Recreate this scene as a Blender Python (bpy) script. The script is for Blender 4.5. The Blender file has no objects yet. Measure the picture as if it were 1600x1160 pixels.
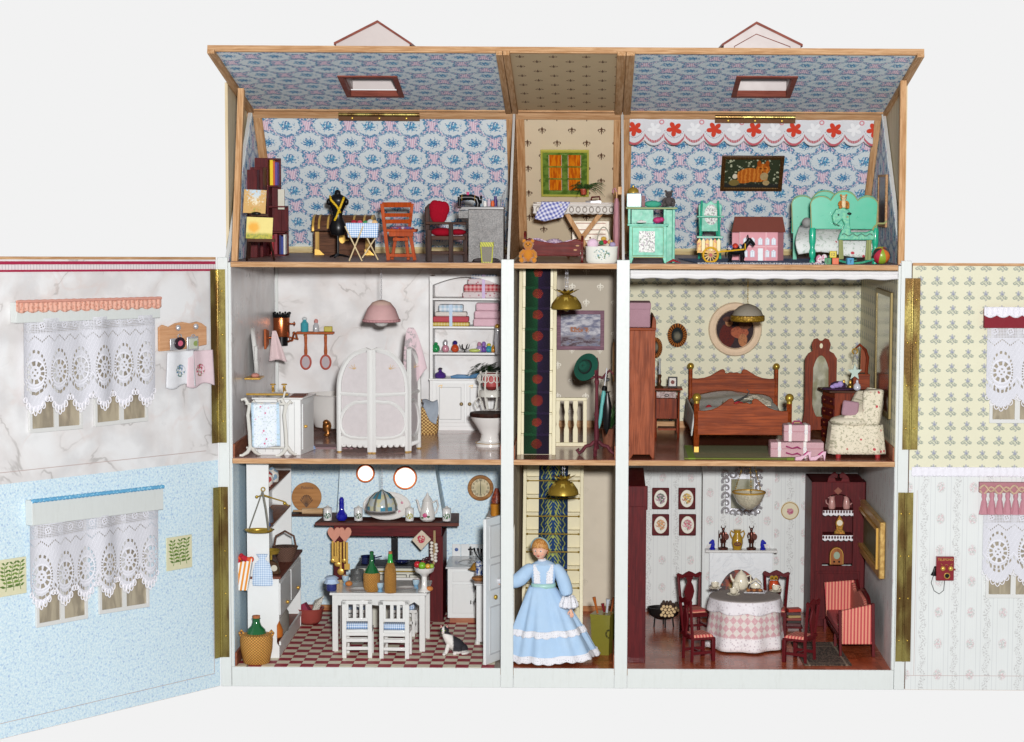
import bpy,bmesh,math,random
from math import sin,cos,pi,radians,sqrt,atan2,floor,tan,asin,exp
from mathutils import Vector,Matrix,Euler
import mathutils.noise as mnoise
random.seed(7)
C=bpy.context.scene.collection
SC=bpy.context.scene
S=0.001
# ---------------------------------------------------------------- camera
F_PX,PX0,PY0=3300.5,925.5,580.0
CAMP=Vector((586.6,-3303.2,794.6));PITCH=0.0873;ROLL=0.0053
cam=bpy.data.objects.new('camera',bpy.data.cameras.new('camera'));C.objects.link(cam)
cam.location=CAMP*S
_f=Vector((0,cos(PITCH),-sin(PITCH)));_u0=Vector((0,sin(PITCH),cos(PITCH)));_r0=Vector((1,0,0))
_r=_r0*cos(ROLL)+_u0*sin(ROLL);_u=_u0*cos(ROLL)-_r0*sin(ROLL)
cam.rotation_euler=Matrix((_r,_u,-_f)).transposed().to_euler()
cam.data.sensor_width=36;cam.data.lens=F_PX/1600*36
cam.data.shift_x=(800-PX0)/1600;cam.data.shift_y=0
cam.data.clip_start=0.05;cam.data.clip_end=60
SC.camera=cam
# ---------------------------------------------------------------- light
w=bpy.data.worlds.new("World");SC.world=w;w.use_nodes=True
w.node_tree.nodes['Background'].inputs[0].default_value=(0.93,0.97,1.0,1)
w.node_tree.nodes['Background'].inputs[1].default_value=0.31
fl_=bpy.data.lights.new('camera_flash','AREA');fl_.shape='DISK';fl_.size=0.10;fl_.energy=115;fl_.color=(1.0,0.985,0.97)
flo=bpy.data.objects.new('camera_flash',fl_);C.objects.link(flo)
flo.location=(CAMP+Vector((75,0,120)))*S
flo.rotation_euler=(Vector((540,0,520))-CAMP-Vector((75,0,120))).to_track_quat('-Z','Y').to_euler()
SC.view_settings.view_transform='Standard';SC.view_settings.look='None'
SC.view_settings.exposure=0;SC.view_settings.gamma=1
SC.cycles.max_bounces=7;SC.cycles.diffuse_bounces=4;SC.cycles.glossy_bounces=3;SC.cycles.transmission_bounces=5
SC.cycles.transparent_max_bounces=12;SC.cycles.caustics_reflective=False;SC.cycles.caustics_refractive=False
# ---------------------------------------------------------------- photograph pixel -> point in the place
def ray(px,py):
 d=_f*F_PX+_r*(px-PX0)-_u*(py-PY0)
 return d
def at(px,py,Y):
 d=ray(px,py);t=(Y-CAMP.y)/d.y
 return CAMP+d*t
def fl(px,py,Z):
 d=ray(px,py);t=(Z-CAMP.z)/d.z
 return CAMP+d*t
def atX(px,py,X):
 d=ray(px,py);t=(X-CAMP.x)/d.x
 return CAMP+d*t
def onplane(px,py,p0,n):
 d=ray(px,py);n=Vector(n);t=(Vector(p0)-CAMP).dot(n)/d.dot(n)
 return CAMP+d*t
def kk(Y):return(3303.2+Y)/F_PX
# ---------------------------------------------------------------- colour and node expressions
def lin(h):
 if isinstance(h,str):
  h=h.lstrip('#');c=[int(h[i:i+2],16)/255 for i in(0,2,4)]
 else:return tuple(h)
 return tuple(x/12.92 if x<=0.04045 else((x+0.055)/1.055)**2.4 for x in c)
TR=[None]
def node(t,**kw):
 n=TR[0].nodes.new(t)
 for k,v in kw.items():setattr(n,k,v)
 return n
def plug(s,v):
 if isinstance(v,X):TR[0].links.new(v.s,s)
 elif isinstance(v,(tuple,list,str)):
  c=lin(v);s.default_value=(*c[:3],1)if len(s.default_value)==4 else c[:3]
 else:
  s.default_value=v
def M_(op,*a,clamp=False):
 n=node('ShaderNodeMath',operation=op,use_clamp=clamp)
 for i,v in enumerate(a):plug(n.inputs[i],v)
 return X(n.outputs[0])
class X:
 def __init__(s,sock):s.s=sock
 def __add__(a,b):return M_('ADD',a,b)
 __radd__=__add__
 def __sub__(a,b):return M_('SUBTRACT',a,b)
 def __rsub__(a,b):return M_('SUBTRACT',b,a)
 def __mul__(a,b):return M_('MULTIPLY',a,b)
 __rmul__=__mul__
 def __truediv__(a,b):return M_('DIVIDE',a,b)
 def __neg__(a):return M_('MULTIPLY',a,-1.0)
def ab(a):return M_('ABSOLUTE',a)
def fl_or(a):return M_('FLOOR',a)
def fr(a):return M_('FRACT',a)
def mn(a,*b):
 for x in b:a=M_('MINIMUM',a,x)
 return a
def mx(a,*b):
 for x in b:a=M_('MAXIMUM',a,x)
 return a
def sn(a):return M_('SINE',a)
def sq(a):return M_('SQRT',a)
def at2(a,b):return M_('ARCTAN2',a,b)
def sm(x,a,b):
 n=node('ShaderNodeMapRange',interpolation_type='SMOOTHSTEP')
 plug(n.inputs['Value'],x);n.inputs['From Min'].default_value=min(a,b);n.inputs['From Max'].default_value=max(a,b)
 n.inputs['To Min'].default_value=0 if a<b else 1;n.inputs['To Max'].default_value=1 if a<b else 0
 return X(n.outputs['Result'])
def vec(x,y,z=0.0):
 n=node('ShaderNodeCombineXYZ')
 for i,v in enumerate((x,y,z)):plug(n.inputs[i],v)
 return X(n.outputs[0])
def coords():
 t=node('ShaderNodeTexCoord');s=node('ShaderNodeVectorMath',operation='SCALE');s.inputs['Scale'].default_value=1000
 TR[0].links.new(t.outputs['Object'],s.inputs[0]);q=node('ShaderNodeSeparateXYZ');TR[0].links.new(s.outputs[0],q.inputs[0])
 return X(s.outputs[0]),X(q.outputs[0]),X(q.outputs[1]),X(q.outputs[2])
def noise(v,size,detail=3,rough=.5,dist=0.0,col=False):
 n=node('ShaderNodeTexNoise');TR[0].links.new(v.s,n.inputs['Vector']);n.inputs['Scale'].default_value=1.0/size
 n.inputs['Detail'].default_value=detail;n.inputs['Roughness'].default_value=rough;n.inputs['Distortion'].default_value=dist
 return X(n.outputs['Color' if col else 'Fac'])
def voro(v,size,feature='F1',out='Distance',rnd=1.0):
 n=node('ShaderNodeTexVoronoi',feature=feature);TR[0].links.new(v.s,n.inputs['Vector']);n.inputs['Scale'].default_value=1.0/size
 n.inputs['Randomness'].default_value=rnd
 return X(n.outputs[out])
def vscale(v,x,y,z):
 n=node('ShaderNodeVectorMath',operation='MULTIPLY');TR[0].links.new(v.s,n.inputs[0]);n.inputs[1].default_value=(x,y,z);return X(n.outputs[0])
def vadd(v,b):
 n=node('ShaderNodeVectorMath',operation='ADD');TR[0].links.new(v.s,n.inputs[0]);plug(n.inputs[1],b);return X(n.outputs[0])
def mixc(f,a,b):
 n=node('ShaderNodeMix',data_type='RGBA');plug(n.inputs[0],f);plug(n.inputs[6],a);plug(n.inputs[7],b)
 return X(n.outputs[2])
def tone(c,f):
 n=node('ShaderNodeVectorMath',operation='SCALE');plug(n.inputs[0],c);plug(n.inputs['Scale'],f);return X(n.outputs[0])
def rgbsep(c):
 q=node('ShaderNodeSeparateColor');TR[0].links.new(c.s,q.inputs[0]);return X(q.outputs[0]),X(q.outputs[1]),X(q.outputs[2])
MATS={}
def mat(name,fn=None,color='888888',rough=.5,metal=0.0,spec=.5,var=.10,vs=9.0,bump=0.0,bs=1.2,coat=0.0,trans=0.0,ior=1.45,alpha=None,emit=None,es=1.0,sheen=0.0,ss=0.0):
 """fn(v,x,y,z) -> colour, or (colour, dict of height / alpha / rough); otherwise a colour with fine wear and grain."""
 if name in MATS:return MATS[name]
 m=bpy.data.materials.new(name);m.use_nodes=True;nt=m.node_tree;TR[0]=nt
 b=nt.nodes['Principled BSDF'];v,x,y,z=coords();ex={}
 if fn:
  c=fn(v,x,y,z)
  if isinstance(c,tuple)and len(c)==2 and isinstance(c[1],dict):c,ex=c
 else:c=color
 if var:
  n=noise(v,vs,4,.6);c=tone(c,n*(2*var)+(1-var))
 plug(b.inputs['Base Color'],c)
 r=ex.get('rough',rough)
 if not isinstance(r,X)and var and r>.08:r=noise(v,vs*.6,3)*.16+(r-.08)
 plug(b.inputs['Roughness'],r);b.inputs['Metallic'].default_value=metal
 if 'metal' in ex:plug(b.inputs['Metallic'],ex['metal'])
 b.inputs['Specular IOR Level'].default_value=spec;b.inputs['Coat Weight'].default_value=coat;b.inputs['Coat Roughness'].default_value=.08
 b.inputs['Transmission Weight'].default_value=trans;b.inputs['IOR'].default_value=ior
 b.inputs['Sheen Weight'].default_value=sheen
 if ss:b.inputs['Subsurface Weight'].default_value=ss;b.inputs['Subsurface Radius'].default_value=(.004,.002,.001)
 if emit is not None:plug(b.inputs['Emission Color'],emit);b.inputs['Emission Strength'].default_value=es
 a=ex.get('alpha',alpha)
 if a is not None:plug(b.inputs['Alpha'],a)
 h=ex.get('height')
 if h is None and bump:h=noise(v,bs,3,.6)
 if h is not None:
  n=node('ShaderNodeBump');n.inputs['Strength'].default_value=ex.get('bump',bump or.4);n.inputs['Distance'].default_value=.0006
  plug(n.inputs['Height'],h);nt.links.new(n.outputs[0],b.inputs['Normal'])
 MATS[name]=m
 return m
def pl(name,color,**k):return mat(name,color=color,**k)
def wood(name,c1,c2,axis='z',ring=3.0,rough=.42,coat=0.0,var=.06,**k):
 rough=max(rough+.16,.5);coat*=.15;k.setdefault('spec',.16)
 def fn(v,x,y,z):
  s={'x':(.06,1,1),'y':(1,.06,1),'z':(1,1,.06)}[axis]
  w_=vscale(v,*s);n=noise(w_,ring,5,.65,.6);n2=noise(w_,ring*4,3)
  g=sm(n*.7+n2*.3,.36,.62)
  return mixc(g,c1,c2),{'height':n,'bump':.12}
 return mat(name,fn,rough=rough,coat=coat,var=var,vs=25,**k)
# ---------------------------------------------------------------- mesh builder
class MB:
 def __init__(s):s.v=[];s.f=[];s.M=None
 def add(s,vs,fs):
  o=len(s.v)
  if s.M is not None:vs=[tuple(s.M@Vector(p))for p in vs]
  s.v+=[tuple(p)for p in vs];s.f+=[tuple(i+o for i in f)for f in fs];return s
 def box(s,x0,x1,y0,y1,z0,z1):
  return s.add([(x0,y0,z0),(x1,y0,z0),(x1,y1,z0),(x0,y1,z0),(x0,y0,z1),(x1,y0,z1),(x1,y1,z1),(x0,y1,z1)],
                     [(0,3,2,1),(4,5,6,7),(0,1,5,4),(1,2,6,5),(2,3,7,6),(3,0,4,7)])
 def hexa(s,lo,hi):
  n=len(lo)
  return s.add(list(lo)+list(hi),[tuple(range(n))[::-1],tuple(range(n,2*n))]+[(i,(i+1)%n,n+(i+1)%n,n+i)for i in range(n)])
 def prism(s,pts,a0,a1,axis='y'):
  q={'y':lambda p,a:(p[0],a,p[1]),'x':lambda p,a:(a,p[0],p[1]),'z':lambda p,a:(p[0],p[1],a)}[axis]
  return s.hexa([q(p,a0)for p in pts],[q(p,a1)for p in pts])
 def frame(s,outer,inner,a0,a1,axis='y'):
  n=len(outer);q={'y':lambda p,a:(p[0],a,p[1]),'x':lambda p,a:(a,p[0],p[1]),'z':lambda p,a:(p[0],p[1],a)}[axis]
  vs=[q(p,a0)for p in outer]+[q(p,a0)for p in inner]+[q(p,a1)for p in outer]+[q(p,a1)for p in inner];f=[]
  for i in range(n):
   j=(i+1)%n
   f+=[(i,j,n+j,n+i),(2*n+i,3*n+i,3*n+j,2*n+j),(i,2*n+i,2*n+j,j),(n+i,n+j,3*n+j,3*n+i)]
  return s.add(vs,f)
 def tube(s,pts,r,n=8,closed=False,flat=1.0):
  P=[Vector(p)for p in pts];m=len(P);R=r if isinstance(r,(list,tuple))else[r]*m
  vs=[];up=None
  for i,p in enumerate(P):
   a=P[i-1]if(i or closed)else p;b=P[(i+1)%m]if(i<m-1 or closed)else p
   t=(b-a).normalized()if(b-a).length>1e-9 else Vector((0,0,1))
   if up is None:up=Vector((0,1,0))if abs(t.y)<.9 else Vector((1,0,0))
   u=(up-t*up.dot(t)).normalized();w_=t.cross(u);up=u
   for k in range(n):
    an=2*pi*k/n;vs.append(p+(u*cos(an)+w_*sin(an)*flat)*R[i])
  f=[]
  for i in range(m if closed else m-1):
   for k in range(n):
    a,b=i*n+k,i*n+(k+1)%n;c,d=((i+1)%m)*n+(k+1)%n,((i+1)%m)*n+k
    f.append((a,b,c,d))
  if not closed:f+=[tuple(range(n))[::-1],tuple(range((m-1)*n,m*n))]
  return s.add(vs,f)
 def cyl(s,p0,p1,r0,r1=None,n=14):return s.tube([p0,p1],[r0,r0 if r1 is None else r1],n)
 def lathe(s,prof,n=22,c=(0,0,0),sx=1,sy=1,flute=0,fa=.1,caps=True):
  vs=[]
  for r,z in prof:
   for k in range(n):
    a=2*pi*k/n;rr=r*(1+(fa*cos(flute*a)if flute else 0));vs.append((c[0]+rr*cos(a)*sx,c[1]+rr*sin(a)*sy,c[2]+z))
  m=len(prof);f=[(i*n+k,i*n+(k+1)%n,(i+1)*n+(k+1)%n,(i+1)*n+k)for i in range(m-1)for k in range(n)]
  if caps:f+=[tuple(range(n))[::-1],tuple(range((m-1)*n,m*n))]
  return s.add(vs,f)
 def ball(s,c,r,n=12,m=8):
  r=(r,r,r)if not isinstance(r,(tuple,list))else r
  vs=[(c[0],c[1],c[2]-r[2])]
  for i in range(1,m):
   t=-pi/2+pi*i/m
   for k in range(n):a=2*pi*k/n;vs.append((c[0]+r[0]*cos(t)*cos(a),c[1]+r[1]*cos(t)*sin(a),c[2]+r[2]*sin(t)))
  vs.append((c[0],c[1],c[2]+r[2]));L=len(vs)-1;f=[]
  for k in range(n):
   j=(k+1)%n;f.append((0,1+j,1+k));f.append((L,L-n+k,L-n+j))
   for i in range(m-2):f.append((1+i*n+k,1+i*n+j,1+(i+1)*n+j,1+(i+1)*n+k))
  return s.add(vs,f)
 def sheet(s,f,nu,nv,closed=False):
  vs=[f(i/nu,j/nv)for j in range(nv+1)for i in range(nu+1)]
  return s.add(vs,[(j*(nu+1)+i,j*(nu+1)+i+1,(j+1)*(nu+1)+i+1,(j+1)*(nu+1)+i)for j in range(nv)for i in range(nu)])
 def torus(s,c,R,r,axis='y',n=24,m=8,sx=1,sz=1):
  q={'y':lambda a:(c[0]+R*cos(a)*sx,c[1],c[2]+R*sin(a)*sz),'z':lambda a:(c[0]+R*cos(a)*sx,c[1]+R*sin(a)*sz,c[2]),'x':lambda a:(c[0],c[1]+R*cos(a)*sx,c[2]+R*sin(a)*sz)}[axis]
  return s.tube([q(2*pi*i/n)for i in range(n)],r,m,closed=True)
 def rot(s,deg,axis='Z',c=(0,0,0)):
  s.M=Matrix.Translation(c)@Matrix.Rotation(radians(deg),4,axis)@Matrix.Translation([-q for q in c]);return s
 def end(s):s.M=None;return s
K=[1.0]
def build(mb,name,m,parent=None,bev=0.0,ang=38,solid=0.0,k=None,sub=0,flat=False):
 me=bpy.data.meshes.new(name);q=S*(K[0]if k is None else k)
 me.from_pydata([(a*q,b*q,c*q)for a,b,c in mb.v],[],mb.f)
 bm=bmesh.new();bm.from_mesh(me);bmesh.ops.recalc_face_normals(bm,faces=bm.faces);bm.to_mesh(me);bm.free()
 if not flat:
  for p in me.polygons:p.use_smooth=True
  me.set_sharp_from_angle(angle=radians(ang))
 if m:me.materials.append(m)
 o=bpy.data.objects.new(name,me);C.objects.link(o)
 if parent:o.parent=parent
 if solid:
  d=o.modifiers.new('Solidify','SOLIDIFY');d.thickness=solid*q;d.offset=0
 if bev:
  d=o.modifiers.new('Bevel','BEVEL');d.width=bev*q;d.segments=2;d.limit_method='ANGLE';d.angle_limit=radians(35)
 if sub:
  d=o.modifiers.new('Subsurf','SUBSURF');d.levels=sub;d.render_levels=sub
 return o
def tag(o,label=None,cat=None,group=None,kind=None):
 for a,b in(('label',label),('category',cat),('group',group),('kind',kind)):
  if b:o[a]=b
 return o
def thing(name,label,cat,loc,rz=0,group=None,rx=0,ry=0,k=None):
 o=bpy.data.objects.new(name,None);C.objects.link(o);o.empty_display_size=.01
 o.location=Vector(loc)*S;o.rotation_euler=(radians(rx),radians(ry),radians(rz));tag(o,label,cat,group)
 K[0]=kk(loc[1])if k is None else k
 return o
def solo(mb,name,m,label,cat,loc,rz=0,group=None,rx=0,ry=0,k=None,**kw):
 K[0]=kk(loc[1])if k is None else k
 o=build(mb,name,m,**kw);o.location=Vector(loc)*S;o.rotation_euler=(radians(rx),radians(ry),radians(rz));return tag(o,label,cat,group)
def dup(root,loc,rz=None,label=None,group=None):
 def cp(o,par):
  c=o.copy();C.objects.link(c)
  if par:c.parent=par
  for ch in o.children:cp(ch,c)
  return c
 r=cp(root,None);r.location=Vector(loc)*S
 if rz is not None:r.rotation_euler[2]=radians(rz)
 if label:r['label']=label
 if group:r['group']=group
 return r
def B(*a):return MB().box(*a)
def arc(cx,cy,rx,ry,a0,a1,n):return[(cx+rx*cos(radians(a0+(a1-a0)*i/n)),cy+ry*sin(radians(a0+(a1-a0)*i/n)))for i in range(n+1)]
def ell(cx,cy,rx,ry,n=28):return arc(cx,cy,rx,ry,0,360,n)[:-1]
def text(body,size,m,parent,loc,ext=.2,rx=90,name='lettering',sx=1.0,rz=0,ry=0):
 cu=bpy.data.curves.new(name,'FONT');cu.body=body;cu.size=size*S*K[0];cu.extrude=ext*S*K[0];cu.align_x='CENTER';cu.align_y='CENTER'
 cu.resolution_u=2;cu.materials.append(m);o=bpy.data.objects.new(name,cu);C.objects.link(o);o.parent=parent
 dg=bpy.context.evaluated_depsgraph_get();me=bpy.data.meshes.new_from_object(o.evaluated_get(dg));bpy.data.objects.remove(o);me.name=name
 o=bpy.data.objects.new(name,me);C.objects.link(o);o.parent=parent
 o.location=Vector(loc)*S*K[0];o.rotation_euler=(radians(rx),radians(ry),radians(rz));o.scale=(sx,1,1);return o
# ---------------------------------------------------------------- printed papers, woods, cloths
def cells(u,v,pu,pv,stag=True):
 """staggered lattice: local coordinates within the nearest cell, and the row number"""
 row=fl_or(v/pv);off=(fr(row*.5)*2*.5*pu)if stag else 0.0
 lu=(fr((u+off)/pu)-.5)*pu;lv=(fr(v/pv)-.5)*pv
 return lu,lv
def toile(u,v):
 a=None
 def med(lu,lv):
  w_=noise(vec(u,v),7,2)*5-2.5
  return sq(lu*lu+lv*lv*1.25)+w_
 pu,pv=70.0,72.0
 l1u,l1v=(fr(u/pu)-.5)*pu,(fr(v/pv)-.5)*pv
 l2u,l2v=(fr(u/pu+.5)-.5)*pu,(fr(v/pv+.5)-.5)*pv
 pick=sm(sq(l1u*l1u+l1v*l1v*1.2)-sq(l2u*l2u+l2v*l2v*1.2),-.01,.01)
 lu=l1u+(l2u-l1u)*pick;lv=l1v+(l2v-l1v)*pick
 d=med(lu,lv)
 P=vec(lu,lv,pick*3)
 stripes=sm(sn(u*2.1),-.1,.4)
 ground=mixc(stripes,'ece0ea','d8abc4')
 inside=sm(d+sn(at2(lv,lu)*9)*1.3,26.5,25)
 c=mixc(inside,ground,'dbe4e8')
 leaf=sm(noise(P,3.6,3,.6),.46,.53)
 dr=d+sn(at2(lv,lu)*9)*1.3;ring=sm(dr,21,23.5)*sm(dr,31.5,29)*leaf
 c=mixc(ring,c,mixc(noise(P,5),'5a9cbc','4a76a8'))
 bq=sq(lu*lu*.8+(lv+1)*(lv+1)*1.3)
 spray=sm(noise(vadd(P,(9,4,0)),3.6,2,.6)+(12-bq)*.022,.56,.61)*sm(bq,17,15)
 c=mixc(spray,c,mixc(sm(noise(P,2.2,1),.42,.58),'6fb4d4','2a5c9c'))
 pk=sm(voro(P,6.5),.17,.11)*sm(d,22,26)*sm(d,34,30)
 c=mixc(pk*.8,c,'7a4f96')
 return c
def fleur_mask(lu,lv):
 x=ab(lu)
 lob=mn(sm(x-(1.7-ab(lv-2.2)*.42),.4,-.1),1.0)
 stem=sm(x-.75+ab(lv+3)*.1,.3,-.2)*sm(ab(lv+2.6),4.0,3.4)
 bar=sm(ab(lv+1),.75,.35)*sm(x,2.9,2.5)
 ex,ey=x-2.6,lv-.6
 r=sq(ex*ex+ey*ey)
 curl=sm(ab(r-1.9),.95,.45)*sm(ex+ey*.9,-.9,-.4)
 f2=sm(x-2.2,-.2,.2)*sm(x,3.3,2.9)*sm(ab(lv+3.1),1.0,.5)
 return mx(lob,stem,bar,curl,f2)
def fleur(u,v,pu,pv,ink,paper,s=1.0):
 h=pv*2
 a=((fr(u/pu)-.5)*pu,(fr(v/h)-.5)*h);b=((fr(u/pu+.5)-.5)*pu,(fr(v/h+.5)-.5)*h)
 m=mx(fleur_mask(a[0]/s,a[1]/s),fleur_mask(b[0]/s,b[1]/s))
 return mixc(m,mixc(noise(vec(u,v),20,3),paper,tuple(x*.93 for x in lin(paper))),ink)
def marble(u,v):
 P=vec(u,v);n1=noise(P,150,5,.5,.5);n2=noise(vadd(P,(300,40,0)),110,5,.5,.5)
 vein=sm(ab(n1-.5),.012,.0)*sm(noise(P,60,2),.42,.62)
 vein2=sm(ab(n2-.5),.03,.0)*sm(noise(vadd(P,(50,90,0)),110,2),.42,.62)
 haze_=sm(ab(n1-.5),.09,.0)
 c=mixc(sm(noise(vadd(P,(70,10,0)),75,4,.5),.42,.62)*.75,'e2e2e3','cbcacb');c=mixc(haze_*.35,c,'cdc4c0');c=mixc(vein*.6,c,'9c9895');c=mixc(vein2*.3,c,'d2c0ba')
 return c
def sprig(u,v):
 pu,pv=25.5,22.8;lu,lv=(fr(u/pu)-.5)*pu,(fr(v/pv)-.5)*pv
 r=sq(lu*lu+lv*lv);P=vec(lu,lv)
 n=noise(vadd(P,(3,7,0)),2.6,3,.7)
 shape=sm(ab(lu)*.8+ab(lv+2.2)*1.0-4.0,3.0,1.6)
 side=sm(sq((ab(lu)-5.6)*(ab(lu)-5.6)*.7+(lv+3.4)*(lv+3.4)*1.3),3.4,2.4);tips=sm(sq((ab(lu)-3.4)*(ab(lu)-3.4)+(lv-5)*(lv-5)),1.7,1.0)
 leaf=mx(shape*sm(n,.45,.51),side*sm(n,.43,.49),tips*.8)
 fx=sq(lu*lu+(lv-3.2)*(lv-3.2));flw=sm(fx+(n-.5)*9,2.9,2.1);up=sm(sq(lu*lu+(lv-6.8)*(lv-6.8)),1.8,1.0)
 base=mixc(noise(vec(u,v),3,2)*.5,'d5d2b9','ccc9ae')
 return mixc(mx(flw*.7,up*.55),mixc(leaf*.85,base,mixc(sm(n,.55,.62),'7d897c','8a8698')),'7a80a0')
def bluefloral(u,v,dark=0.0):
 P=vec(u,v);n=noise(P,3.1,3,.6);m=noise(vadd(P,(40,3,0)),4.4,3,.65)
 c=mixc(sm(n,.42,.60),'c3dae6','d8e7ec');c=mixc(sm(m,.53,.62)*.5,c,'93b4d8');return mixc(sm(voro(P,9),.24,.1)*.5,c,'7f9fcc')
def rosestripe(u,v):
 p=51.0;lu=(fr(u/p)-.5)*p;P=vec(u,v);n=noise(P,2.6,4,.7)
 base=mixc(sm(sn(u*2.4),.3,.9)*.25,'d3d6d5','c4c7c6')
 line=mx(sm(ab(ab(lu)-9.5),.55,.2),sm(ab(ab(lu)-25),.5,.2)*0,sm(ab(ab(lu)-16.5),.5,.15))
 c=mixc(line*.5,base,'a9abb0')
 gar=sm(ab(lu+sn(v*.22)*2.2),5.2,4.0)*sm(n,.50,.56)
 c=mixc(gar*.62,c,mixc(noise(P,6),'9c8f94','9fa6a2'))
 ru=(fr(u/p+.5)-.5)*p;rv=(fr(v/50)-.5)*50;r=sq(ru*ru+rv*rv*.6)
 ro=sm(r+(n-.5)*14,7.6,6.0)*sm(n,.43,.52);c=mixc(ro*.55,c,mixc(sm(noise(P,4),.45,.55),'c48d96','8f9a94'))
 return c
def paper(name,f,axes='xz',rough=.6,**k):
 ix={'x':0,'y':1,'z':2}
 def fn(v,*c):return f(c[ix[axes[0]]],c[ix[axes[1]]])
 return mat(name,fn,rough=rough,var=.055,vs=95,**k)
def check(u,v,p,c1,c2,mid=None):
 a=sm(sn(u*(2*pi/p)),-.2,.2);b=sm(sn(v*(2*pi/p)),-.2,.2)
 return mixc((a+b)*.5,c1,c2)
def planks(u,v,pw,plen,c1,c2,c3):
 row=fl_or(v/pw);uu=u/plen+fr(row*.37)*3
 idn=noise(vec(row*7.3,fl_or(uu)*5.1),1.0,0);g=noise(vec(u*.08,v*1.1),2.2,4,.65,.5)
 c=mixc(sm(idn,.35,.65),c1,c2);c=mixc(sm(g,.4,.7)*.55,c,c3)
 gap=mx(sm(ab(fr(v/pw)-.5),.485,.5),sm(ab(fr(uu)-.5),.493,.5))
 return mixc(gap*.6,c,'2a1510')
def parquet(u,v,p,c1,c2,c3):
 a=fl_or(u/p);b=fl_or(v/p);par=sm(fr((a+b)*.5),.2,.3)
 s1=fl_or(fr(u/p)*4);s2=fl_or(fr(v/p)*4);st=s1+(s2-s1)*par
 idn=noise(vec(a*3.1+st*1.7,b*5.3+par*2),1.0,0);g=noise(vec(u,v),6,4,.6,.8)
 e=mx(sm(ab(fr(u/p)-.5),.48,.5),sm(ab(fr(v/p)-.5),.48,.5))
 c=mixc(sm(idn,.35,.65),c1,c2);c=mixc(sm(g,.45,.7)*.5,c,c3);return mixc(e*.35,c,'30120c')
white=mat('white_paint',lambda v,x,y,z:(mixc(sm(noise(vscale(v,1,1,.12),5,4,.7),.5,.75)*.5,'ced2d0','c3c6c2'),{'height':noise(vscale(v,1,1,.1),2.2,3),'bump':.25}),rough=.45,var=.03)
white_g=pl('white_gloss_paint','d2d2d0',rough=.25,var=.03,coat=.3)
ivory=pl('ivory_paint','d8cfae',rough=.4,var=.05)
gold=pl('gilt','cfa550',rough=.32,metal=.5,var=.12,vs=2)
brass=mat('polished_brass',lambda v,x,y,z:mixc(sm(noise(vscale(v,1,1,.25),26,3),.42,.62),'bfae66','80633a'),rough=.22,metal=.9,var=.1,vs=3,bump=.15,bs=1.5)
brass2=pl('old_brass','b0923c',rough=.3,metal=.6,var=.12,vs=2.5)
silver=pl('silver_metal','cdcdd2',rough=.28,metal=.6,var=.15,vs=1.6)
copper=pl('copper_metal','b5653e',rough=.25,metal=.85,var=.1,vs=5)
black=pl('black_paint','101012',rough=.3,spec=.3,var=.1)
blackmetal=pl('black_iron','1e1c1b',rough=.45,metal=.3,var=.15)
oak=wood('pale_oak','cda47a','a97c52','z',2.2,.5)
oak_x=wood('pale_oak_edge','c8a27c','aa7f58','x',2.2,.5)
oak_y=wood('pale_oak_side','c8a27c','a67a50','y',2.2,.5)
pine=wood('pine_strip','e3d3a6','d0ba86','x',1.8,.5)
maho=wood('mahogany','86381a','5c2210','z',2.5,.28,.25)
maho_x=wood('mahogany_across','8c3f1e','642812','x',2.5,.28,.25)
darkred=wood('dark_red_wood','5e191c','481216','z',2.5,.3,.2)
darkred_x=wood('dark_red_wood_across','641a1e','481216','x',2.5,.3,.2)
walnut=wood('walnut','3c2119','22120d','z',2,.35,.15)
walnut_x=wood('walnut_across','53311f','341d14','x',2,.35,.15)
orangewood=wood('orange_wood','b24c1a','96390d','z',3,.35,.1)
teal=mat('teal_paint',lambda v,x,y,z:mixc(sm(noise(v,16,4,.6),.42,.62),'1f987a','3bac8c'),rough=.4,coat=.12,var=.05)
teal_d=pl('teal_paint_deep','249a7c',rough=.3,coat=.2)
teal_gold=pl('rubbed_gold_edge','8f9460',rough=.6)
straw=mat('wicker',lambda v,x,y,z:(mixc(sm(sn(at2(y,x)*14+sm(sn(z*1.1),-.05,.05)*pi)*.6+noise(v,3)*.8-.1,-.2,.7),'7e5420','dcb878'),{'height':sn(at2(y,x)*14+sm(sn(z*1.1),-.05,.05)*pi),'bump':1.0}),rough=.6,var=.12,vs=3)
tile_red=pl('red_tile_paint','9c2e3c',rough=.5,spec=.2,var=.05);tile_cream=pl('cream_tile_paint','e2d9c2',rough=.5,spec=.2,var=.05)
glass_g=pl('green_glass','0f5a2c',rough=.08,spec=.8,var=.05,coat=.6);glass_b=pl('cobalt_glass','1a1f9e',rough=.08,spec=.8,var=.05,coat=.6)
glass_clear=mat('clear_glass',color='e8ecee',rough=.04,trans=.9,var=0,spec=.6)
mirror=mat('mirror_glass',lambda v,x,y,z:mixc(sm(noise(vscale(v,1,1,.4),16,3),.4,.62),'a8a694','8a876c'),rough=.2,metal=.45,var=.1,vs=20)
china=pl('white_china','d8d6d3',rough=.15,coat=.5,var=.02)
cream_china=pl('cream_china','dcd4c0',rough=.15,coat=.5,var=.03)
cloth_w=pl('white_cloth','d8d6d6',rough=.85,var=.04,bump=.3,bs=.9)
skin=pl('skin_bisque','dfae94',rough=.5,var=.03,ss=.15)
red_cloth=pl('crimson_velvet','8e0f22',rough=.95,spec=.1,var=.2,vs=4,bump=.3,bs=1.2)
ging=mat('blue_gingham',lambda v,x,y,z:check(x,z,3.4,'e4eaf2','6f9bce'),rough=.85,var=.03)
ging_xy=mat('blue_gingham_flat',lambda v,x,y,z:check(x,y,3.4,'e4eaf2','6f9bce'),rough=.85,var=.03)
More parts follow.
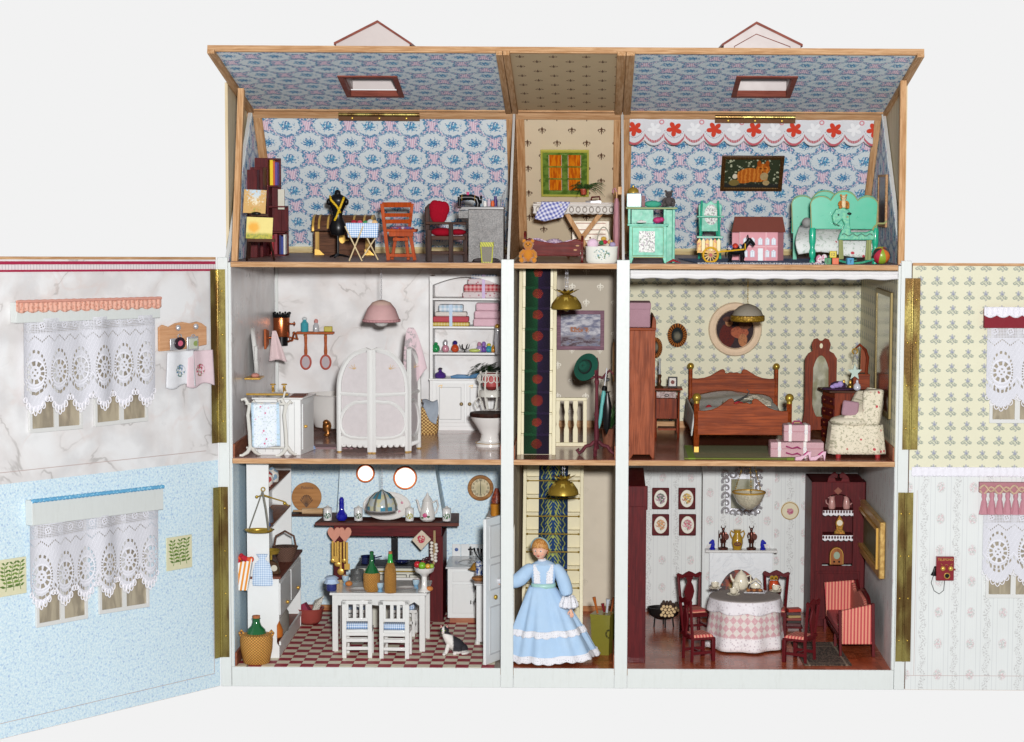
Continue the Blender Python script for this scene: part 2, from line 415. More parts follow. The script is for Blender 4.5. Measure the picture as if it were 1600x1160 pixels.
lace_w=pl('white_lace_thread','e6e4ea',rough=.85,var=.04,bump=.5,bs=.7)
bonewhite=pl('bone_white_enamel','cfcdc6',rough=.2,coat=.4,var=.03)
green_leaf=mat('green_leaf',lambda v,x,y,z:mixc(sm(noise(v,5),.4,.6),'1c3a18','35592a'),rough=.5,var=.2,vs=3)
def lacecloth(name,p,H,netH=26,cv=None,hex_='e0e0e8'):
 """machine lace: a net strip above medallions, with real openings; local x along, z down from the top"""
 cv=cv or H*.62
 def fn(v,x,y,z):
  t=-z;q=(fr(x/p)-.5)*p
  net=sm(ab(fr(x/2.3)-.5),.30,.24)*sm(ab(fr(t/2.3)-.5),.30,.24)*sm(t,netH,netH-.8)*sm(t,1.5,2.2)
  q2=(fr(x/(p*.5))-.5)*p*.5;rr=sq(q2*q2+(t-netH*.5)*(t-netH*.5));net=net*sm(rr,5.2,5.8)
  rose0=sm(ab(rr-2.4),.9,.5)*sm(sn(at2(t-netH*.5,q2)*4),-.1,.3)
  X_,Y_=q,(t-cv);th=at2(Y_,X_);r=sq(X_*X_+Y_*Y_*.72)
  ringa=sm(ab(r-11.2),3.0,2.3)*sm(sn(th*10),-.55,-.25)
  core=sm(ab(r-3.6),1.2,.8)*sm(sn(th*4+1),-.1,.3)
  r2=sq(X_*X_*1.9+Y_*Y_*.55);dash=sm(ab(r2-22.5),1.9,1.3)*sm(sn(th*26),-.2,.2)
  zig=t-(H-26-q*q*(68.0/(p*p)));row=sm(ab(zig-4),2.6,1.8)*sm(sn(x*(2*pi/6.0)),-.3,.1)
  row2=sm(ab(t-netH-12+ab(q2)*.8),1.3,.8)*sm(sn(x*2.2),-.1,.2)
  hole=mx(net,rose0,ringa,core,dash,row,row2)
  fine=sm(sn(x*4.2)*sn(t*4.2),.1,.5)*.22*sm(r,13,15)
  al=(1-hole*.93)*(1-fine);h=noise(v,1.6,2)+sm(ab(r-15.5),1.6,.4)*.8+sm(ab(zig+3),2.2,.6)*.8+sm(sn(x*.9+t*.5),.3,.9)*.2
  c=mixc(sm(h,.5,1.1),tuple(.86*k_ for k_ in lin(hex_)),hex_)
  return c,{'alpha':al,'height':h,'bump':.8}
 return mat(name,fn,rough=.9,var=.02)
# ---------------------------------------------------------------- added backdrop sheet behind the toy house; its even white is its own emission
bd=mat('glowing_backdrop',color='f2f2f2',var=0,rough=1,spec=0)
_b=bd.node_tree.nodes['Principled BSDF'];_b.inputs['Base Color'].default_value=(0,0,0,1);_b.inputs['Emission Color'].default_value=(.888,.888,.888,1);_b.inputs['Emission Strength'].default_value=1.0
tag(build(B(-5200,6400,1500,1502,-3000,4600),'backdrop',bd,k=1),'evenly glowing off white backdrop sheet behind the dolls house',kind='structure')
ZG,ZM,ZA,D=31.0,364.9,674.4,453.0
XL0,XL1,XM0,XM1,XR0,XR1=20.5,444.5,462.5,625.0,643.4,1064.0
YR,ZR=243.0,917.0
TH=57.0;SH=0.027
K[0]=1
house=thing('dolls_house','large open fronted wooden dolls house with nine furnished rooms and its hinged doors swung wide','dolls house',(0,0,0))
def hp(mb,name,m,**kw):
 kw.setdefault('k',1);return build(mb,name,m,house,**kw)
m_fl_att=paper('attic_floor_wood',lambda u,v:planks(u,v,26,190,'7d5f55','8b6c60','5c423c'),'xy',.45)
m_fl_mid=paper('mid_floor_wood',lambda u,v:planks(u,v,30,150,'ab8c86','b89993','8c6c66'),'xy',.2,coat=.25)
m_fl_bed=paper('bed_floor_wood',lambda u,v:planks(u,v,26,120,'8e5240','7d4433','5c2e24'),'xy',.24,coat=.2)
m_fl_din=paper('dining_floor_parquet',lambda u,v:parquet(u,v,30,'b85c3a','9c482a','70321f'),'xy',.28,coat=.14)
for x0,x1 in((0,20),(1064.4,1084.4)):
 hp(B(x0,x1,0,461,0,673),'side_wall',white,bev=.6)
for x0,x1 in((0,16.5),(1068,1084.4)):hp(B(x0,x1,-5,-.5,0,681),'front_post',white,bev=.8)
for x0,x1 in((443.5,463.5),(624,644.4)):hp(B(x0,x1,-5,-.3,0,680),'front_post',white,bev=.8)
hp(B(626,642.4,0,452,0,673),'partition_wall',white)
for y0,y1,z0,z1 in((0,12,0,673),(76,452,0,673),(12.05,75.95,250,673),(12.05,75.95,0,30.8)):hp(B(445.5,461.5,y0,y1,z0,z1),'partition_wall',white)
hp(B(20,1064.4,453.8,461,0,673),'back_wall',white)
BAYS=((20.2,445.2),(461.8,625.7),(642.7,1064.2))
for i,(a,b)in enumerate(BAYS):
 pa,pb=(17,443)[0]if i==0 else(464,645)[i-1],(443,623.6,1067.6)[i]
 hp(B(pa,pb,-4,-.6,0,31.4),'plinth_board',white,bev=.5)
 hp(B(a,b,0,453,20,30.2),'base_floor_board',oak_x)
 hp(B(a,b,0,453,356.2,364.2),'middle_floor_board',oak_x,bev=.4)
 hp(B(a,b,0,453,665.8,673.8),'attic_floor_board',oak_x,bev=.4)
hp(B(pa,pb,-3.9,-3.5,1,2),'plinth_line',oak_x)if False else None
for(a,b),z,m in[(BAYS[0],ZM,m_fl_mid),(BAYS[1],ZM,m_fl_bed),(BAYS[2],ZM,m_fl_bed),(BAYS[1],ZG,m_fl_din),(BAYS[2],ZG,m_fl_din),(BAYS[0],ZA,m_fl_att),(BAYS[1],ZA,m_fl_att),(BAYS[2],ZA,m_fl_att)]:
 hp(B(a,b,1,453,z-.7,z),'floor_covering',m)
# ---- kitchen tiles: 20 x 22 squares, each a low slab; the 300 nearest as parts
tl=[[],[]]
for c_ in range(2):
 mbt=B(.25,20.35,.25,20.35,0,.8);K[0]=1
 tl[c_]=build(mbt,'floor_tile',(tile_cream,tile_red)[c_],k=1)
far=[MB(),MB()];first=[True,True]
hp(B(20.2,445.2,1,453,30.2,30.5),'tile_grout',pl('tile_grout','8f8378',rough=.8))
for j in range(22):
 for i in range(21):
  x,y=21+i*20.6-(3 if i==0 else 0),1.5+j*20.6
  if x+20.4>445:continue
  c_=(i+j)%2
  if j<15:
   if first[c_]:o=tl[c_];first[c_]=False
   else:o=tl[c_].copy();C.objects.link(o)
   o.parent=house;o.location=(x*S,y*S,30.5*S)
  else:far[c_].box(x+.25,x+20.35,y+.25,min(y+20.35,452.5),30.5,31.3)
for c_ in range(2):
 tag(hp(far[c_],'floor_tiles',(tile_cream,tile_red)[c_]),kind='stuff')
# ---- wallpapers
P_toile=paper('toile_paper',toile,'xz');P_toile_s=paper('toile_paper_side',toile,'yz')
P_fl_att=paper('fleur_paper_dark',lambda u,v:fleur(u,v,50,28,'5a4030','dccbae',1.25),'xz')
P_fl_mid=paper('fleur_paper_light',lambda u,v:fleur(u,v,50,28,'e6e1d3','bdb3a2',1.15),'xz');P_fl_mid_s=paper('fleur_paper_side',lambda u,v:fleur(u,v,50,28,'e6e1d3','bdb3a2',1.15),'yz')
P_marb=paper('marble_paper',marble,'xz',.3);P_marb_s=paper('marble_paper_side',marble,'yz',.3)
P_sprig=paper('sprig_paper',sprig,'xz');P_sprig_s=paper('sprig_paper_side',sprig,'yz')
P_blue=paper('blue_floral_paper',bluefloral,'xz');P_blue_s=paper('blue_floral_paper_side',bluefloral,'yz')
P_rose=paper('rose_stripe_paper',rosestripe,'xz');P_rose_s=paper('rose_stripe_paper_side',rosestripe,'yz')
P_plain,P_plain_s=[paper('faded_paper_'+a,lambda u,v:mixc(fleur_mask((fr(u/50)-.5)*50/1.15,(fr(v/56)-.5)*56/1.15)*sm(noise(vec(u,v),60),.45,.6)*.25,mixc(noise(vec(u,v),30,4),'d6cbb8','c6bba8'),'8f8a70'),a)for a in('xz','yz')]
rooms=[(0,'G',P_blue,P_blue_s),(1,'G',P_plain,P_plain_s),(2,'G',P_rose,P_rose_s),(0,'M',P_marb,P_marb_s),(1,'M',P_fl_mid,P_fl_mid_s),(2,'M',P_sprig,P_sprig_s)]
for b,lv,m,ms in rooms:
 x0,x1=BAYS[b];z0,z1=(31,356.2)if lv=='G' else(364.9,665.8)
 hp(B(x0,x1,453.0,453.7,z0,z1),'wallpaper',m)
 if lv=='G' and b<2:
  xa=(x0-.1,x0+.5)if b else(x1-.5,x1+.1);xo=(x1-.5,x1+.1)if b else(x0-.1,x0+.5);hp(B(*xo,1,452.9,z0,z1),'wallpaper',ms)
  for y0,y1,za in((1,12,z0),(76,452.9,z0),(12,76,250)):hp(B(*xa,y0,y1,za,z1),'wallpaper',ms)
 else:hp(B(x0-.1,x0+.5,1,452.9,z0,z1),'wallpaper',ms);hp(B(x1-.5,x1+.1,1,452.9,z0,z1),'wallpaper',ms)
 if b==2 and lv=='G':continue
 bw=12 if lv=='M' else 10
 mm=(oak_x if lv=='M' else wood('skirting_wood','b98458','9a6440','x',2.2,.35))
 if b==0 and lv=='M':mm=wood('skirting_brown','9a6a50','7c4f3c','x',2.2,.3)
 hp(B(x0+3,x1-3,449,452.8,z0,z0+bw),'skirting_board',mm,bev=.5)
 ys=wood('skirting_side','9a6248','7a4634','y',2.2,.3)
 g_=lv=='G';hp(B(x0+.7,x0+3.6,77 if g_ and b==1 else 2,448.8,z0,z0+22),'skirting_board',ys,bev=.5);hp(B(x1-3.6,x1-.7,77 if g_ and b==0 else 2,448.8,z0,z0+22),'skirting_board',ys,bev=.5)
hp(B(22,27,449,452.8,388,664),'corner_strip',white,bev=.4)
hp(B(1052,1062,450.5,452.8,380,664),'corner_strip',P_sprig,bev=.4)
hp(MB().sheet(lambda u,v:(645+u*419,-3-1.2*sin(u*90)*.3-(1.5*sin(v*9)),664.5-v*(13+.8*sin(u*55))),160,8),'cloth_cornice',cloth_w,solid=.8)
# ---- attic: gables, partitions, roof slope, ridge
gab=[(0,674.4),(YR,ZR),(D,674.4)]
def gable(x0,x1,m,name):hp(MB().prism(gab,x0,x1,'x'),name,m)
gable(11,17,white,'gable_wall');gable(1067.5,1073.5,white,'gable_wall')
gable(17.1,17.7,P_toile_s,'wallpaper');gable(1066.8,1067.4,P_toile_s,'wallpaper')
gable(452,456,oak_y,'partition_wall');gable(632,636,oak_y,'partition_wall')
for x in(12.2,452.2,632.2,1068.4):
 hp(MB().hexa([(x,-4.5,673),(x+4,-4.5,673),(x+4,-.6,675),(x,-.6,675)],[(x,YR-6,ZR-1.5),(x+4,YR-6,ZR-1.5),(x+4,YR-2,ZR+.5),(x,YR-2,ZR+.5)]),'edge_strip',white_g)
L_s=sqrt((D-YR)**2+(ZR-674.4)**2);A_s=math.degrees(atan2(D-YR,ZR-674.4))
def slope(mb,name,m,off=0.0,**kw):
 """local x = X, local z = distance up the back slope from the floor, local y = behind the paper"""
 o=hp(mb,name,m,**kw);o.location=(0,(D-.0)*S,674.4*S);o.rotation_euler=(radians(A_s),0,0);return o
slope(B(-2,1086,6.0,12,-8,L_s),'roof_panel',oak_x)
for(a,b),m in(((18,451.5),P_toile),((456.6,631.4),P_fl_att),((636.6,1066.5),P_toile)):
 slope(B(a,b,2,2.6,0,L_s),'wallpaper',m)
 for xx in((a,a+14),(b-11,b)):slope(B(xx[0],xx[1],-5,1.9,12,L_s-12),'rafter_strip',oak,bev=.5)
 slope(B(a,b,-5,1.9,L_s-12,L_s-1),'ridge_strip',oak_x,bev=.5)
 slope(B(a+.5,b-.5,-3.5,1.9,1,13),'skirting_board',pine,bev=.5)
for a,b in((40,60),):pass
def ridge_hinge(px0,px1,py):
 a,b=at(px0,py,YR-9),at(px1,py+4,YR-9);z=a.z-1
 h=hp(B(a.x,b.x,YR-9,YR-8,z-8,z),'ridge_hinge',pl('dull_brass','54361e',rough=.55,metal=.25,spec=.2));n=6;L=(b.x-a.x)/n
 for i in range(n):build(MB().cyl((a.x+i*L+.4,YR-11,z+2),(a.x+(i+1)*L-.4,YR-11,z+2),3.2,n=12),'hinge_knuckle',brass,h,k=1)
 for i in range(3):build(MB().ball((a.x+(i+.5)*(b.x-a.x)/3,YR-9.2,z-4),(2,.7,2)),'screw',brass2,h,k=1)
ridge_hinge(529,656,180);ridge_hinge(1117,1243,184)
# ---- raised roof lid, with its papered underside, skylights and dormers
LN=Vector((0,-125,0));LN.z=(at(325,69,-125).z+at(1446,80,-125).z)/2-6
LF=Vector((0,YR-6,(at(389,172,YR-6).z+at(1379,177,YR-6).z)/2+1))
LL=(LF-LN).length;A_l=math.degrees(atan2(LN.z-LF.z,LF.y-LN.y))
LX0,LX1=10.0,1079.0
def lidpt(px,py,off=0):
 n=Vector((0,(LN.z-LF.z),(LF.y-LN.y))).normalized();p=onplane(px,py,LN-n*off,n);return p.x,(p-LN).dot((LF-LN).normalized())
lid=build(MB(),'roof_lid',oak_x,house,k=1)
def lp(mb,name,m,**kw):
 kw.setdefault('k',1);return build(mb,name,m,lid,**kw)
lid.location=LN*S;lid.rotation_euler=(radians(-A_l),0,0)
SK=[]
for q in(((525,117),(620,119),(633,152),(543,149)),((1152,119),(1245,118),(1237,151),(1141,151))):
 pts=[lidpt(*p)for p in q];x0=(pts[0][0]+pts[3][0])/2;x1=(pts[1][0]+pts[2][0])/2;y0=(pts[0][1]+pts[1][1])/2;y1=(pts[2][1]+pts[3][1])/2
 SK.append((x0,x1,y0,y1))
xs=[LX0,SK[0][0]+6,SK[0][1]-6,SK[1][0]+6,SK[1][1]-6,LX1]
mb=MB()
for i in range(5):
 if i in(1,3):
  s_=SK[0]if i==1 else SK[1];mb.box(xs[i],xs[i+1],0,s_[2]+6,0.4,7);mb.box(xs[i],xs[i+1],s_[3]-6,LL,.4,7)
 else:mb.box(xs[i],xs[i+1],0,LL,.4,7)
lp(mb,'lid_board',oak_x)
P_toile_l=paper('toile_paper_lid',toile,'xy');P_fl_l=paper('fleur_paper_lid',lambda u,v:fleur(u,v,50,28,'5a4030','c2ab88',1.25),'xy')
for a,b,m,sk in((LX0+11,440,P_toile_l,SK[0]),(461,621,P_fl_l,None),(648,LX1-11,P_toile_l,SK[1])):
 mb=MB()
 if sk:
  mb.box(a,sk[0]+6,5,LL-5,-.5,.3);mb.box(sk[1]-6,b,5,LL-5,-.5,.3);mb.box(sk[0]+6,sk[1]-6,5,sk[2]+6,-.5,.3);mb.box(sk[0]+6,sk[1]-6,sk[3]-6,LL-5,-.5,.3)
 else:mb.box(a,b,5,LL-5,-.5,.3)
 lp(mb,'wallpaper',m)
 lp(B(a,b,-.5,4.6,-2.5,.3),'lid_edge_strip',oak_x,bev=.4);lp(B(a,b,LL-4.6,LL+1,-3,.3),'lid_edge_strip',oak_x,bev=.4)
for a,b in((LX0,LX0+10.6),(440.4,450),(451,460.6),(621.4,634),(635,647.6),(LX1-10.6,LX1)):lp(B(a,b,-1,LL+1,-6,.3),'lid_rafter',oak_y,bev=.5)
fr_m=wood('skylight_frame_wood','8a4a3c','6e352a','x',2,.35)
m_dorm=pl('pink_white_plastic','b5aba9',rough=.4,var=.09,vs=30)
for n_,(x0,x1,y0,y1)in enumerate(SK):
 lp(MB().frame([(x0,y0),(x1,y0),(x1,y1),(x0,y1)],[(x0+8,y0+10),(x1-8,y0+10),(x1-8,y1-10),(x0+8,y1-10)],-2.5,7.2,'z'),'skylight_frame',fr_m)
for n_,(pk,eL,eR,bL,bR)in enumerate((((590,36),(525,68),(640,70),(519,78),(648,80)),((1182,38),(1131,72),(1251,70),(1127,82),(1253,82)))):
 yd=70.0;Yw=LN.y+yd*cos(radians(A_l))
 P=[at(p[0],p[1],Yw)for p in(pk,eL,eR,bL,bR)];zl=LN.z-yd*sin(radians(A_l))+7
 xl,xr,xm=P[1].x,P[2].x,P[0].x;ze=(P[1].z+P[2].z)/2;zp=P[0].z
 d=build(MB(),'dormer',None,house,k=1);d.location=(0,Yw*S,0)
 Lb=190;tA=(LN.z-LF.z)/(LF.y-LN.y);zb0=zl+1;zb1=zl+1-Lb*tA
 for xa,xb in((xl,xl+4),(xr-4,xr)):build(MB().prism([(3,zb0),(Lb,zb1),(Lb,ze),(3,ze)],xa,xb,'x'),'dormer_wall',m_dorm,d,k=1)
 build(MB().prism([(xl+.1,zb0),(xr-.1,zb0),(xr-.1,ze),(xm,zp-.2),(xl+.1,ze)],0,3),'dormer_gable',m_dorm,d,k=1)
 bw=5
 build(MB().hexa([(xl-3,-3,ze-2),(xl-3,Lb,ze-2),(xm,Lb,zp),(xm,-3,zp)],[(xl-3,-3,ze+2),(xl-3,Lb,ze+2),(xm,Lb,zp+4),(xm,-3,zp+4)]),'dormer_roof',fr_m,d,k=1)
 build(MB().hexa([(xm,-3,zp),(xm,Lb,zp),(xr+3,Lb,ze-2),(xr+3,-3,ze-2)],[(xm,-3,zp+4),(xm,Lb,zp+4),(xr+3,Lb,ze+2),(xr+3,-3,ze+2)]),'dormer_roof',fr_m,d,k=1)
 if n_:build(MB().tube([(xl+16,-.4,zl+7),(xl+16,-.4,ze-2),(xm,-.4,zp-15),(xr-16,-.4,ze-2),(xr-16,-.4,zl+7)],.7,5),'gable_moulding',fr_m,d,k=1)
 build(B(xl+2,xr-2,Lb,Lb+2,zb1,ze-1),'dormer_back',m_dorm,d,k=1)
for xa,y0 in((3.5,60),(1075,40)):
 zt0=LN.z+(LF.z-LN.z)*(y0-LN.y)/(LF.y-LN.y)-1;zt1=LF.z-1
 hp(MB().prism([(y0,674.5),(YR,674.5),(YR,zt1),(y0,zt0)],xa,xa+4.5,'x'),'side_panel',wood('pale_side_board','dccdb0','c9b693','z',6,.5))
# ---- props that hold the lid up
for(p0,p1),sg in((((366,408),(377.5,138)),1),(((1408.5,406),(1411,126)),-1)):
 a=at(p0[0],p0[1],3);b=at(p1[0],p1[1],10);w_=4.8
 dd=12
 hp(MB().hexa([(a.x-w_,3,674.6),(a.x+w_,3,674.6),(a.x+w_,3+dd,674.6),(a.x-w_,3+dd,674.6)],[(b.x-w_,3,b.z),(b.x+w_,3,b.z),(b.x+w_,3+dd,b.z-4),(b.x-w_,3+dd,b.z-4)]),'lid_prop',oak,bev=.5)
# ---- doors
CT,ST=cos(radians(TH)),sin(radians(TH))
NL=Vector((ST,-CT,0))
def ld(px,py,off=0):
 p=onplane(px,py,NL*off,NL);return(p.x*CT+p.y*ST,p.z)
def lw(x,z,off=0):return Vector((x*CT,x*ST,0))+NL*off+Vector((0,0,z))
doorL=build(MB(),'left_door',None,house,k=1);doorL.rotation_euler=(0,0,radians(TH))
def sk_(x,z):return z-x*SH
def lbox(x0,x1,y0,y1,z0,z1):
 return MB().hexa([(x0,y0,sk_(x0,z0)),(x1,y0,sk_(x1,z0)),(x1,y1,sk_(x1,z0)),(x0,y1,sk_(x0,z0))],[(x0,y0,sk_(x0,z1)),(x1,y0,sk_(x1,z1)),(x1,y1,sk_(x1,z1)),(x0,y1,sk_(x0,z1))])
def dp(mb,name,m,par=None,**kw):kw.setdefault('k',1);return build(mb,name,m,par or doorL,**kw)
dp(lbox(-545,-3,1,9,0,681),'door_board',oak_x);zb_=362
dp(lbox(-545,-3,.3,.9,zb_,677),'wallpaper',P_marb);dp(lbox(-545,-3,.3,.9,.5,zb_),'wallpaper',P_blue)
dp(lbox(-545,-30,-.1,.25,zb_+16,zb_+17),'paper_seam',pl('paper_seam','b9a9a6'));dp(lbox(-545,-16,-.1,.25,22,22.8),'paper_seam',pl('paper_seam','b9a9a6'));dp(lbox(-17,-16,-.1,.25,24,300),'paper_seam',MATS['paper_seam'])
rib=mat('red_ribbon_band',lambda v,x,y,z:mixc(sm(sn(x*1.1),.5,.8)*.5,'d9cfd0','a89aa4'),rough=.8)
rr_=pl('red_ribbon','a02244',rough=.7)
dp(lbox(-545,-6,-.6,.2,662,673.5),'ribbon',rib);dp(lbox(-545,-6,-1.2,.1,670,674.5),'ribbon_edge',rr_);dp(lbox(-545,-6,-1.2,.1,659.5,662.5),'ribbon_edge',rr_)
mpane=mat('tan_window_pane',lambda v,x,y,z:mixc(sm(noise(vscale(v,1,1,.35),22,3,.6,1),.35,.65),'8c8270','aba08a'),rough=.12,coat=.6,var=.06)
def window(par,x0,x1,zb0,zt0,sh=0.0):
 f=lambda x,z:(x,z-(x-x0)*sh)
 W_=build(MB().frame([f(x0,zb0),f(x1,zb0),f(x1,zt0),f(x0,zt0)],[f(x0+5,zb0+6),f(x1-5,zb0+6),f(x1-5,zt0-6),f(x0+5,zt0-6)],-4,.2),'window',white_g,par,k=1,bev=.4)
 xm=(x0+x1)/2
 build(MB().hexa([(xm-4,-3.6,f(xm,zb0+5)[1]),(xm+4,-3.6,f(xm,zb0+5)[1]),(xm+4,0,f(xm,zb0+5)[1]),(xm-4,0,f(xm,zb0+5)[1])],[(xm-4,-3.6,f(xm,zt0-5)[1]),(xm+4,-3.6,f(xm,zt0-5)[1]),(xm+4,0,f(xm,zt0-5)[1]),(xm-4,0,f(xm,zt0-5)[1])]),'mullion',white_g,W_,k=1)
 for a,b in((x0+5,xm-4),(xm+4,x1-5)):
  build(MB().hexa([(a,-1.4,f(a,zb0+5)[1]),(b,-1.4,f(b,zb0+5)[1]),(b,-.6,f(b,zb0+5)[1]),(a,-.6,f(a,zb0+5)[1])],[(a,-1.4,f(a,zt0-5)[1]),(b,-1.4,f(b,zt0-5)[1]),(b,-.6,f(b,zt0-5)[1]),(a,-.6,f(a,zt0-5)[1])]),'pane',mpane,W_,k=1)
for(a,b,h)in(((44,677),(127,670),160),((146,667),(229,658),160),((55,981),(135,966),165),((153,960),(231,948),165)):
 p,q=ld(*a),ld(*b);window(doorL,p[0],q[0],p[1],p[1]+h,-(q[1]-p[1])/(q[0]-p[0]))
doorR=build(MB(),'right_door',None,house,k=1);doorR.location=(1086*S,0,0)
def rp(mb,name,m,**kw):kw.setdefault('k',1);return build(mb,name,m,doorR,**kw)
rp(B(0,542,-3.6,5,0,677),'door_board',oak_x)
zr_=at(1500,735,-4).z
rp(B(0,542,-4.3,-3.7,zr_,673.5),'wallpaper',P_sprig);rp(B(0,542,-4.3,-3.7,.5,zr_),'wallpaper',P_rose)
rp(B(0,542,-4.2,-3.5,674,678),'top_edge',oak_x)
rp(B(0,542,-4.6,-4.35,23,23.8),'paper_seam',MATS['paper_seam']);rp(B(13,13.8,-4.6,-4.35,24,320),'paper_seam',MATS['paper_seam'])
def rd(px,py,off=4.5):p=at(px,py,-off);return p.x-1086,p.z
for a,b,h in(((1545,661),(1632,661),155),((1652,661),(1738,661),155),((1539,934),(1625,934),150),((1645,934),(1730,934),150)):
 p,q=rd(*a),rd(*b);W_=build(MB(),'window_bay',None,doorR,k=1)if False else None
 n0=len(doorR.children);window(doorR,p[0],q[0],p[1],p[1]+h)
for ch in doorR.children:
 if ch.name.startswith('window'):ch.location=(0,-4.4*S,0)
lt=mat('white_lace_trim',lambda v,x,y,z:('dedce4',{'height':voro(v,4.5),'bump':1.0}),rough=.9,var=.06,vs=2)
rp(MB().sheet(lambda u,v:(4+u*530,-5-1.0*sin(u*300)*.4,zr_+5-v*(14+1.6*abs(sin(u*260)))),500,6),'lace_trim',lt,solid=.6)
# ---- brass piano hinges between posts and doors
def hinge(x,z0,z1,left=True):
 y=-6.2
 h=hp(B(x+(0.5),x+12,y,y+1,z0,z1),'brass_hinge',brass)
 n=9;L=(z1-z0)/n
 for i in range(n):build(MB().cyl((x,y-1,z0+i*L+.3),(x,y-1,z0+(i+1)*L-.3),1.9,n=10),'hinge_knuckle',brass,h,k=1)
 if left:build(MB().hexa([(x,y-.5,z0),(x-12*CT*1.4,y-.5-12*ST*1.1,z0),(x-12*CT*1.4,y+.3-12*ST*1.1,z0),(x,y+.3,z0)],[(x,y-.5,z1),(x-12*CT*1.4,y-.5-12*ST*1.1,z1),(x-12*CT*1.4,y+.3-12*ST*1.1,z1),(x,y+.3,z1)]),'hinge_leaf',brass,h,k=1)
 else:build(B(x-12,x-.5,y,y+1,z0,z1),'hinge_leaf',brass,h,k=1)
 for i in range(4):
  zz=z0+(i+.5)*(z1-z0)/4
  build(MB().ball((x+6.5,y-.2,zz),(1.5,.8,1.5),8,6),'screw',brass2,h,k=1)
  if not left:build(MB().ball((x-6.5,y-.2,zz),(1.5,.8,1.5),8,6),'screw',brass2,h,k=1)
for px,y0,y1,l in((341,421,692,True),(345.5,761,1027,True),(1424,435,703,False),(1413,770,1034,False)):
 a,b=at(px,y0,-6),at(px,y1,-6);hinge((a.x+b.x)/2 if l else(a.x+b.x)/2,b.z,a.z,l)
# ================================================================ helpers for furnishing
def fp(px,py,Z,ymax=440,ymin=4):
 p=fl(px,py,Z);y=min(max(p.y,ymin),ymax);q=at(px,py,y);return Vector((q.x,y,Z))
def lat(name,m,label,cat,loc,prof,group=None,n=20,**kw):return solo(MB().lathe(prof,n,**kw),name,m,label,cat,loc,group=group)
def slopept(px,py,off=2.0):
 n=Vector((0,-(ZR-674.4),-(D-YR))).normalized()*-1
 nn=Vector((0,(ZR-674.4),(D-YR))).normalized();p=onplane(px,py,Vector((0,D,674.4))-nn*off,nn);return p
LP=674.4
# ---------------------------------------------------------------- attic, left room
t=thing('bookcase','dark red stepped bookcase standing against the attic gable behind the easel','bookcase',(at(412,399,246).x,246,LP))
o=build(B(-31,0,-60,-30,0,134).box(-29,4,-30,14,0,138),'low_case',darkred,t,bev=.5)
build(B(-18,6,14,60,0,153),'tall_case',darkred,t,bev=.5)
build(B(6,20,52,56,0,153).box(6,31,56,59,0,78),'back_board',darkred,t)
for z in(0,36,76):build(B(6,31,18,56,z,z+2.2),'shelf',darkred_x,t)
for z in(108,150):build(B(6,20,18,56,z,z+2.2),'shelf',darkred_x,t)
for i,(x,w_,h,z,col)in enumerate([(7,5,40,110,'e8c60f'),(12,3,38,110,'c8551e'),(15,4,36,110,'57408e'),(24,3.5,28,2,'2a3a8a'),(27.6,3,31,2,'d8d6d0'),(21,3,30,2,'2b2d63'),(8,4,30,2,'a3202c'),(13,5,32,2,'7b1f2b')]):
 solo(B(0,w_,-6,14,0,h),'book',pl('book_'+col,col,rough=.6),['yellow book on the top shelf of the dark red attic bookcase','orange book between the yellow and the purple one on the attic bookcase','purple book at the end of the top shelf of the attic bookcase','blue book on the bottom shelf of the attic bookcase','white book on the bottom shelf of the attic bookcase','navy book leaning on the bottom shelf of the attic bookcase','bright red book low down behind the easel legs','dull red book low down behind the easel legs'][i],'book',t.location/S+Vector((x+.2,28,z+0.4))*K[0],group='books on the attic bookcase',bev=.3,k=K[0])
solo(B(-5,5,-3,3,0,32).box(-4,4,-3.3,-3,14,15).box(-4,3,-3.3,-3,20,21),'paper_sheaf',pl('old_paper','d2cfc0',rough=.8),'cream sheaf of papers upright on the middle shelf of the attic bookcase','paper',t.location/S+Vector((26,30,78.4)),k=1.05)
def painting_mat(name,fn):return mat(name,fn,rough=.8,spec=.12,var=.06,vs=4)
pm1=painting_mat('autumn_trees_paint',lambda v,x,y,z:mixc(sm(noise(v,4,4,.7)+ab(x)*.012-(z-20)*.004,.50,.62),mixc(sm(z,8,16),mixc(sm(noise(v,5),.4,.6),'9aa457','c98a3e'),mixc(sm(z,14,34),'e5d8b8','b9cbd8')),'c9a46a'))
pm2=painting_mat('hazy_sunset_paint',lambda v,x,y,z:mixc(sm(sq((x+9)*(x+9)+(z-18)*(z-18))+noise(v,6)*6,16,7),mixc(sm(z+noise(v,6)*5,8,14),mixc(sm(noise(v,3),.45,.6),'b5ad52','8f9450'),'dfcf86'),'e2a94e'))
e0=fp(405,408,LP,ymin=14);e0.y=14;e0.x=at(405,408,14).x
t=thing('easel','small dark brown wooden easel with a shelf at its foot','easel',e0)
for pts in([(-19,-2,0),(-16,8,60),(-14,14,104)],[(24,-2,1),(14,6,45),(-2,14,100)],[(-22,40,3),(-12,16,100)]):build(MB().tube(pts,1.8,4),'leg',walnut,t)
build(B(-18,25,-3,3,30,35),'tray',walnut_x,t,bev=.4);build(B(-14,14,6,9,70,74),'crossbar',walnut_x,t,bev=.3);build(MB().ball((-5,4,74),(8,4,3)),'clamp',black,t)
solo(B(-20.5,20.5,-.8,.8,0,34),'canvas_painting',pm2,'small canvas of a hazy yellow sunset on the easel tray','painting',e0+Vector((0,-1,35)),rx=-9,ry=2,bev=.3)
solo(B(-17.5,17.5,-.8,.8,0,37),'canvas_painting',pm1,'small canvas of pale autumn trees clamped at the top of the easel','painting',e0+Vector((-8,5,75)),rx=-10,ry=2,bev=.3)
p=fp(528,402,LP,190)
t=thing('dress_form','glossy black dressmaker torso on a stand in front of the trunk','dress form',p)
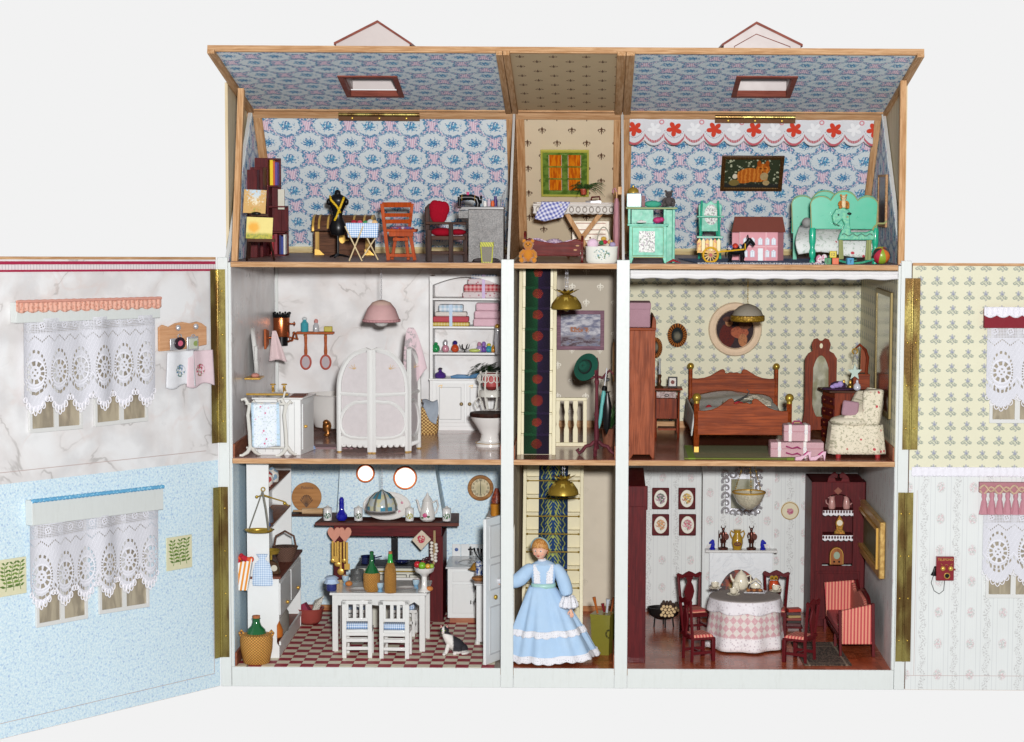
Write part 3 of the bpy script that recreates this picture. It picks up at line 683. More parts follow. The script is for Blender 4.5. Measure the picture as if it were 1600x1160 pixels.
build(MB().lathe([(1,34),(10,36),(13,42),(13,50),(9.5,58),(7,65),(8,72),(11.5,80),(14.5,88),(14,93),(9,97),(5,99),(4.5,103),(3,105),(.5,106)],24,sy=.7),'torso',black,t)
build(MB().ball((-13.5,0,87),(4,4,5.5)).ball((13.5,0,87),(4,4,5.5)),'shoulder_cap',black,t)
build(MB().cyl((0,0,2),(0,0,36),2),'pole',black,t)
for a in(20,140,260):build(MB().tube([(0,0,5),(9*cos(radians(a)),9*sin(radians(a)),3.5),(18*cos(radians(a)),18*sin(radians(a)),1)],[2.4,2,1.2],6),'foot',black,t)
tape=mat('yellow_tape',lambda v,x,y,z:mixc(sm(sn(z*2.4),.75,.95),'e3b90e','3a2f10'),rough=.6,var=.03)
def strip_(pts,w_=1.6):
 mb=MB();vs=[]
 for(x,y,z),(nx,nz)in pts:vs+=[(x-nx*w_,y,z-nz*w_),(x+nx*w_,y,z+nz*w_)]
 n=len(pts);return mb.add(vs,[(2*i,2*i+1,2*i+3,2*i+2)for i in range(n-1)])
solo(strip_([((-11.5,-7.0,97),(.8,.6)),((-9,-10.3,90),(.8,.6)),((0,-9.2,80),(.8,.6)),((5,-6.8,70),(.8,.6))]).add(*(lambda q:(q.v,q.f))(strip_([((11,-6.8,95),(.85,-.5)),((9,-10.4,88),(.85,-.5)),((3,-9.2,74),(.85,-.5)),((-1,-7.2,64),(.85,-.5)),((-4,-9,58),(.85,-.5))]))),'tape_measure',tape,'yellow tape measure crossed over the chest of the black dress form','tape measure',p,solid=.5)
p=fp(532,397.5,LP,330);p.x=at(533,397,330).x
t=thing('treasure_trunk','domed brown wooden trunk with gilt straps behind the black dress form','trunk',p)
tw=wood('trunk_wood','6a4632','422a1e','x',2.2,.45)
build(B(-43,47,0,60,0,36),'body',tw,t,bev=.6)
build(MB().prism([(0,38),(0,42)]+arc(30,42,30,20,180,0,10)[1:-1]+[(60,42),(60,38)],-45,49,'x'),'lid',tw,t)
for x in(-45.4,46):build(MB().prism([(-.6,37),(-.6,42)]+arc(30,42,30.8,20.8,180,0,10)[1:-1]+[(60,42),(60,37)],x,x+3.4,'x'),'strap',gold,t)
for x in(-36,-22,-6,18,34):build(MB().prism([(-.6,41)]+arc(30,42,30.8,20.8,180,20,9)[1:]+[(30,50)],x,x+3,'x'),'strap',gold,t)
for x in(-40,38):build(B(x,x+6,-.8,0,0,36),'corner_plate',wood('strap_wood','c7a25c','a88242','z',2),t);build(MB().prism([(x-1,0),(x+14,0),(x+6,8),(x-1,9)],-1.4,-.7),'corner_foot',gold,t)
build(MB().prism(ell(2,26,5,8,12),-2,0).box(-1,12,-2.6,-1,22,24),'hasp',gold,t)
p=fp(567,404,LP,160,60);p.y=60;p.x=at(567,404,60).x
t=thing('sewing_basket','blue gingham sewing basket hung between crossed stick legs','basket',p)
build(MB().hexa([(-22,-9,36),(24,-9,36),(24,12,36),(-22,12,36)],[(-26,-12,59),(26,-12,59),(26,14,59),(-26,14,59)]),'cloth_body',ging,t,bev=1.5)
st=pl('pale_stick','c9b48a',rough=.5)
for a,b in(((-26,-14,54),(0,-12,0)),((2,-14,54),(-20,-12,0)),((4,12,38),(23,8,1)),((24,14,44),(-2,8,4))):build(MB().cyl(a,b,1.15,n=7),'leg',st,t)
for i,(x,y,r,col,nm)in enumerate([(-14,0,5,'a01c30','dark red'),(-5,4,4.5,'c24a62','rose'),(4,0,4,'3d8f54','green'),(12,2,6,'c9c8c6','silver grey'),(19,0,5,'dcb27a','straw coloured')]):
 solo(MB().ball((0,0,0),r,10,7).torus((0,0,0),r*.8,r*.25,'x',12,5),'yarn_ball',pl('yarn_'+col,col,rough=.9,bump=.4),nm+' ball of yarn in the gingham sewing basket','yarn',p+Vector((x,y,60)),group='yarn in the gingham basket')
p=fp(624,401,LP,110,70);p.y=95;p.x=at(624,401,95).x
t=thing('ladder_chair','bright orange wooden library chair with slatted back','chair',p)
def brd(a,b,w_,d_,name,m,t):
 A,B_=Vector(a),Vector(b);dd=(B_-A).normalized();n=Vector((dd.z,0,-dd.x))*w_/2
 return build(MB().hexa([A-n,A+n,B_+n,B_-n],[q+Vector((0,d_,0))for q in(A-n,A+n,B_+n,B_-n)]),name,m,t,bev=.5)
brd((-17,-2,0),(-27,-2,88),5.5,3,'side_frame',orangewood,t);brd((13,26,47),(18,26,88),5,3,'side_frame',orangewood,t)
brd((24,0,0),(16,0,46),5.5,3,'leg',orangewood,t);brd((-14,24,0),(-6,24,44),5,3,'leg',orangewood,t);brd((12,24,0),(7,24,44),5,3,'leg',orangewood,t)
for z,x in((82,-27),(67,-24),(57,-22)):build(MB().hexa([(x,2,z),(17,24,z),(17,27,z),(x,5,z)],[(x,2,z+8-(z<80)*2),(17,24,z+8-(z<80)*2),(17,27,z+8-(z<80)*2),(x,5,z+8-(z<80)*2)]),'back_slat',orangewood,t,bev=.3)
build(B(-20,27,-4,28,44,48.5),'seat',orangewood,t,bev=.8);build(B(-16,22,-3,0,37,44),'seat_rail',orangewood,t,bev=.3)
for z,a,b in((5,-17,23),(30,-10,14)):build(B(a,b,-1,2,z,z+5),'step',orangewood,t,bev=.3)
patch=mat('patchwork_cloth',lambda v,x,y,z:mixc(sm(noise(vec(fl_or(x/4.2)*3.7,fl_or(y/5)*5.1,fl_or(z/4)),1,0),.4,.55),'b23344',mixc(sm(voro(v,7),.4,.5),'e8e2e4','5864a8')),rough=.9)
solo(MB().ball((0,0,2.5),(20,14,3.2),20,6),'cushion',patch,'flat patchwork cushion lying on the orange ladder chair','cushion',p+Vector((3,12,48.5)))
p=fp(697,406,LP,60,30);p.y=40;p.x=at(697,406,40).x
t=thing('upholstered_armchair','dark walnut armchair padded in crimson velvet','armchair',p)
for x,y,h in((-30,12,84),(-26,-10,50),(8,-12,60),(5,26,46),(29,8,44)):build(B(x-3,x+4,y-3,y+3,0,h),'leg',walnut,t,bev=.6)
build(MB().prism([(-34,62),(-34,84),(-28,90),(-12,95),(-3,92),(-3,60)],12,16),'back_frame',walnut,t,bev=.5)
build(MB().ball((0,0,0),(14,5,19),16,10).ball((8,0,6),(9,4,12)).ball((-6,0,8),(9,5,12)),'back_cushion',red_cloth,t).location=Vector((-12,9,76))*S*K[0]
build(B(-30,30,-10,24,34,40),'seat_rail',walnut_x,t,bev=.5);build(MB().ball((-6,2,46),(18,13,7),16,8).ball((18,6,46),(13,11,5),14,8),'seat_cushion',red_cloth,t)
build(B(-31,32,-13,-7,58,62),'armrest',walnut_x,t,bev=.8);build(B(-28,30,-11,-8,12,16).box(-28,30,14,17,12,16),'stretcher',walnut_x,t,bev=.4)
mt_desk=mat('speckled_grey_lacquer',lambda v,x,y,z:(mixc(sm(noise(v,1.6,3,.7),.42,.62),'231f1e','5e5855'),{'height':noise(v,1.5,3,.7),'bump':.4}),rough=.35,var=.25,vs=14)
p=Vector((at(760,408,30).x,30,LP))
t=thing('writing_desk','speckled dark grey desk with scalloped foot by the attic partition','desk',p)
build(MB().prism([(-28,0),(-22,0),(-20,4),(-12,6),(14,6),(20,4),(22,0),(27,0),(27,82),(-28,82)],-4,40),'cabinet',mt_desk,t,bev=.6)
build(MB().prism([(-43,80),(-38,86),(27,86),(28,82),(-28,82)],-8,42),'top',pl('desk_top','3e3937',rough=.25,coat=.4),t,bev=.5);build(B(-44,-28,4,36,68,80),'drawer',mt_desk,t,bev=.4)
q=p+Vector((0,0,88))
t2=thing('sewing_machine','black sewing machine with gilt lines on the grey desk','sewing machine',Vector((at(733,325,46).x,46,q.z-4)))
build(B(-18,18,-6,6,0,3),'base',walnut,t2,bev=.5)
build(MB().tube([(13,0,2),(14,0,8),(12,0,15),(4,0,17.5),(-8,0,17.5),(-14,0,16)],[4.5,4,4.4,4.6,4.8,5],12),'arm',black,t2);build(MB().cyl((-15,0,18),(-15,0,3.5),3.2,2.2),'head',black,t2);build(MB().cyl((17,0,14),(20,0,14),6.5,n=18),'hand_wheel',black,t2)
build(MB().torus((-11,0,17),5,.5,'x',14,5).torus((9,0,16),4.9,.5,'x',14,5),'gilt_line',gold,t2)
lat('thread_spool',pl('pink_thread','c2477a',rough=.7),'pink spool of thread standing on the black sewing machine','thread spool',Vector((t2.location.x/S-2,46,q.z+17)),[(3,0),(3,1),(2,1.5),(2,4),(3,4.5),(3,5)])
for i,(px,h,col,nm)in enumerate([(758,8,'d9d6d2','white'),(764,12,'b9a7b3','mauve'),(770,9,'c8571f','orange'),(774,16,'3a2a6a','violet'),(780,11,'8b9095','grey')]):
 lat('pattern_pot',pl('pot_'+col,col,rough=.5),nm+' small pot of haberdashery on the grey attic desk','pot',Vector((at(px,320,52).x,48+6*(i%2),q.z-.6)),[(2.6,0),(3.2,h*.5),(2.2,h*.8),(2.4,h)],group='haberdashery on the grey desk',n=10)
solo(MB().tube([(0,0,0),(2,0,8),(5,0,20),(9,0,28)],[1.5,3,2.2,.4],8,flat=.4).tube([(5,0,0),(6,0,10),(7,0,24)],[1.2,2,.4],8,flat=.4),'scissors',silver,'silver scissors standing upright at the back of the grey attic desk','scissors',Vector((at(781,322,60).x,66,q.z-.6)))
p=Vector((at(761,411,6).x,9,LP))
t=thing('waste_basket','grey mesh waste basket with lime green rim and ribs in front of the desk','waste basket',p)
lime=pl('lime_trim','b3b33a',rough=.6)
build(MB().lathe([(10.5,0),(13.6,31)],4,flute=0),'mesh_body',mat('grey_mesh',lambda v,x,y,z:mixc(sm(sn(z*4)*sn(x*4),-.2,.3),'5e594f','8c8678'),rough=.7),t).rotation_euler=(0,0,pi/4)
for s_ in(-1,1):build(MB().cyl((7.6*s_,-7.8,0),(9.8*s_,-10,32),.9,n=6),'rib',lime,t)
build(B(-10.4,10.4,-10.8,-9.6,25,32).box(-7.6,7.6,-8.6,-7.6,0,1.4).box(-10.4,-9.2,-9.6,9,25,32).box(9.2,10.4,-9.6,9,25,32),'rim',mat('lime_rim',lambda v,x,y,z:mixc(sm(sn(x*1.6+z),.1,.5),'b8b63c','7f7f3a'),rough=.6),t)
# ---------------------------------------------------------------- attic, middle room
def slopething(name,label,cat,px,py,off=3.0,rz=0):
 p=slopept(px,py,off);t=thing(name,label,cat,p,rx=-0.0);t.rotation_euler=(radians(A_s),0,0);return t,p
f_=1.19/(cos(radians(A_s))+.10)
t,p=slopething('window_picture','green framed dolls window with orange curtains hung on the fleur de lis wall','window',883,306)
gw=mat('green_window_wood',lambda v,x,y,z:mixc(sm(noise(v,9,3),.4,.6),'4f6d26','6f8a3a'),rough=.4,var=.12)
yb=pl('yellow_green_edge','b2ae4a',rough=.5);H=72*f_*.93
build(MB().frame([(-37,0),(37,0),(37,H),(-37,H)],[(-34,4),(34,4),(34,H-4),(-34,H-4)],-3,0),'outer_edge',yb,t,bev=.4)
build(MB().frame([(-34,4),(34,4),(34,H-4),(-34,H-4)],[(-25,11),(25,11),(25,H-9),(-25,H-9)],-2.4,0).box(-4.5,4.5,-3,0,8,H-7),'frame',gw,t,bev=.5)
cur=mat('orange_curtain_print',lambda v,x,y,z:mixc(sm(noise(vscale(v,1,1,.12),2.4,4),.35,.65),'b8500c','e08418'),rough=.4,var=.12)
for a,b in((-25,-4.5),(4.5,25)):
 for j in range(3):zz=11+j*(H-20)/3;build(B(a+1,b-1,-.8,-.2,zz+.8,zz+(H-20)/3-.8),'pane',cur,t)
 for j in(1,2):zz=11+j*(H-20)/3;build(B(a,b,-2,-.2,zz-.8,zz+.8),'glazing_bar',gw,t)
def fern(t,n,L,r0=2,z0=8,seed=1,mname=None,up=.9,w_=1.6,back=1.0):
 rnd=random.Random(seed);mb=MB();st_=MB()
 for i in range(n):
  a=rnd.uniform(0,2*pi);l=L*rnd.uniform(.6,1.1);u=up*rnd.uniform(.5,1.2);pts=[]
  for k in range(7):
   s=k/6;pts.append(Vector((cos(a)*l*s+cos(a)*r0,(sin(a)*l*s*.6+sin(a)*r0)*back,z0+l*(u*s-.9*s*s))))
  st_.tube(pts,[.5]*6+[.15],4)
  for k in range(1,7):
   for sd in(-1,1):
    d=(pts[k]-pts[k-1]).normalized();sidev=Vector((-d.y,d.x,rnd.uniform(-.2,.5)))
    if sidev.length<.1:sidev=Vector((1,0,.2))
    sidev=sidev.normalized()*sd;b=pts[k];tip=b+(sidev+d*.7)*w_*2.4*(1.2-k/8);m1=(b+tip)/2+d*w_*.6+Vector((0,0,.3));m2=(b+tip)/2-d*w_*.4
    mb.add([b,m1,tip,m2],[(0,1,2,3)])
 return mb,st_
p2=Vector((at(912,307,296).x,291,slopept(912,306,8).z+2))
t=thing('potted_plant','feathery green plant in a red pot at the foot of the green window','plant',p2)
a_,b_=fern(t,22,30,z0=8,seed=4,up=1.0);build(a_,'leaf',green_leaf,t,flat=True);build(b_,'stem',green_leaf,t)
build(MB().lathe([(4,0),(5.4,7),(6,7),(6,9)],14),'pot',pl('terracotta_red','a3442e',rough=.5),t)
p=Vector((at(898,372,210).x,210,LP))
zt_=at(898,330,210).z-LP
t=thing('drawer_cabinet','small cream drawer cabinet with red lining behind the ironing board legs','cabinet',Vector((at(922,390,330).x,330,LP)))
build(B(-28,30,0,22,0,55),'body',pl('cream_paint','ddd3c0',rough=.4),t,bev=.5)
for z in(6,23,40):
 d_=build(B(-24,26,-1,.2,z,z+13),'drawer',pl('cream_paint','ddd3c0'),t,bev=.4);build(MB().tube([(-22,-1.2,z+1.5),(24,-1.2,z+1.5),(24,-1.2,z+11.5),(-22,-1.2,z+11.5)],.5,4,closed=True),'red_line',pl('red_line_paint','a8584a'),d_);build(MB().ball((0,-2,z+6),1.5,8,6),'knob',copper,d_)
t=thing('ironing_board','lace skirted ironing board on crossed oak legs','ironing board',p)
zb=zt_+4
build(MB().prism([(-64,0),(-58,-12),(52,-12),(60,-6),(60,8),(52,14),(-56,14),(-64,6)],zb,zb+3,'z'),'board',oak_x,t)
lcm=mat('ironing_lace',lambda v,x,y,z:mixc(mx(sm(ab(sq((fr(x/11)-.5)*(fr(x/11)-.5)*121+(z-zb*1.065+7)*(z-zb*1.065+7)*.6)-3.4),1.0,.6),sm(ab(z-zb*1.065+1),.6,.3),sm(ab(z-zb*1.065+14),.8,.4)),'d4cfc9','8b837c'),rough=.9,bump=.4)
build(MB().sheet(lambda u,v:(-65+u*126,-13-.8*sin(u*40),zb+2.5-v*(15+1.6*abs(sin(u*36)))),90,5),'lace_skirt',lcm,t,solid=.6);build(MB().prism([(-65,0),(-59,-13),(53,-13),(61,-6),(61,8),(53,15),(-57,15),(-65,6)],zb+3,zb+4.4,'z'),'cover',cloth_w,t)
brd((-20,-3,zb),(28,-3,2),7,3.4,'leg',oak,t);brd((50,2,zb),(-12,2,2),7,3.4,'leg',oak,t)
def drape(u,v):
 x=-53+u*44-v*6;return(x+3*sin(v*5),-14.5-2*sin(u*7)-v*2 if v>.28 else-14.5+(.28-v)*60,zb+5.5-max(0,v-.28)*42*(1-.35*abs(u-.35)))
solo(MB().sheet(drape,24,20),'checked_cloth',mat('blue_check_cloth',lambda v,x,y,z:check(x*.9+z*.5,z*.9-x*.5+y,6.2,'dcdcec','5a62a8'),rough=.9,var=.04),'blue and white checked cloth thrown over the end of the ironing board','cloth',p,solid=.7)
t=thing('flat_iron','small silver flat iron with a dark handle on the ironing board','iron',p+Vector((30,0,zb+5)))
build(MB().prism([(-12,0),(-4,-6),(13,-6),(13,6),(-4,6)],0,8,'z'),'sole',silver,t,bev=1);build(MB().tube([(-3,0,8),(-2,0,13),(10,0,14),(11,0,8)],1.4,8),'handle',darkred,t)
p=Vector((at(866,406,40).x,40,LP))
t=thing('rocking_cradle','dark red wooden cradle with gilt scrolls and pink bedding','cradle',p);K[0]*=1.1
def prof_c(y0,y1,nm):build(MB().prism([(-38,12),(-30,9),(0,10.5),(30,9),(36,11),(41,30),(30,33),(20,30),(0,27),(-20,30),(-36,34),(-42,30)],y0,y1),nm,cr_m,t,bev=.6)
cr_m=wood('cradle_wood','6e1f1a','541411','x',3,.3,.2)
prof_c(-14,-11.5,'side_board');prof_c(12,14.5,'side_board')
for x,h in((-43,46),(38,40)):build(MB().prism([(-17,3),(-20,0),(-10,2),(10,2),(20,0),(17,3),(15,h-14)]+[(13*cos(radians(a))*1.2,h-12+10*sin(radians(a)))for a in range(0,181,20)]+[(-15,h-14)],x,x+3.4,'x'),'end_board',cr_m,t,bev=.6)
build(B(-38,38,-11,12,9,11),'bottom_board',cr_m,t)
build(MB().sheet(lambda u,v:(-36+u*70,-10+v*21,27+4*sin(u*9)*sin(v*5+1)+3*(1-u)),26,12),'bedding',mat('pink_bedding',lambda v,x,y,z:mixc(sm(noise(v,3,3),.45,.6),'c9b3c4','8f7396'),rough=.9,var=.1),t,solid=2)
for cx,cz in((-31,26),(33,24),(30,18),(-33,20)):build(MB().prism(ell(cx,cz,2.6,1.1,12),-15,-14),'gilt_scroll',pl('dull_gilt','a8743c',rough=.5),t)
def teddy(name,label,p,s,m,cat='teddy bear',m2=None,rz=0):
 t=thing(name,label,cat,p,rz);t_=K[0];K[0]*=s
 bod=MB().ball((0,0,9),(7,6,8.5)).ball((0,-1,21),(6,5.6,5.6)).ball((0,-6,19.8),(2.6,2.4,2.2));
 for sg in(-1,1):bod.ball((5*sg,0,26),(2.3,1.3,2.3)).tube([(5*sg,-1,14),(8.5*sg,-4,11),(9*sg,-7,8)],[2.6,2.4,2.2],8).ball((9*sg,-7.4,7.6),2.3).tube([(4*sg,-2,4),(6.5*sg,-7,2.9),(7.5*sg,-12,2.9)],[3.3,3.0,2.8],8).ball((7.6*sg,-12.6,3.6),(2.9,2,3.2))
 build(bod,'body',m,t);
 for sg in(-1,1):build(MB().ball((2.1*sg,-6.2,22.4),.8,8,6),'eye',black,t)
 build(MB().ball((0,-8.2,20.4),(1,.7,.7),8,6),'nose',black,t);K[0]=t_;return t
teddy('teddy_bear','small orange brown toy bear sitting against the cradle end',Vector((at(825,411,8).x,16,LP)),1.3,mat('bear_plush',color='c07a1c',rough=.9,bump=.6,bs=.8,sheen=.4))
p=Vector((at(940,413,4).x,17,LP))
t=thing('oval_tub','white oval tub with painted blue flowers and tall hoop handle','tub',p)
def tubm(v,x,y,z):
 P=vec(x,z);d=sq(x*x*.6+(z-14)*(z-14)*1.3);return mixc(sm(d,11,9)*sm(noise(P,3.4,3),.5,.56),'d9d8cf',mixc(sm(noise(P,2.6),.45,.55),'6f9fb0','6b7c48'))
build(MB().lathe([(.1,0),(22,0),(24.5,4),(25,24),(26,26),(24,26),(23,24),(23,6),(.1,5)],36,sy=.55,caps=False),'body',mat('tub_paint',tubm,rough=.3,coat=.3),t)
build(MB().tube([(3+11*cos(radians(a)),0,24+32*sin(radians(a)))for a in range(0,181,15)],3.2,6,flat=.3),'handle',pl('tub_hoop','c9c6b4',rough=.4),t)
for i,(x,y,z,r,col,nm)in enumerate([(-14,-2,30,9,'d6b9cb','pale pink'),(0,-6,32,4.5,'2c6a3a','green'),(5,-6,33,4.2,'a8233c','crimson'),(3,-2,38,4.5,'b8933c','mustard'),(17,-3,29,5,'9d8fb0','lilac'),(13,2,33,4.6,'c79a5c','tan')]):
 solo(MB().ball((0,0,0),(r,r*.6,r*(.8 if i else.95)),12,8),'wool_ball' if i else 'bonnet',pl('wool_'+col,col,rough=.95,bump=.5,bs=.8),nm+(' wool ball in the white oval tub' if i else ' cloth bonnet hanging out of the white oval tub'),'wool ball' if i else 'bonnet',p+Vector((x,y,z)),group='wool balls in the oval tub' if i else None)
t=thing('rolled_parasol','rolled pink striped parasol leaning in the partition corner','parasol',Vector((at(963,400,40).x,40,LP)))
pk_=mat('pink_stripe_cloth',lambda v,x,y,z:mixc(sm(sn(x*3.2+z*.25),-.2,.4),'b7868c','8b5560'),rough=.8)
build(MB().lathe([(1.2,0),(3.4,8),(4.4,50),(3.6,92),(2,100)],12,flute=6,fa=.12),'canopy',pk_,t);build(MB().cyl((0,0,98),(0,0,112),1),'shaft',oak,t);build(MB().tube([(0,0,110),(-3,0,116),(-6,0,113),(-5.5,0,108)],1.3,8),'handle',pk_,t);build(B(2,8,-2,2,106,118),'hook_peg',oak,t,bev=.4)
# ---------------------------------------------------------------- attic, right room
RB=lambda px,Y:Vector((at(px,404,Y).x,Y,LP))
decal=mat('floral_decal',lambda v,x,y,z:mixc(sm(noise(v,2.2,4,.7),.5,.55),'d8d8d4',mixc(sm(noise(v,3),.45,.55),'8a6f86','7b8f7a')),rough=.5)
p=RB(1017,22)
t=thing('nursery_washstand','teal painted nursery washstand with floral door and open shelf','washstand',p)
tg=lambda n_,mb,**k:build(mb,n_,teal,t,**k)
tg('cabinet',MB().prism([(-34,0),(-30,0),(-27,9),(18,9),(21,0),(24,0),(24,58),(-34,58)],-4,20),bev=.5)
dr_=build(B(-29,19,-5,-4,12,56),'door',teal,t,bev=.5);build(B(-19,6,-5.6,-5,17,50),'decal',decal,dr_,bev=.3);build(MB().tube([(-29,-5,12),(19,-5,12),(19,-5,56),(-29,-5,56)],.45,4,closed=True),'gold_line',teal_gold,dr_)
tg('counter',B(-37,27,-6,20,58,61),bev=.5);tg('side_panel',B(-36,-32,6,40,61,84).box(20,24,20,44,0,84).box(34,38,22,44,0,84),bev=.4)
tg('upright',B(-30,4,30,33,61,84).box(24,36,40,43,0,84));tg('top',B(-39,41,4,46,84,87),bev=.5);build(B(-39,41,3.4,4.1,84.4,86.6),'gold_edge',teal_gold,t);build(B(-30,20,-4.8,-4,8.6,10),'gold_edge',teal_gold,t)
solo(B(-11,11,-8,8,0,21),'white_box',pl('mint_white','c8e0dc',rough=.4),'pale mint white box on the teal washstand top','box',p+Vector((-27,18,87*K[0])),bev=.8)
solo(MB().lathe([(9,0),(8.6,4),(5,8),(1.5,9),(1.5,11),(.3,12)],16),'brass_dome',brass2,'small brass dome lid on the white box','lid',p+Vector((-28,22,108*K[0]+.5)))
solo(MB().ball((0,0,4),(14,8,5.5),20,8),'fluffy_basket',pl('teal_wool','3f9f84',rough=.95,bump=1.0,bs=1.2,var=.3,vs=2),'fluffy teal cushion on the washstand beside the dark bear','cushion',p+Vector((3,22,87*K[0])))
teddy('grey_bear','dark grey toy bear sitting on the teal washstand',p+Vector((28,20,87*K[0])),.92,mat('grey_plush',color='4a4443',rough=.95,bump=.7,bs=.8))
solo(MB().ball((0,0,5),(7,5,5)).ball((6,0,6),(5,4,4)),'pink_purse',pl('hot_pink','b02f6a',rough=.6),'small bright pink purse on the washstand counter','purse',p+Vector((10,6,61.5*K[0])))
solo(B(-2.5,2.5,-3,3,0,17),'book',pl('book_maroon','6a2b30'),'narrow maroon book beside the white box on the washstand','book',p+Vector((-12,18,87*K[0])),bev=.3)
solo(MB().tube([(-8,0,2),(-2,-2,3),(6,0,2.4)],[1,2.6,1],8),'white_comb',china,'small white china brush on the washstand counter','brush',p+Vector((-14,2,61.5*K[0])))
solo(MB().sheet(lambda u,v:(-11+u*22,-6+v*12,.8+6*(1-abs(u-.5)*2)*(1-abs(v-.5))),10,6),'red_cloth',pl('bright_red_cloth','b01f30',rough=.8),'crumpled bright red cloth on the attic floor beside the rug','cloth',RB(1052,20),solid=.5)
p=RB(1108,190)
t=thing('high_chair','tall teal nursery high chair with floral back panel','high chair',p)
for a,b in(((-16,-6,0),(-12,4,92)),((17,-6,0),(13,4,92)),((-14,20,0),(-11,10,60)),((15,20,0),(12,10,60))):build(MB().cyl(a,b,2,1.8,8),'leg',teal,t)
build(MB().prism([(-16,44),(17,44),(20,84),(14,90),(8,87),(2,92),(-4,87),(-12,90),(-17,84)],8,11),'backrest',teal,t,bev=.6);build(MB().prism(ell(3,70,11,16,20),7.2,8),'decal',decal,t)
build(B(-20,22,-10,6,66,68.5),'tray',teal,t,bev=.5);build(B(-20,21,-8,16,34,37),'seat',teal_d,t,bev=.5);build(B(-15,16,-6,-3,12,14.5),'foot_rest',teal,t,bev=.3)
zr=LP+.2
bl=mat('blue_rug_weave',lambda v,x,y,z:mixc(sm(noise(v,12,3),.4,.65),'46587a','5d7091'),rough=.95,bump=.5)
q=[at(1062,397,150),at(1285,398,190),at(1290,413,8),at(1090,412,8)]
mb=MB().hexa([(q_.x-1170+500,yy,0)for q_,yy in zip(q,(200,220,5,5))][::-1],[(q_.x-1170+500,yy,1.6)for q_,yy in zip(q,(200,220,5,5))][::-1])
t=thing('blue_rug','grey blue nursery rug with pale fringe on the attic floor','rug',(670,0,zr),k=1);build(mb,'pile',bl,t,k=1)
fb=MB()
for i in range(110):x=q[3].x-670+i*(q[2].x-q[3].x)/110;fb.tube([(x,5,1.5),(x+random.uniform(-1,1),2.0,1.2+random.random()),(x+random.uniform(-1.5,1.5),-.3,.3)],.55,4)
tag(build(fb,'fringe',cloth_w,t,k=1),kind='stuff')
p=RB(1128,34)
t=thing('toy_cart','yellow and red painted toy cart with big spoked wheels','toy cart',p)
cy=mat('cart_paint',lambda v,x,y,z:mixc(sm(noise(v,3,3),.52,.6),'c99a1c','a8471c'),rough=.4)
for yy in(-7,9):
 W_=build(MB().torus((-18,yy,13),11.5,1.6,'y',28,8),'wheel',pl('cart_yellow','cf9f1e',rough=.35),t)
 for k_ in range(12):a=k_*pi/6;build(MB().cyl((-18,yy,13),(-18+11*cos(a),yy,13+11*sin(a)),.6,n=5),'spoke',MATS['cart_yellow'],W_)
 build(MB().cyl((-18,yy-2,13),(-18,yy+2,13),2.8,n=12),'hub',pl('hub_red','9c2a1c'),W_)
build(B(-39,-2,-4,6,16,19),'bed',cy,t,bev=.4)
for i in range(6):x=-38+i*6;build(MB().prism([(x,19),(x+5,19),(x+5.4,35),(x+2.6,39),(x-.4,35)],-5,-3.6),'side_stake',(cy,pl('stake_cream','d9cda0'))[i%2],t,bev=.3)
build(B(-39,-2,5,6.5,19,34),'far_side',cy,t)
for yy in(-6,6):build(MB().cyl((-4,yy,18),(34,yy,22),1.3,n=6),'shaft',MATS['cart_yellow'],t)
t=thing('toy_donkey','black toy pony with red saddle harnessed to the yellow cart','toy pony',p+Vector((22,0,0)))
body=MB().ball((0,0,20),(14,5.5,7),16,10).tube([(10,0,22),(16,0,30),(20,0,35)],[5.5,4.2,3.4],10).ball((21,0,36),(4,3,4)).tube([(22,0,36),(27,0,31),(28.5,0,28)],[3.2,2.5,2.2],8)
for x,y,dx in((-10,-3,-2),(-8,3,2),(8,-3,1),(11,3,3)):body.tube([(x,y,18),(x+dx*.6,y,10),(x+dx*.2,y,5),(x+dx,y,.6)],[2.6,1.7,1.3,1.8],8)
body.tube([(-13,0,22),(-16,0,16),(-16,0,9)],[1.4,1.2,.6],6)
for sg in(-1,1):body.tube([(19,1.6*sg,39),(18,2.4*sg,43),(18.5,2.4*sg,45)],[1.1,1.2,.3],6)
build(body,'body',black,t);build(MB().ball((-1,0,26),(5,5.4,5.5)),'saddle',pl('saddle_red','b5301c'),t);build(MB().ball((-9,0,24),(5,5.8,4.6)).ball((7,0,26),(3,5.6,4.5)),'blanket',mat('blanket_patch',lambda v,x,y,z:mixc(sm(noise(v,3),.48,.54),'3a4f8c','c9c4b8'),rough=.8),t)
build(MB().torus((14,0,26),5.6,1.1,'x',14,6),'harness',MATS['cart_yellow'],t)
p=RB(1186,110)
t=thing('toy_house','pink toy town house with a brown roof and sash windows standing on the rug','toy house',p)
pkw=mat('pink_facade',lambda v,x,y,z:('cf8f98',{}),rough=.6);build(MB().hexa([(-30,0,0),(29,0,0),(29,24,0),(-30,24,0)],[(-30,0,47),(29,0,47),(29,24,47),(-30,24,47)]).box(-41,-30,20,34,0,47),'wall',pkw,t,bev=.3)
build(MB().hexa([(29,0,0),(39,12,0),(39,24,0),(29,24,0)],[(29,0,47),(39,12,47),(39,24,47),(29,24,47)]),'side_wall',pl('pink_side','b67a80'),t)
brn=pl('brown_roof_paint','6e3428',rough=.5);rf=build(MB().hexa([(-43,-3,46),(41,-3,46),(41,26,46),(-43,26,46)],[(-38,9,70),(37,9,70),(37,13,70),(-38,13,70)]),'roof',brn,t,bev=.4)
wp_=pl('toy_window_white','d2dae0')
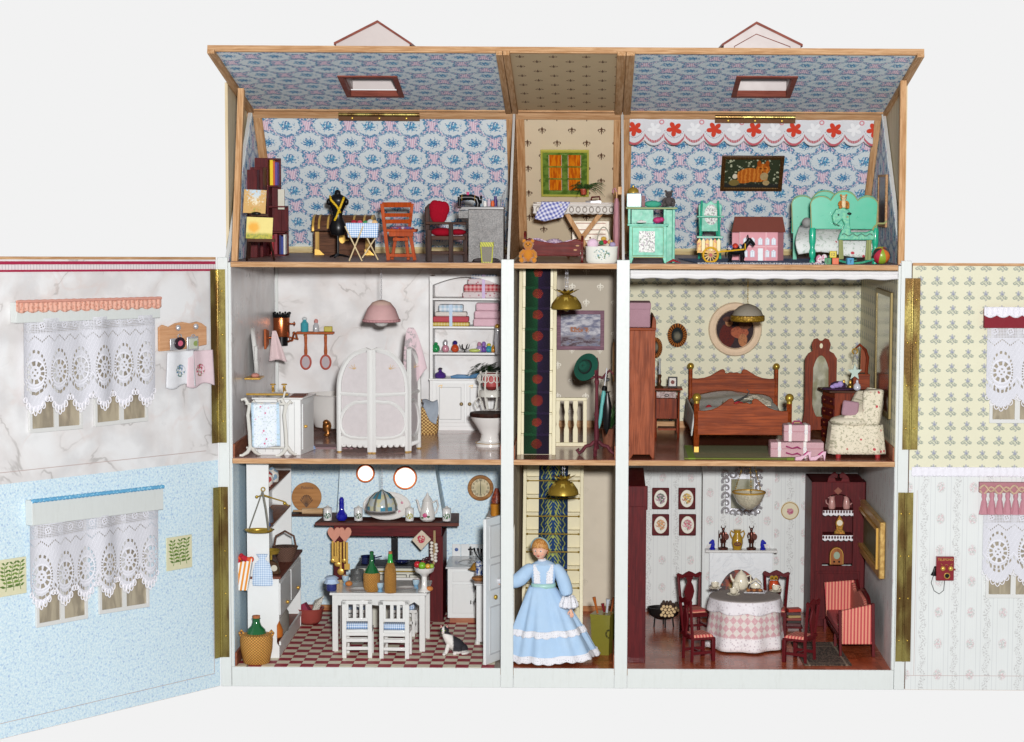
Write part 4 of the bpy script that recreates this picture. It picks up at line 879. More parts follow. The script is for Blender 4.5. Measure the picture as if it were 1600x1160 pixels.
for z in(12,31):
 for x in(-24,-13,-1,10,20):
  if z==12 and x==-1:continue
  w_=build(MB().prism([(x-1,z-5),(x+6,z-5),(x+6,z+4),(x+2.5,z+7),(x-1,z+4)],-.8,-.1),'window',wp_,t);build(MB().frame([(x-1,z-5),(x+6,z-5),(x+6,z+5),(x-1,z+5)],[(x-.2,z-4),(x+5.2,z-4),(x+5.2,z+4),(x-.2,z+4)],-1.4,-.8).box(x+2.2,x+2.8,-1.4,-.8,z-4,z+4),'sash',pl('sash_grey','b5bcc8'),w_)
build(B(-2,6,-1.2,-.1,0,21),'door',pl('toy_door','d9dfe2'),t,bev=.3);build(B(-30,29,-1,-.1,23,24),'string_course',pl('toy_line','dcb3b6'),t);build(B(10,11,-1,-.1,0,47).box(-31,-30,-1,-.1,0,47),'quoin',MATS['toy_line'],t)
t,p=slopething('cat_picture','gilt beaded picture of a sleeping ginger cat hung above the toy house','picture',1173,297)
H=54*f_*.93
def catp(v,x,y,z):
 zz=z*(54/(H*1.11));n=noise(v,5,4,.7)
 e=lambda cx,cz,rx,rz,a=0:sm(((x-cx)*(x-cx))*(1/rx/rx)+((zz-cz)*(zz-cz))*(1/rz/rz)+(n-.5)*.5,1.05,.9)
 bg=mixc(sm(voro(v,5.5),.45,.3)*sm(noise(v,11),.45,.55),'333a28','b5b89a');bg=mixc(sm(zz,14,8),bg,'2c2c2a')
 bodym=mx(e(-4,24,22,11),e(18,33,12,9),e(8,19,20,6),e(-14,15,12,4))
 c=mixc(bodym,bg,mixc(sm(sn(x*.9+noise(v,8)*9),-.3,.7),'b05c1e','cc7c30'))
 c=mixc(mx(e(11,42,3.5,5),e(25,42,3.5,5)),c,'9c4c18');c=mixc(mx(e(14,34,2.6,.8),e(22,34,2.6,.8),e(18,29,1.4,1)),c,'3a1a0c');c=mixc(mx(e(21,22,7,6),e(25,12,6,4)),c,mixc(n,'c9b28a','8a6f30'));c=mixc(mx(e(-29,22,4,4)),c,'d8cfb8');return mixc(e(-30,12,9,5),c,'7b6a3c')
build(B(-42,42,-1.2,-.2,4,H-4),'canvas',mat('cat_print',catp,rough=.8,spec=.12,var=.04),t)
fm=mat('beaded_gilt',lambda v,x,y,z:(mixc(sm(voro(v,2.8,rnd=.1),.5,.25),'4a3018','b08440'),{'height':voro(v,2.8,rnd=.1)*-1,'bump':.8}),rough=.35,metal=.3)
build(MB().frame([(-48,0),(48,0),(48,H),(-48,H)],[(-42,6),(42,6),(42,H-6),(-42,H-6)],-3.4,0),'frame',fm,t,bev=.6)
pa,pb=atX(1361,258,1066),atX(1386,328,1066)
t=thing('gable_picture','dark picture in a light wood frame hung on the attic gable','picture',(1066,190,730),k=1)
build(B(-2.5,-.3,-38,48,4,82),'canvas',pl('dark_canvas','4a3b34',rough=.3,var=.3),t);build(B(-4,-.2,-44,-38,0,86).box(-4,-.2,48,54,0,86).box(-4,-.2,-38,48,0,4).box(-4,-.2,-38,48,82,86),'frame',oak_y,t,bev=.5)
pA,pB=slopept(984,186,9),slopept(1366,186,9);VW=pB.x-pA.x;NP=12.2;pp_=VW/NP
def valm(v,x,y,z):
 h=2*pp_;out=None;t_=-z
 lu=(fr(x/h+.5-.12)-.5)*h;a=at2(t_-17,lu);r=sq(lu*lu+(t_-17)*(t_-17));petal=sm(r-(5.5+7.5*ab(sn(a*2.5+.4))),1.0,-.4)
 lw_=(fr(x/h-.12)-.5)*h;aw=at2(t_-17,lw_);rw=sq(lw_*lw_+(t_-17)*(t_-17));pw=sm(rw-(4+8*ab(sn(aw*2.5+.4))),1.0,-.4)
 q=(fr(x/pp_+.5-.24)-.5)*pp_;edge=t_+q*q*.045;odd=sm(ab(lu),pp_*.5+.5,pp_*.5-.5)
 band=sm(ab(edge-38.5-odd*5),2.6,2.0)*(sm(sn(x*2.2),-.8,.1)*(1-odd)*.5+.5+odd*.5);band=mn(band,1.0)
 lo=(fr(x/h+.5+.2)-.5)*h;ring=sm(ab(sq(lo*lo+(t_-5)*(t_-5))-3.4),1.3,.6)
 dots=sm(ab(edge-32),1.0,.5)*sm(sn(x*2.6),.2,.6)*odd
 c=mixc(pw*.75,'cdcdd1','e4e4e6');c=mixc(petal,c,'c23a24');c=mixc(band*.9,c,'b03a48');c=mixc(ring*.8,c,'c25a6a');c=mixc(dots,c,'4a4a5c')
 return c,{'height':petal+pw*.8+band+noise(v,3),'bump':.8}
val=MB().sheet(lambda u,v:(u*VW,-1.2*abs(sin(u*NP*pi+1))-2.2*v+.9*sin(u*50),-v*(46-(0 if int(u*NP+.76)%2 else 0)-9*(2*abs((u*NP+.26)%1-.5))**2.2)),420,18)
t=solo(val,'lace_valance',mat('embroidered_cloth',valm,rough=.9,var=.03),'white scalloped valance embroidered with red flowers across the nursery roof','valance',pA,k=1,solid=.7)
t.rotation_euler=(radians(A_s*.55),0,0)
tq=pl('teal_gloss','1fa380',rough=.3,coat=.3,var=.08,vs=20)
p=RB(1318,30)
t=thing('nursery_bed','teal bed with scalloped boards and turned legs','bed',p)
def scal(x0,x1,h0,y0,nm,dz=0):
 w_=x1-x0;pts=[(x0,54+dz),(x1,54+dz)]+arc(x1-w_*.16,h0-22,w_*.16,13,0,150,8)+arc(x0+w_*.5,h0-18,w_*.19,17,25,155,10)+arc(x0+w_*.16,h0-22,w_*.16,13,30,180,8)
 b=build(MB().prism(pts,y0,y0+4),nm,tq,t,bev=.8);top=pts[2:]
 build(MB().tube([(a,y0-.4,z-2)for a,z in[(x1-2,58+dz)]+top+[(x0+2,58+dz)]],.9,5),'gold_line',teal_gold,b);return b
scal(-52,53,116,6,'footboard');scal(-68,40,116,150,'headboard',-10)
for x,y in((-48,8),(50,8)):build(MB().lathe([(4.2,0),(4.6,3),(3,7),(5,12),(5.4,20),(3.6,24),(4.4,30),(5.4,34),(5.4,52),(4,56)],14,c=(x,y,0)),'leg',tq,t)
for x in(-62,36):build(B(x-3,x+3,148,154,0,60),'leg',tq,t)
fb_=mat('white_floral_cloth',lambda v,x,y,z:mixc(sm(voro(vec(x+y*.8,z),15),.19,.12),mixc(sm(noise(vec(x,z,y),5,4,.7),.56,.60)*.55,'d2d4d2','6f8f74'),'b5404a'),rough=.9,var=.04)
build(MB().sheet(lambda u,v:(-62-8*sin(v*3)*(1-u)+u*114-(1-u)*6*v,14+(1 if u>.1 else 0)-2*sin(u*17)+60*(1-v)**3,58-v*(44-4*sin(u*6))),60,12),'bedspread',fb_,t,solid=.8)
build(MB().ball((-8,80,56),(46,66,8),20,8),'quilt',fb_,t)
build(MB().ball((-56,20,64),(8,12,8)),'grey_pillow',pl('grey_quilt','8b8a88',rough=.9,bump=.5),t)
p=RB(1335,14)
t=thing('rocking_horse','teal rocking horse toy with a rope tail standing before the bed','rocking horse',p)
rh=mat('horse_teal',lambda v,x,y,z:mixc(sm(noise(v,5,3),.45,.6),'2f977a','58ad84'),rough=.4,coat=.15)
build(MB().tube([(-40+80*i/14,0,1.8+11*((i-7)/7)**2)for i in range(15)],2.6,6,flat=.6),'rocker',rh,t);build(MB().tube([(-34+68*i/14,9,1.8+9*((i-7)/7)**2)for i in range(15)],2.4,6,flat=.6),'rocker',rh,t)
for a,b in(((-22,1,8),(-22,3,40)),((24,1,7),(24,3,40)),((-18,9,8),(-20,8,40)),((20,9,7),(22,8,40))):build(MB().cyl(a,b,2.6,n=6),'leg',teal_gold,t)
build(MB().prism([(-26,38),(30,38),(32,48),(28,54),(18,50),(-6,50),(-8,66),(-9,84),(-18,88),(-30,86),(-36,76),(-34,66),(-30,60),(-26,64),(-20,70),(-16,62),(-24,46)],0,8),'body',rh,t,bev=1.2)
build(MB().tube([(-20+i*3,-.8,46+2*sin(i*1.4))for i in range(17)],.7,5).tube([(-34,-.6,64),(-28,-.6,62),(-24,-.6,60)],.6,5),'painted_line',pl('dark_green_line','1f4a3a'),t);build(MB().ball((-26,-.5,77),(1.4,.8,1.4)).ball((-9,0,79),(3.6,2,2)),'eye',black,t)
build(MB().tube([(26,3,48),(30,3,58),(36,3,64),(46,3,64),(50,3,68)],1.5,6),'rope_tail',teal_gold,t);build(MB().cyl((-12,-3,74),(-12,10,74),1.5,n=8),'handle',teal_gold,t)
t=teddy('toy_bear','ginger and cream toy bear riding on the head of the teal rocking horse',p+Vector((-18,4,87)),.80,mat('ginger_plush',lambda v,x,y,z:mixc(sm(ab(x),2.2,3.4),'d8c6a0','b0702c'),rough=.9,bump=.6,bs=.8));
for i,(px,z,Y,col,ch,nm)in enumerate([(1294,0,8,'2f7a4a','E','green block lettered E at the lower end of the toy block pile'),(1305.5,0,9,'c7551f','','orange block beside the green lettered one'),(1302,10.5,9,'c9b437','12','yellow block with 12 stacked on top of the others'),(1328,0,7,'4a8fb5','Y','blue lettered block alone below the rocking horse')]):
 q=RB(px,Y)+Vector((0,0,z));t=thing('toy_block',nm,'toy block',q,rz=random.uniform(-14,14),group='toy blocks on the nursery floor');build(B(-5.2,5.2,-5.2,5.2,0,10.4),'cube_body',pl('block_'+col,col,rough=.5),t,bev=.7)
 if ch:text(ch,7,pl('block_ink','23282a'),t,(0,-5.35,5))
solo(MB().ball((-3,0,8),(5,3,7)).ball((5,0,10),(5,3,6)).ball((-4,0,2),(6,4,3)),'butterfly_toy',mat('pink_white_plush',lambda v,x,y,z:mixc(sm(noise(v,4),.48,.54),'d9d2d4','c27a94'),rough=.9),'pink and white stuffed butterfly toy beside the green block','stuffed toy',RB(1283,12))
t=thing('beach_ball','striped toy ball of orange, lime, yellow and black leaning on the bed leg','ball',RB(1377,16)+Vector((0,0,14.4)))
cols=['a83a1c','86a02c','c9a21c','262628','a8243c','86a02c','c86a2c','2c2a30']
for i in range(8):
 mb=MB();n=6;vs=[]
 for j in range(13):
  th=-pi/2+pi*j/12
  for k_ in range(n+1):a=2*pi*(i+k_/n)/8;vs.append((14*cos(th)*cos(a),14*cos(th)*sin(a),14*sin(th)))
 mb.add(vs,[(j*(n+1)+k_,j*(n+1)+k_+1,(j+1)*(n+1)+k_+1,(j+1)*(n+1)+k_)for j in range(12)for k_ in range(n)])
 o=build(mb,'gore',pl('ball_'+cols[i],cols[i],rough=.35,coat=.3),t);o.rotation_euler=(radians(38),radians(-14),radians(20))
# ================================================================ bathroom (middle floor, left)
BM=lambda px,py,**k:fp(px,py,ZM,**k)
BW=lambda px,py,Y=451.5:at(px,py,Y)
def bottle(label,loc,prof,m,cap=None,cr=2,ch=4,name='bottle',cat='bottle',group=None,n=16):
 t=thing(name,label,cat,loc,group=group);build(MB().lathe(prof,n),'body',m,t);top=prof[-1][1]
 if cap:build(MB().lathe([(cr,top),(cr*1.1,top+ch*.6),(cr*.5,top+ch)],n),'stopper',cap,t)
 return t
def chain(t,p0,p1,r=.9,m=None):
 mb=MB();n=max(4,int(abs(p0[2]-p1[2])/3.2));P0,P1=Vector(p0),Vector(p1)
 for i in range(n):
  c=P0.lerp(P1,(i+.5)/n);mb.tube([(c.x+(r*cos(a)if i%2 else 0),c.y+(0 if i%2 else r*cos(a)),c.z+2*sin(a))for a in[2*pi*k_/8 for k_ in range(8)]],.35,4,closed=True)
 return build(mb,'chain',m or silver,t)
p=BM(440,697);p.y=40;p.x=at(440,690,40).x;p.z=ZM
t=thing('bathroom_vanity','white panelled bathroom vanity with inset basin and gold taps','washstand',p)
vw=pl('vanity_white','d9dad9',rough=.4,var=.04)
build(MB().hexa([(-42,0,0),(30,0,0),(42,66,0),(-42,66,0)],[(-42,0,88),(30,0,88),(42,66,88),(-42,66,88)]),'body',vw,t,bev=.6)
for x in(-38,-26,-14,-2,10,20):build(B(x,x+.8,-.5,0,5,84),'panel_groove',pl('groove_grey','a9aaab'),t)
dd_=build(MB().hexa([(31.5,6,8),(33,6,8),(41,58,8),(40,58,8)],[(31.5,6,80),(33,6,80),(41,58,80),(40,58,80)]),'door',vw,t,bev=.3);build(MB().ball((36,14,44),(3.4,2.6,2.6)),'knob',gold,dd_)
build(MB().hexa([(-46,-4,88),(34,-4,88),(46,70,88),(-46,70,88)],[(-46,-4,91),(34,-4,91),(46,70,91),(-46,70,91)]),'counter',white_g,t,bev=.8)
build(MB().lathe([(15,3),(19,4.5),(20,4),(17,1.5),(12,-1)],24,c=(-10,34,89.5),sy=1.2,caps=False),'basin',china,t);build(B(12,34,4,60,91,92),'wood_inlay',maho_x,t)
for x in(-22,-4):tp=build(MB().cyl((x,60,91),(x,60,104),2.2).tube([(x,60,98),(x,52,101),(x+4,46,97)],1.7,8).torus((x,60,106),3.6,1.2,'z',12,6),'tap',gold,t)
p=Vector((at(418,705,14).x,16,ZM))
t=thing('towel_stand','white enamel towel stand with curled feet in front of the vanity','towel rack',p)
for x in(-31,26):
 build(MB().tube([(x+3,4,12),(x+2,4,40),(x,3,66),(x+3,2,82)],3,8).tube([(x+4,3,16),(x-1,-2,7),(x-8,-8,3),(x-12,-9,3.2)],[3.4,3,2.4,1.8],8).tube([(x+4,3,16),(x+10,6,7),(x+15,10,3),(x+18,10,3.2)],[3.4,3,2.4,1.8],8).tube([(x+3,2,80),(x-4,0,92),(x-10,-2,90)],[2.6,3,2.5],8).tube([(x+3,2,80),(x+10,4,88),(x+13,4,84)],[2.4,2.4,1.6],8),'leg',bonewhite,t)
for z,y in((84,-1),(98,8),(14,4)):build(MB().cyl((-34,y,z),(32,y,z),1.7,n=8),'rail',(bonewhite if z!=98 else gold),t)
build(MB().tube([(28,2,70),(31,2,80),(24,2,90),(28,2,104)],1.6,6),'scroll',bonewhite,t)
ftw=mat('floral_towel_cloth',lambda v,x,y,z:mixc(sm(ab(x+4+6*sn(z*.12)),12,8)*sm(voro(v,8),.24,.14),mixc(sm(noise(v,2.6,4,.7),.54,.6)*.6,mixc(sm(ab(x+3),17,19),'d9e0ea','b9d0e4'),'8fa79a'),'c8547c'),rough=.95,var=.04,bump=.3)
solo(MB().sheet(lambda u,v:(-25+u*44+1.5*v,-3.5-.8*sin(u*14)+3*(v<.04),86-v*70-2*sin(u*5)*v),24,20),'floral_towel',ftw,'pale blue floral towel hanging over the white towel stand','towel',p,solid=1.2)
p=Vector((at(470,700,60).x,60,ZM))
solo(B(-33,38,0,44,0,1.4),'bath_mat',mat('mauve_mat',color='a08489',rough=.95,bump=.6),'mauve bath mat with a white border on the bathroom floor','bath mat',Vector((at(508,697,40).x,fl(508,701,ZM).y,ZM)),bev=.4)
for i in range(2):solo(MB().ball((0,0,2),(11,4.5,3)).ball((5,0,4),(5,4.4,3.4)),'slipper',pl('slipper_blue','8fa6cc',rough=.95,bump=.8),('light blue fluffy slipper nearest the towel stand','light blue fluffy slipper nearer the bath mat')[i],'slipper',BM(466+17*i,704-i,ymin=12),rz=-10+6*i,group='blue slippers')
pw=lambda px,py,X=21:atX(px,py,X)
q=pw(393,553,22)
t=thing('oval_mirror','white framed oval mirror tilting out from the bathroom side wall','mirror',(24,200,q.z),k=1)
build(MB().torus((0,0,0),40,4,'x',32,10,sx=.9).tube([(0,-38,-10),(2,-40,14)],3,8),'frame',white_g,t);t.rotation_euler=(0,radians(-5),radians(12));build(MB().prism(ell(0,0,35,38,28),0,1.2,'x'),'glass',mirror,t)
t=thing('soap_shelf','small gilt soap shelf below the oval mirror','shelf',(22,130,pw(380,594).z),k=1)
build(B(0,26,-22,24,0,3),'tray',gold,t,bev=1);build(MB().ball((14,4,5),(7,9,4)),'soap',pl('pink_soap','c98c80'),t)
t=thing('towel_peg','small orange wooden peg board on the bathroom side wall','peg board',(23,330,pw(408,531).z),k=1);build(MB().prism([(-20,-18),(14,-12),(16,12),(-20,17)],0,4,'x'),'board',wood('peg_wood','b5643c','9c4f2c','z',2),t,bev=1);build(MB().cyl((4,-4,0),(16,-4,3),2.4),'peg',copper,t)
solo(MB().sheet(lambda u,v:((-14+u*28)*(.25+.85*v)+6*v,-2-3*sin(u*9)*v,4-v*50-6*abs(u-.45)*v),22,16),'hand_towel',pl('pale_pink_towel','d8c2c4',rough=.95,bump=.4),'pale pink hand towel hanging from the wooden peg board','towel',(40,318,pw(408,522).z),k=1,solid=1)
p=BW(440,540,436)
t=thing('copper_boiler','round copper water heater with black crown and pipes in the bathroom corner','water heater',p)
build(MB().lathe([(12.4,14),(13,16),(13,44),(12.4,46)],24),'tank',copper,t);build(MB().lathe([(10,0),(10,14),(12,14.5)],24),'base',black,t)
build(MB().lathe([(13.4,44),(14.6,50)],24),'crown',black,t)
for k_ in range(10):a=2*pi*k_/10;build(MB().ball((13.6*cos(a),13.6*sin(a),51),1.7,8,6),'crown_bead',black,t)
for z,x in((34,13),(34,-20)):build(MB().cyl((x if x>0 else-13,0,z),(x+(9 if x>0 else 0),0,z),1.4).torus((x+(7 if x>0 else 0),0,z),3,.9,'x',12,5),'valve',copper,t)
build(MB().tube([(10,-2,6),(17,-3,9),(20,-3,19),(23,-3,19),(25,-3,10)],1.7,8).ball((20,-3,20),2.4).torus((16,-3,10),3,.8,'y',12,5),'tap',copper,t);build(MB().cyl((10,-3,14),(27,-3,10),1.2),'spout',copper,t)
p=BW(493,522,442)
t=thing('wall_shelf','narrow orange wooden bathroom shelf holding two bottles and a soap','shelf',p);shw=wood('shelf_wood','b4623a','9a4f2e','x',2);build(B(-30,29,-8,9,0,3.4),'board',shw,t,bev=.7)
for x in(-18,16):build(MB().tube([(x,2,0),(x,0,-3)],1,5),'hook',brass2,t)
z=p.z+3.6*K[0]
bottle('teal glass bottle with a white label on the bathroom shelf',Vector((at(476,515,440).x,440,z)),[(5.6,0),(6.2,2),(6.2,13),(3,17),(3,19)],pl('teal_glass','3f9aa8',rough=.1,coat=.6),pl('pale_cap','c9d0d2'),3.4,4)
bottle('clear glass scent bottle with a pink stopper on the bathroom shelf',Vector((at(494,515,440).x,440,z)),[(4.6,0),(5,2),(4.6,10),(2,14)],pl('smoke_glass','b3b4b8',rough=.1,coat=.6),pl('pink_cap','c98a84'),3,6)
solo(B(-6.5,6.5,-4,4,0,8.6),'soap_bar',pl('yellow_soap','b6a83a',rough=.4),'olive yellow block of soap at the end of the bathroom shelf','soap',Vector((at(513,515,440).x,440,z)),bev=1.2)
for i,px in enumerate((478,509)):
 t=thing('bath_brush',('long handled bath brush hanging nearer the copper heater','long handled bath brush hanging nearer the folding screen')[i],'brush',at(px,579,444),group='bath brushes');build(MB().lathe([(2.2,24),(2.8,30),(2.1,40),(2.6,52),(2,57)],10,sy=.6),'handle',shw,t)
 build(MB().torus((0,0,13),7.6,1.8,'y',24,6,sz=1.4),'rim',pl('rose_rim','b0584c'),t);build(MB().prism(ell(0,13,7,10,20),-1,1),'mesh',pl('bristle_grey','b3a9ae',rough=.9,bump=.8),t)
p=Vector((at(560,668,330).x,330,ZM))
t=thing('bathtub','white bathtub on bronze lion feet behind the folding screen','bathtub',p)
build(MB().lathe([(34,9),(44,12),(52,40),(54,60),(56,63),(53,64),(50,60),(44,22),(5,14)],36,sx=1.55,sy=.85,caps=True),'tub',china,t)
for x in(-45,45):build(MB().ball((x,-34,16),(7,5,10)).ball((x-1,-38,22),(5,4,5)).ball((x,-38,3),(5,5,3)).tube([(x,-36,12),(x+2,-39,6),(x,-38,2)],[4,3,4],8),'foot',pl('bronze','8a5a2c',rough=.35,metal=.7),t)
build(B(-88,60,46,60,12,22),'pipe_box',wood('tub_wood','a56a3c','8a5430','x',2),t)
def globe_lamp(name,label,p,zc,prof,m,extra=None,cr=1.0,cm=None,n=28,flute=0,fa=.05):
 t=thing(name,label,'lamp',p);chain(t,(0,0,zc),(0,0,prof[-1][1]),cr,cm);build(MB().lathe(prof,n,flute=flute,fa=fa,caps=False),'shade',m,t,solid=.7);return t
p=at(596,503,215);zc=356.2
ceil_=lambda p,zt:(zt-p.z)/kk(p.y)
t=globe_lamp('bathroom_lamp','pink fabric dome lamp hanging in the bathroom',p,ceil_(p,665.8),[(28,2),(27.5,6),(22,20),(14,30),(6,33),(2,34)],mat('pink_shade',lambda v,x,y,z:mixc(sm(sq(x*x+y*y),16,20),'d6b8ac','c7a0a0'),rough=.8))
tag(build(MB().lathe([(28.4,0),(29,2),(28.4,4)],60,flute=30,fa=.02,caps=False),'lace_edge',pl('pink_edge','b98a8e',rough=.8),t,solid=1.2));build(MB().lathe([(.2,-8),(8,-6),(13,0),(12,5)],20),'bulb_glass',mat('pale_bulb',color='e6e6e4',rough=.2),t)
p=Vector((at(581,684,70).x,70,ZM));screenw=white_g
t=thing('folding_screen','white three panel folding screen with mauve gauze and gilt feet','folding screen',p)
gz=mat('mauve_gauze',lambda v,x,y,z:mixc(sm(sn(x*3.2)*sn(z*3.2),-.3,.5)*.25,'c4bebf','aea7a9'),rough=.95,spec=.1)
def panel(x0,x1,y0,y1,flip,H=164,hin=True):
 """one leaf: an arched frame with scroll bars; local s runs from the inner (tall) edge to the outer edge"""
 def Pt(s,z,o=0):return(x0+(x1-x0)*s,y0+(y1-y0)*s+o,z)
 W_=sqrt((x1-x0)**2+(y1-y0)**2)
 top=[(1-.98*(1-cos(radians(a)))*1.0 if False else s_,z_)for s_,z_ in[(0,H),(.12,H+1)]+[(.12+.88*sin(radians(a)),H-62+62*cos(radians(a))+1*0)for a in range(10,91,10)]]
 out=[(0,0),(0.0,H)]+top[1:]+[(1,0),(.84,0),(.82,16),(.74,20),(.64,17),(.55,20),(.45,17),(.36,20),(.26,17),(.18,18),(.15,0)]
 f0=[Pt(s,z,-1.6)for s,z in out];f1=[Pt(s,z,1.6)for s,z in out]
 bd_=6.2/W_
 def ring(pts,nm,m,r=4.2):
  return build(MB().tube([Pt(s,z,-2.2)for s,z in pts],r,6),nm,m,t)
 leaf_=[(0.02,18)]+[(0.02,H)]+top[1:]+[(.98,18)]
 build(MB().add([Pt(s,z,0)for s,z in leaf_],[tuple(range(len(leaf_)))]),'gauze',gz,t,solid=.8,flat=True)
 ring([(.03,2),(.03,H-1),(.12,H-1)]+[(.12+.85*sin(radians(a)),H-63+61*cos(radians(a)))for a in range(8,91,8)]+[(.97,H-70),(.97,2)],'frame',screenw)
 ring([(.06,92),(.94,93)],'crossbar',screenw,3.3)
 ring([(.05,82),(.3,80)]+[(.3+.64*sin(radians(a)),44+37*cos(radians(a)))for a in range(10,91,10)]+[(.9,36),(.8,28),(.6,24),(.3,23),(.06,24)],'scroll_bar',screenw,3.2)
 build(MB().hexa([Pt(s,z,-3)for s,z in[(0.03,12),(.97,12),(.97,26),(.03,26)]],[Pt(s,z,1)for s,z in[(.03,12),(.97,12),(.97,26),(.03,26)]]),'bottom_rail',screenw,t,bev=.5)
 for i in range(5):s_=.16+.17*i;build(MB().ball(Pt(s_,11.5,-1.2),(4.4,1.6,3.6)),'scallop',screenw,t)
 for s in(.03,.97):build(MB().cyl(Pt(s,0,-2),Pt(s,5,-2),3.4,3.2,8),'gilt_foot',gold,t)
 for k_ in range(5):a=radians(20+k_*35);build(MB().tube([Pt(.5,132,-1),(Pt(.5,132,-1)[0]+9*cos(a),Pt(.5,132,-1)[1],132+8*sin(a))],[.5,.25],4),'gilt_spray',pl('pale_gilt','c9a878'),t)
panel(-1.5,-54,0,14,True);panel(1.5,56,0,16,False);panel(57,69,18,66,False)
for z in(35,128):build(MB().cyl((0,-2,z),(0,-2,z+22),1.1,n=6),'hinge',silver,t)
t=solo(MB().sheet(lambda u,v:(-4+(u-.5)*(8+30*v**.6)+6*v,-4-3*sin(u*10)*v,-v*(76+14*sin(u*4.2))),26,24),'dressing_gown',mat('lace_gown',lambda v,x,y,z:mixc(sm(noise(v,7,4,.7),.48,.56)*sm(x,8,0),'d2bcc2','a39c9e'),rough=.95,bump=.5,bs=.8),'pale pink robe with grey lace thrown over the end of the folding screen','robe',Vector((at(648,512,150).x,128,at(648,512,128).z)),solid=1.2)
YC=392.0
p=Vector((at(729,674,YC).x,YC,ZM));zt=lambda y,Y=YC:(at(730,y,Y).z-ZM)/kk(Y)
t=thing('linen_cabinet','tall white linen cabinet with arched open shelves over two panelled doors','cabinet',p)
cw=pl('cabinet_white','dedfdf',rough=.4,var=.03)
Ht=zt(432);W0,W1=-58,58
build(B(W0,W0+5,0,56,0,Ht),'side_panel',cw,t,bev=.4);build(B(W1-5,W1,0,56,0,Ht),'side_panel',cw,t,bev=.4)
build(B(W0+5,W1-5,52,54,78,Ht),'back_panel',paper('marble_back',marble,'xz',.5),t);build(MB().prism([(W0,Ht),(W0,Ht-8)]+[(W0+5+(W1-W0-10)*i/12,Ht-14+13*sin(pi*i/12))for i in range(13)]+[(W1,Ht-8),(W1,Ht)],-1,3),'arched_cornice',cw,t,bev=.4)
zs=[zt(y)for y in(592,553,512,468)]
for z in zs[1:]:build(B(W0+5,W1-5,-.5,52,z-1.6,z+1.6),'shelf',cw,t,bev=.4)
build(B(W0-1,W1+1,-3,56,zs[0]-3,zs[0]),'counter',cw,t,bev=.6);build(B(W0+.2,W1-.2,1,50,6,zs[0]-3),'cupboard',cw,t,bev=.4);build(B(W0,W1,3,50,0,6),'kickboard',cw,t)
for x0,x1,kx in((-48,-3,-8),(0,44,5)):
 d_=build(B(x0,x1,-1.4,1,12,zs[0]-8),'door',cw,t,bev=.5);build(MB().frame([(x0+5,17),(x1-5,17),(x1-5,zs[0]-13),(x0+5,zs[0]-13)],[(x0+6.2,18.2),(x1-6.2,18.2),(x1-6.2,zs[0]-14.2),(x0+6.2,zs[0]-14.2)],-2,-1.3),'panel_line',pl('soft_grey_line','b9babb'),d_);build(MB().ball((kx,-3.4,42),(3,2,3)),'knob',pl('dull_bronze','8d7a55',metal=.5,rough=.4),d_)
 build(MB().tube([(x0+4,-1.8,zs[0]-12),(x0+10,-1.8,zs[0]-10),(x0+8,-1.8,zs[0]-15)],.7,5),'gilt_scroll',gold,d_)
def onshelf(px,lvl,dy=12):Y=YC+dy;return Vector((at(px,500,Y).x,Y,ZM+(zs[lvl]+(1.7 if lvl else.1))*kk(YC)))
def stack(label,loc,layers,group=None,ribbon=None,name='towel_stack'):
 t=thing(name,label,'towels',loc,group=group);z=0;hw=0
 for w_,h,m in layers:build(B(-w_/2,w_/2,-9,12,z,z+h),'folded_towel',m,t,bev=2.2);z+=h+.2;hw=max(hw,w_/2)
 if ribbon:build(MB().prism([(-2.4,0),(2.4,0),(2.4,z),(-2.4,z)],-10.2,-9.6),'ribbon',ribbon,t)
 return t
tw_=lambda n_,a,b,p_=5:mat('towel_'+n_,lambda v,x,y,z:check(x,z,p_,a,b),rough=.95,bump=.5,bs=.9)
stack('stack of four folded towels tied with a pale blue ribbon on the second cabinet shelf',onshelf(705,3-1),[(58,6,tw_('yellow','d8cf9a','c8a93c')),(56,9,pl('towel_coral','b8505a',rough=.95,bump=.6)),(50,7,pl('towel_ivory','d8d2cc',rough=.95,bump=.6)),(38,11,tw_('paleblue','dde3ea','a8c4d8',8))],ribbon=pl('blue_ribbon','a9c2dc',rough=.4))
stack('stack of fluffy pale pink towels on the second cabinet shelf',onshelf(762,2),[(44,12,pl('towel_pink','d8b4c0',rough=1,bump=.8)),(41,12,MATS['towel_pink']),(36,12,MATS['towel_pink'])])
stack('tall stack of red and floral towels with a lilac ribbon on the top cabinet shelf',onshelf(756,3),[(66,10,mat('towel_rose',lambda v,x,y,z:mixc(sm(voro(v,6),.3,.2),'d2c6c8','b06a76'),rough=.95)),(62,11,tw_('redcheck','d8a8a8','b23c48',7)),(50,9,MATS['towel_rose']),(40,6,tw_('blue2','dfe3ea','5f86b0'))],ribbon=pl('lilac_ribbon','b39ac6',rough=.4))
G=lambda n_,h:pl('gl_'+n_,h,rough=.08,coat=.7,spec=.8,var=.05)
sphp=lambda r:[(r*.5,0),(r*.9,r*.35),(r,r*.9),(r*.8,r*1.5),(r*.35,r*1.9)]
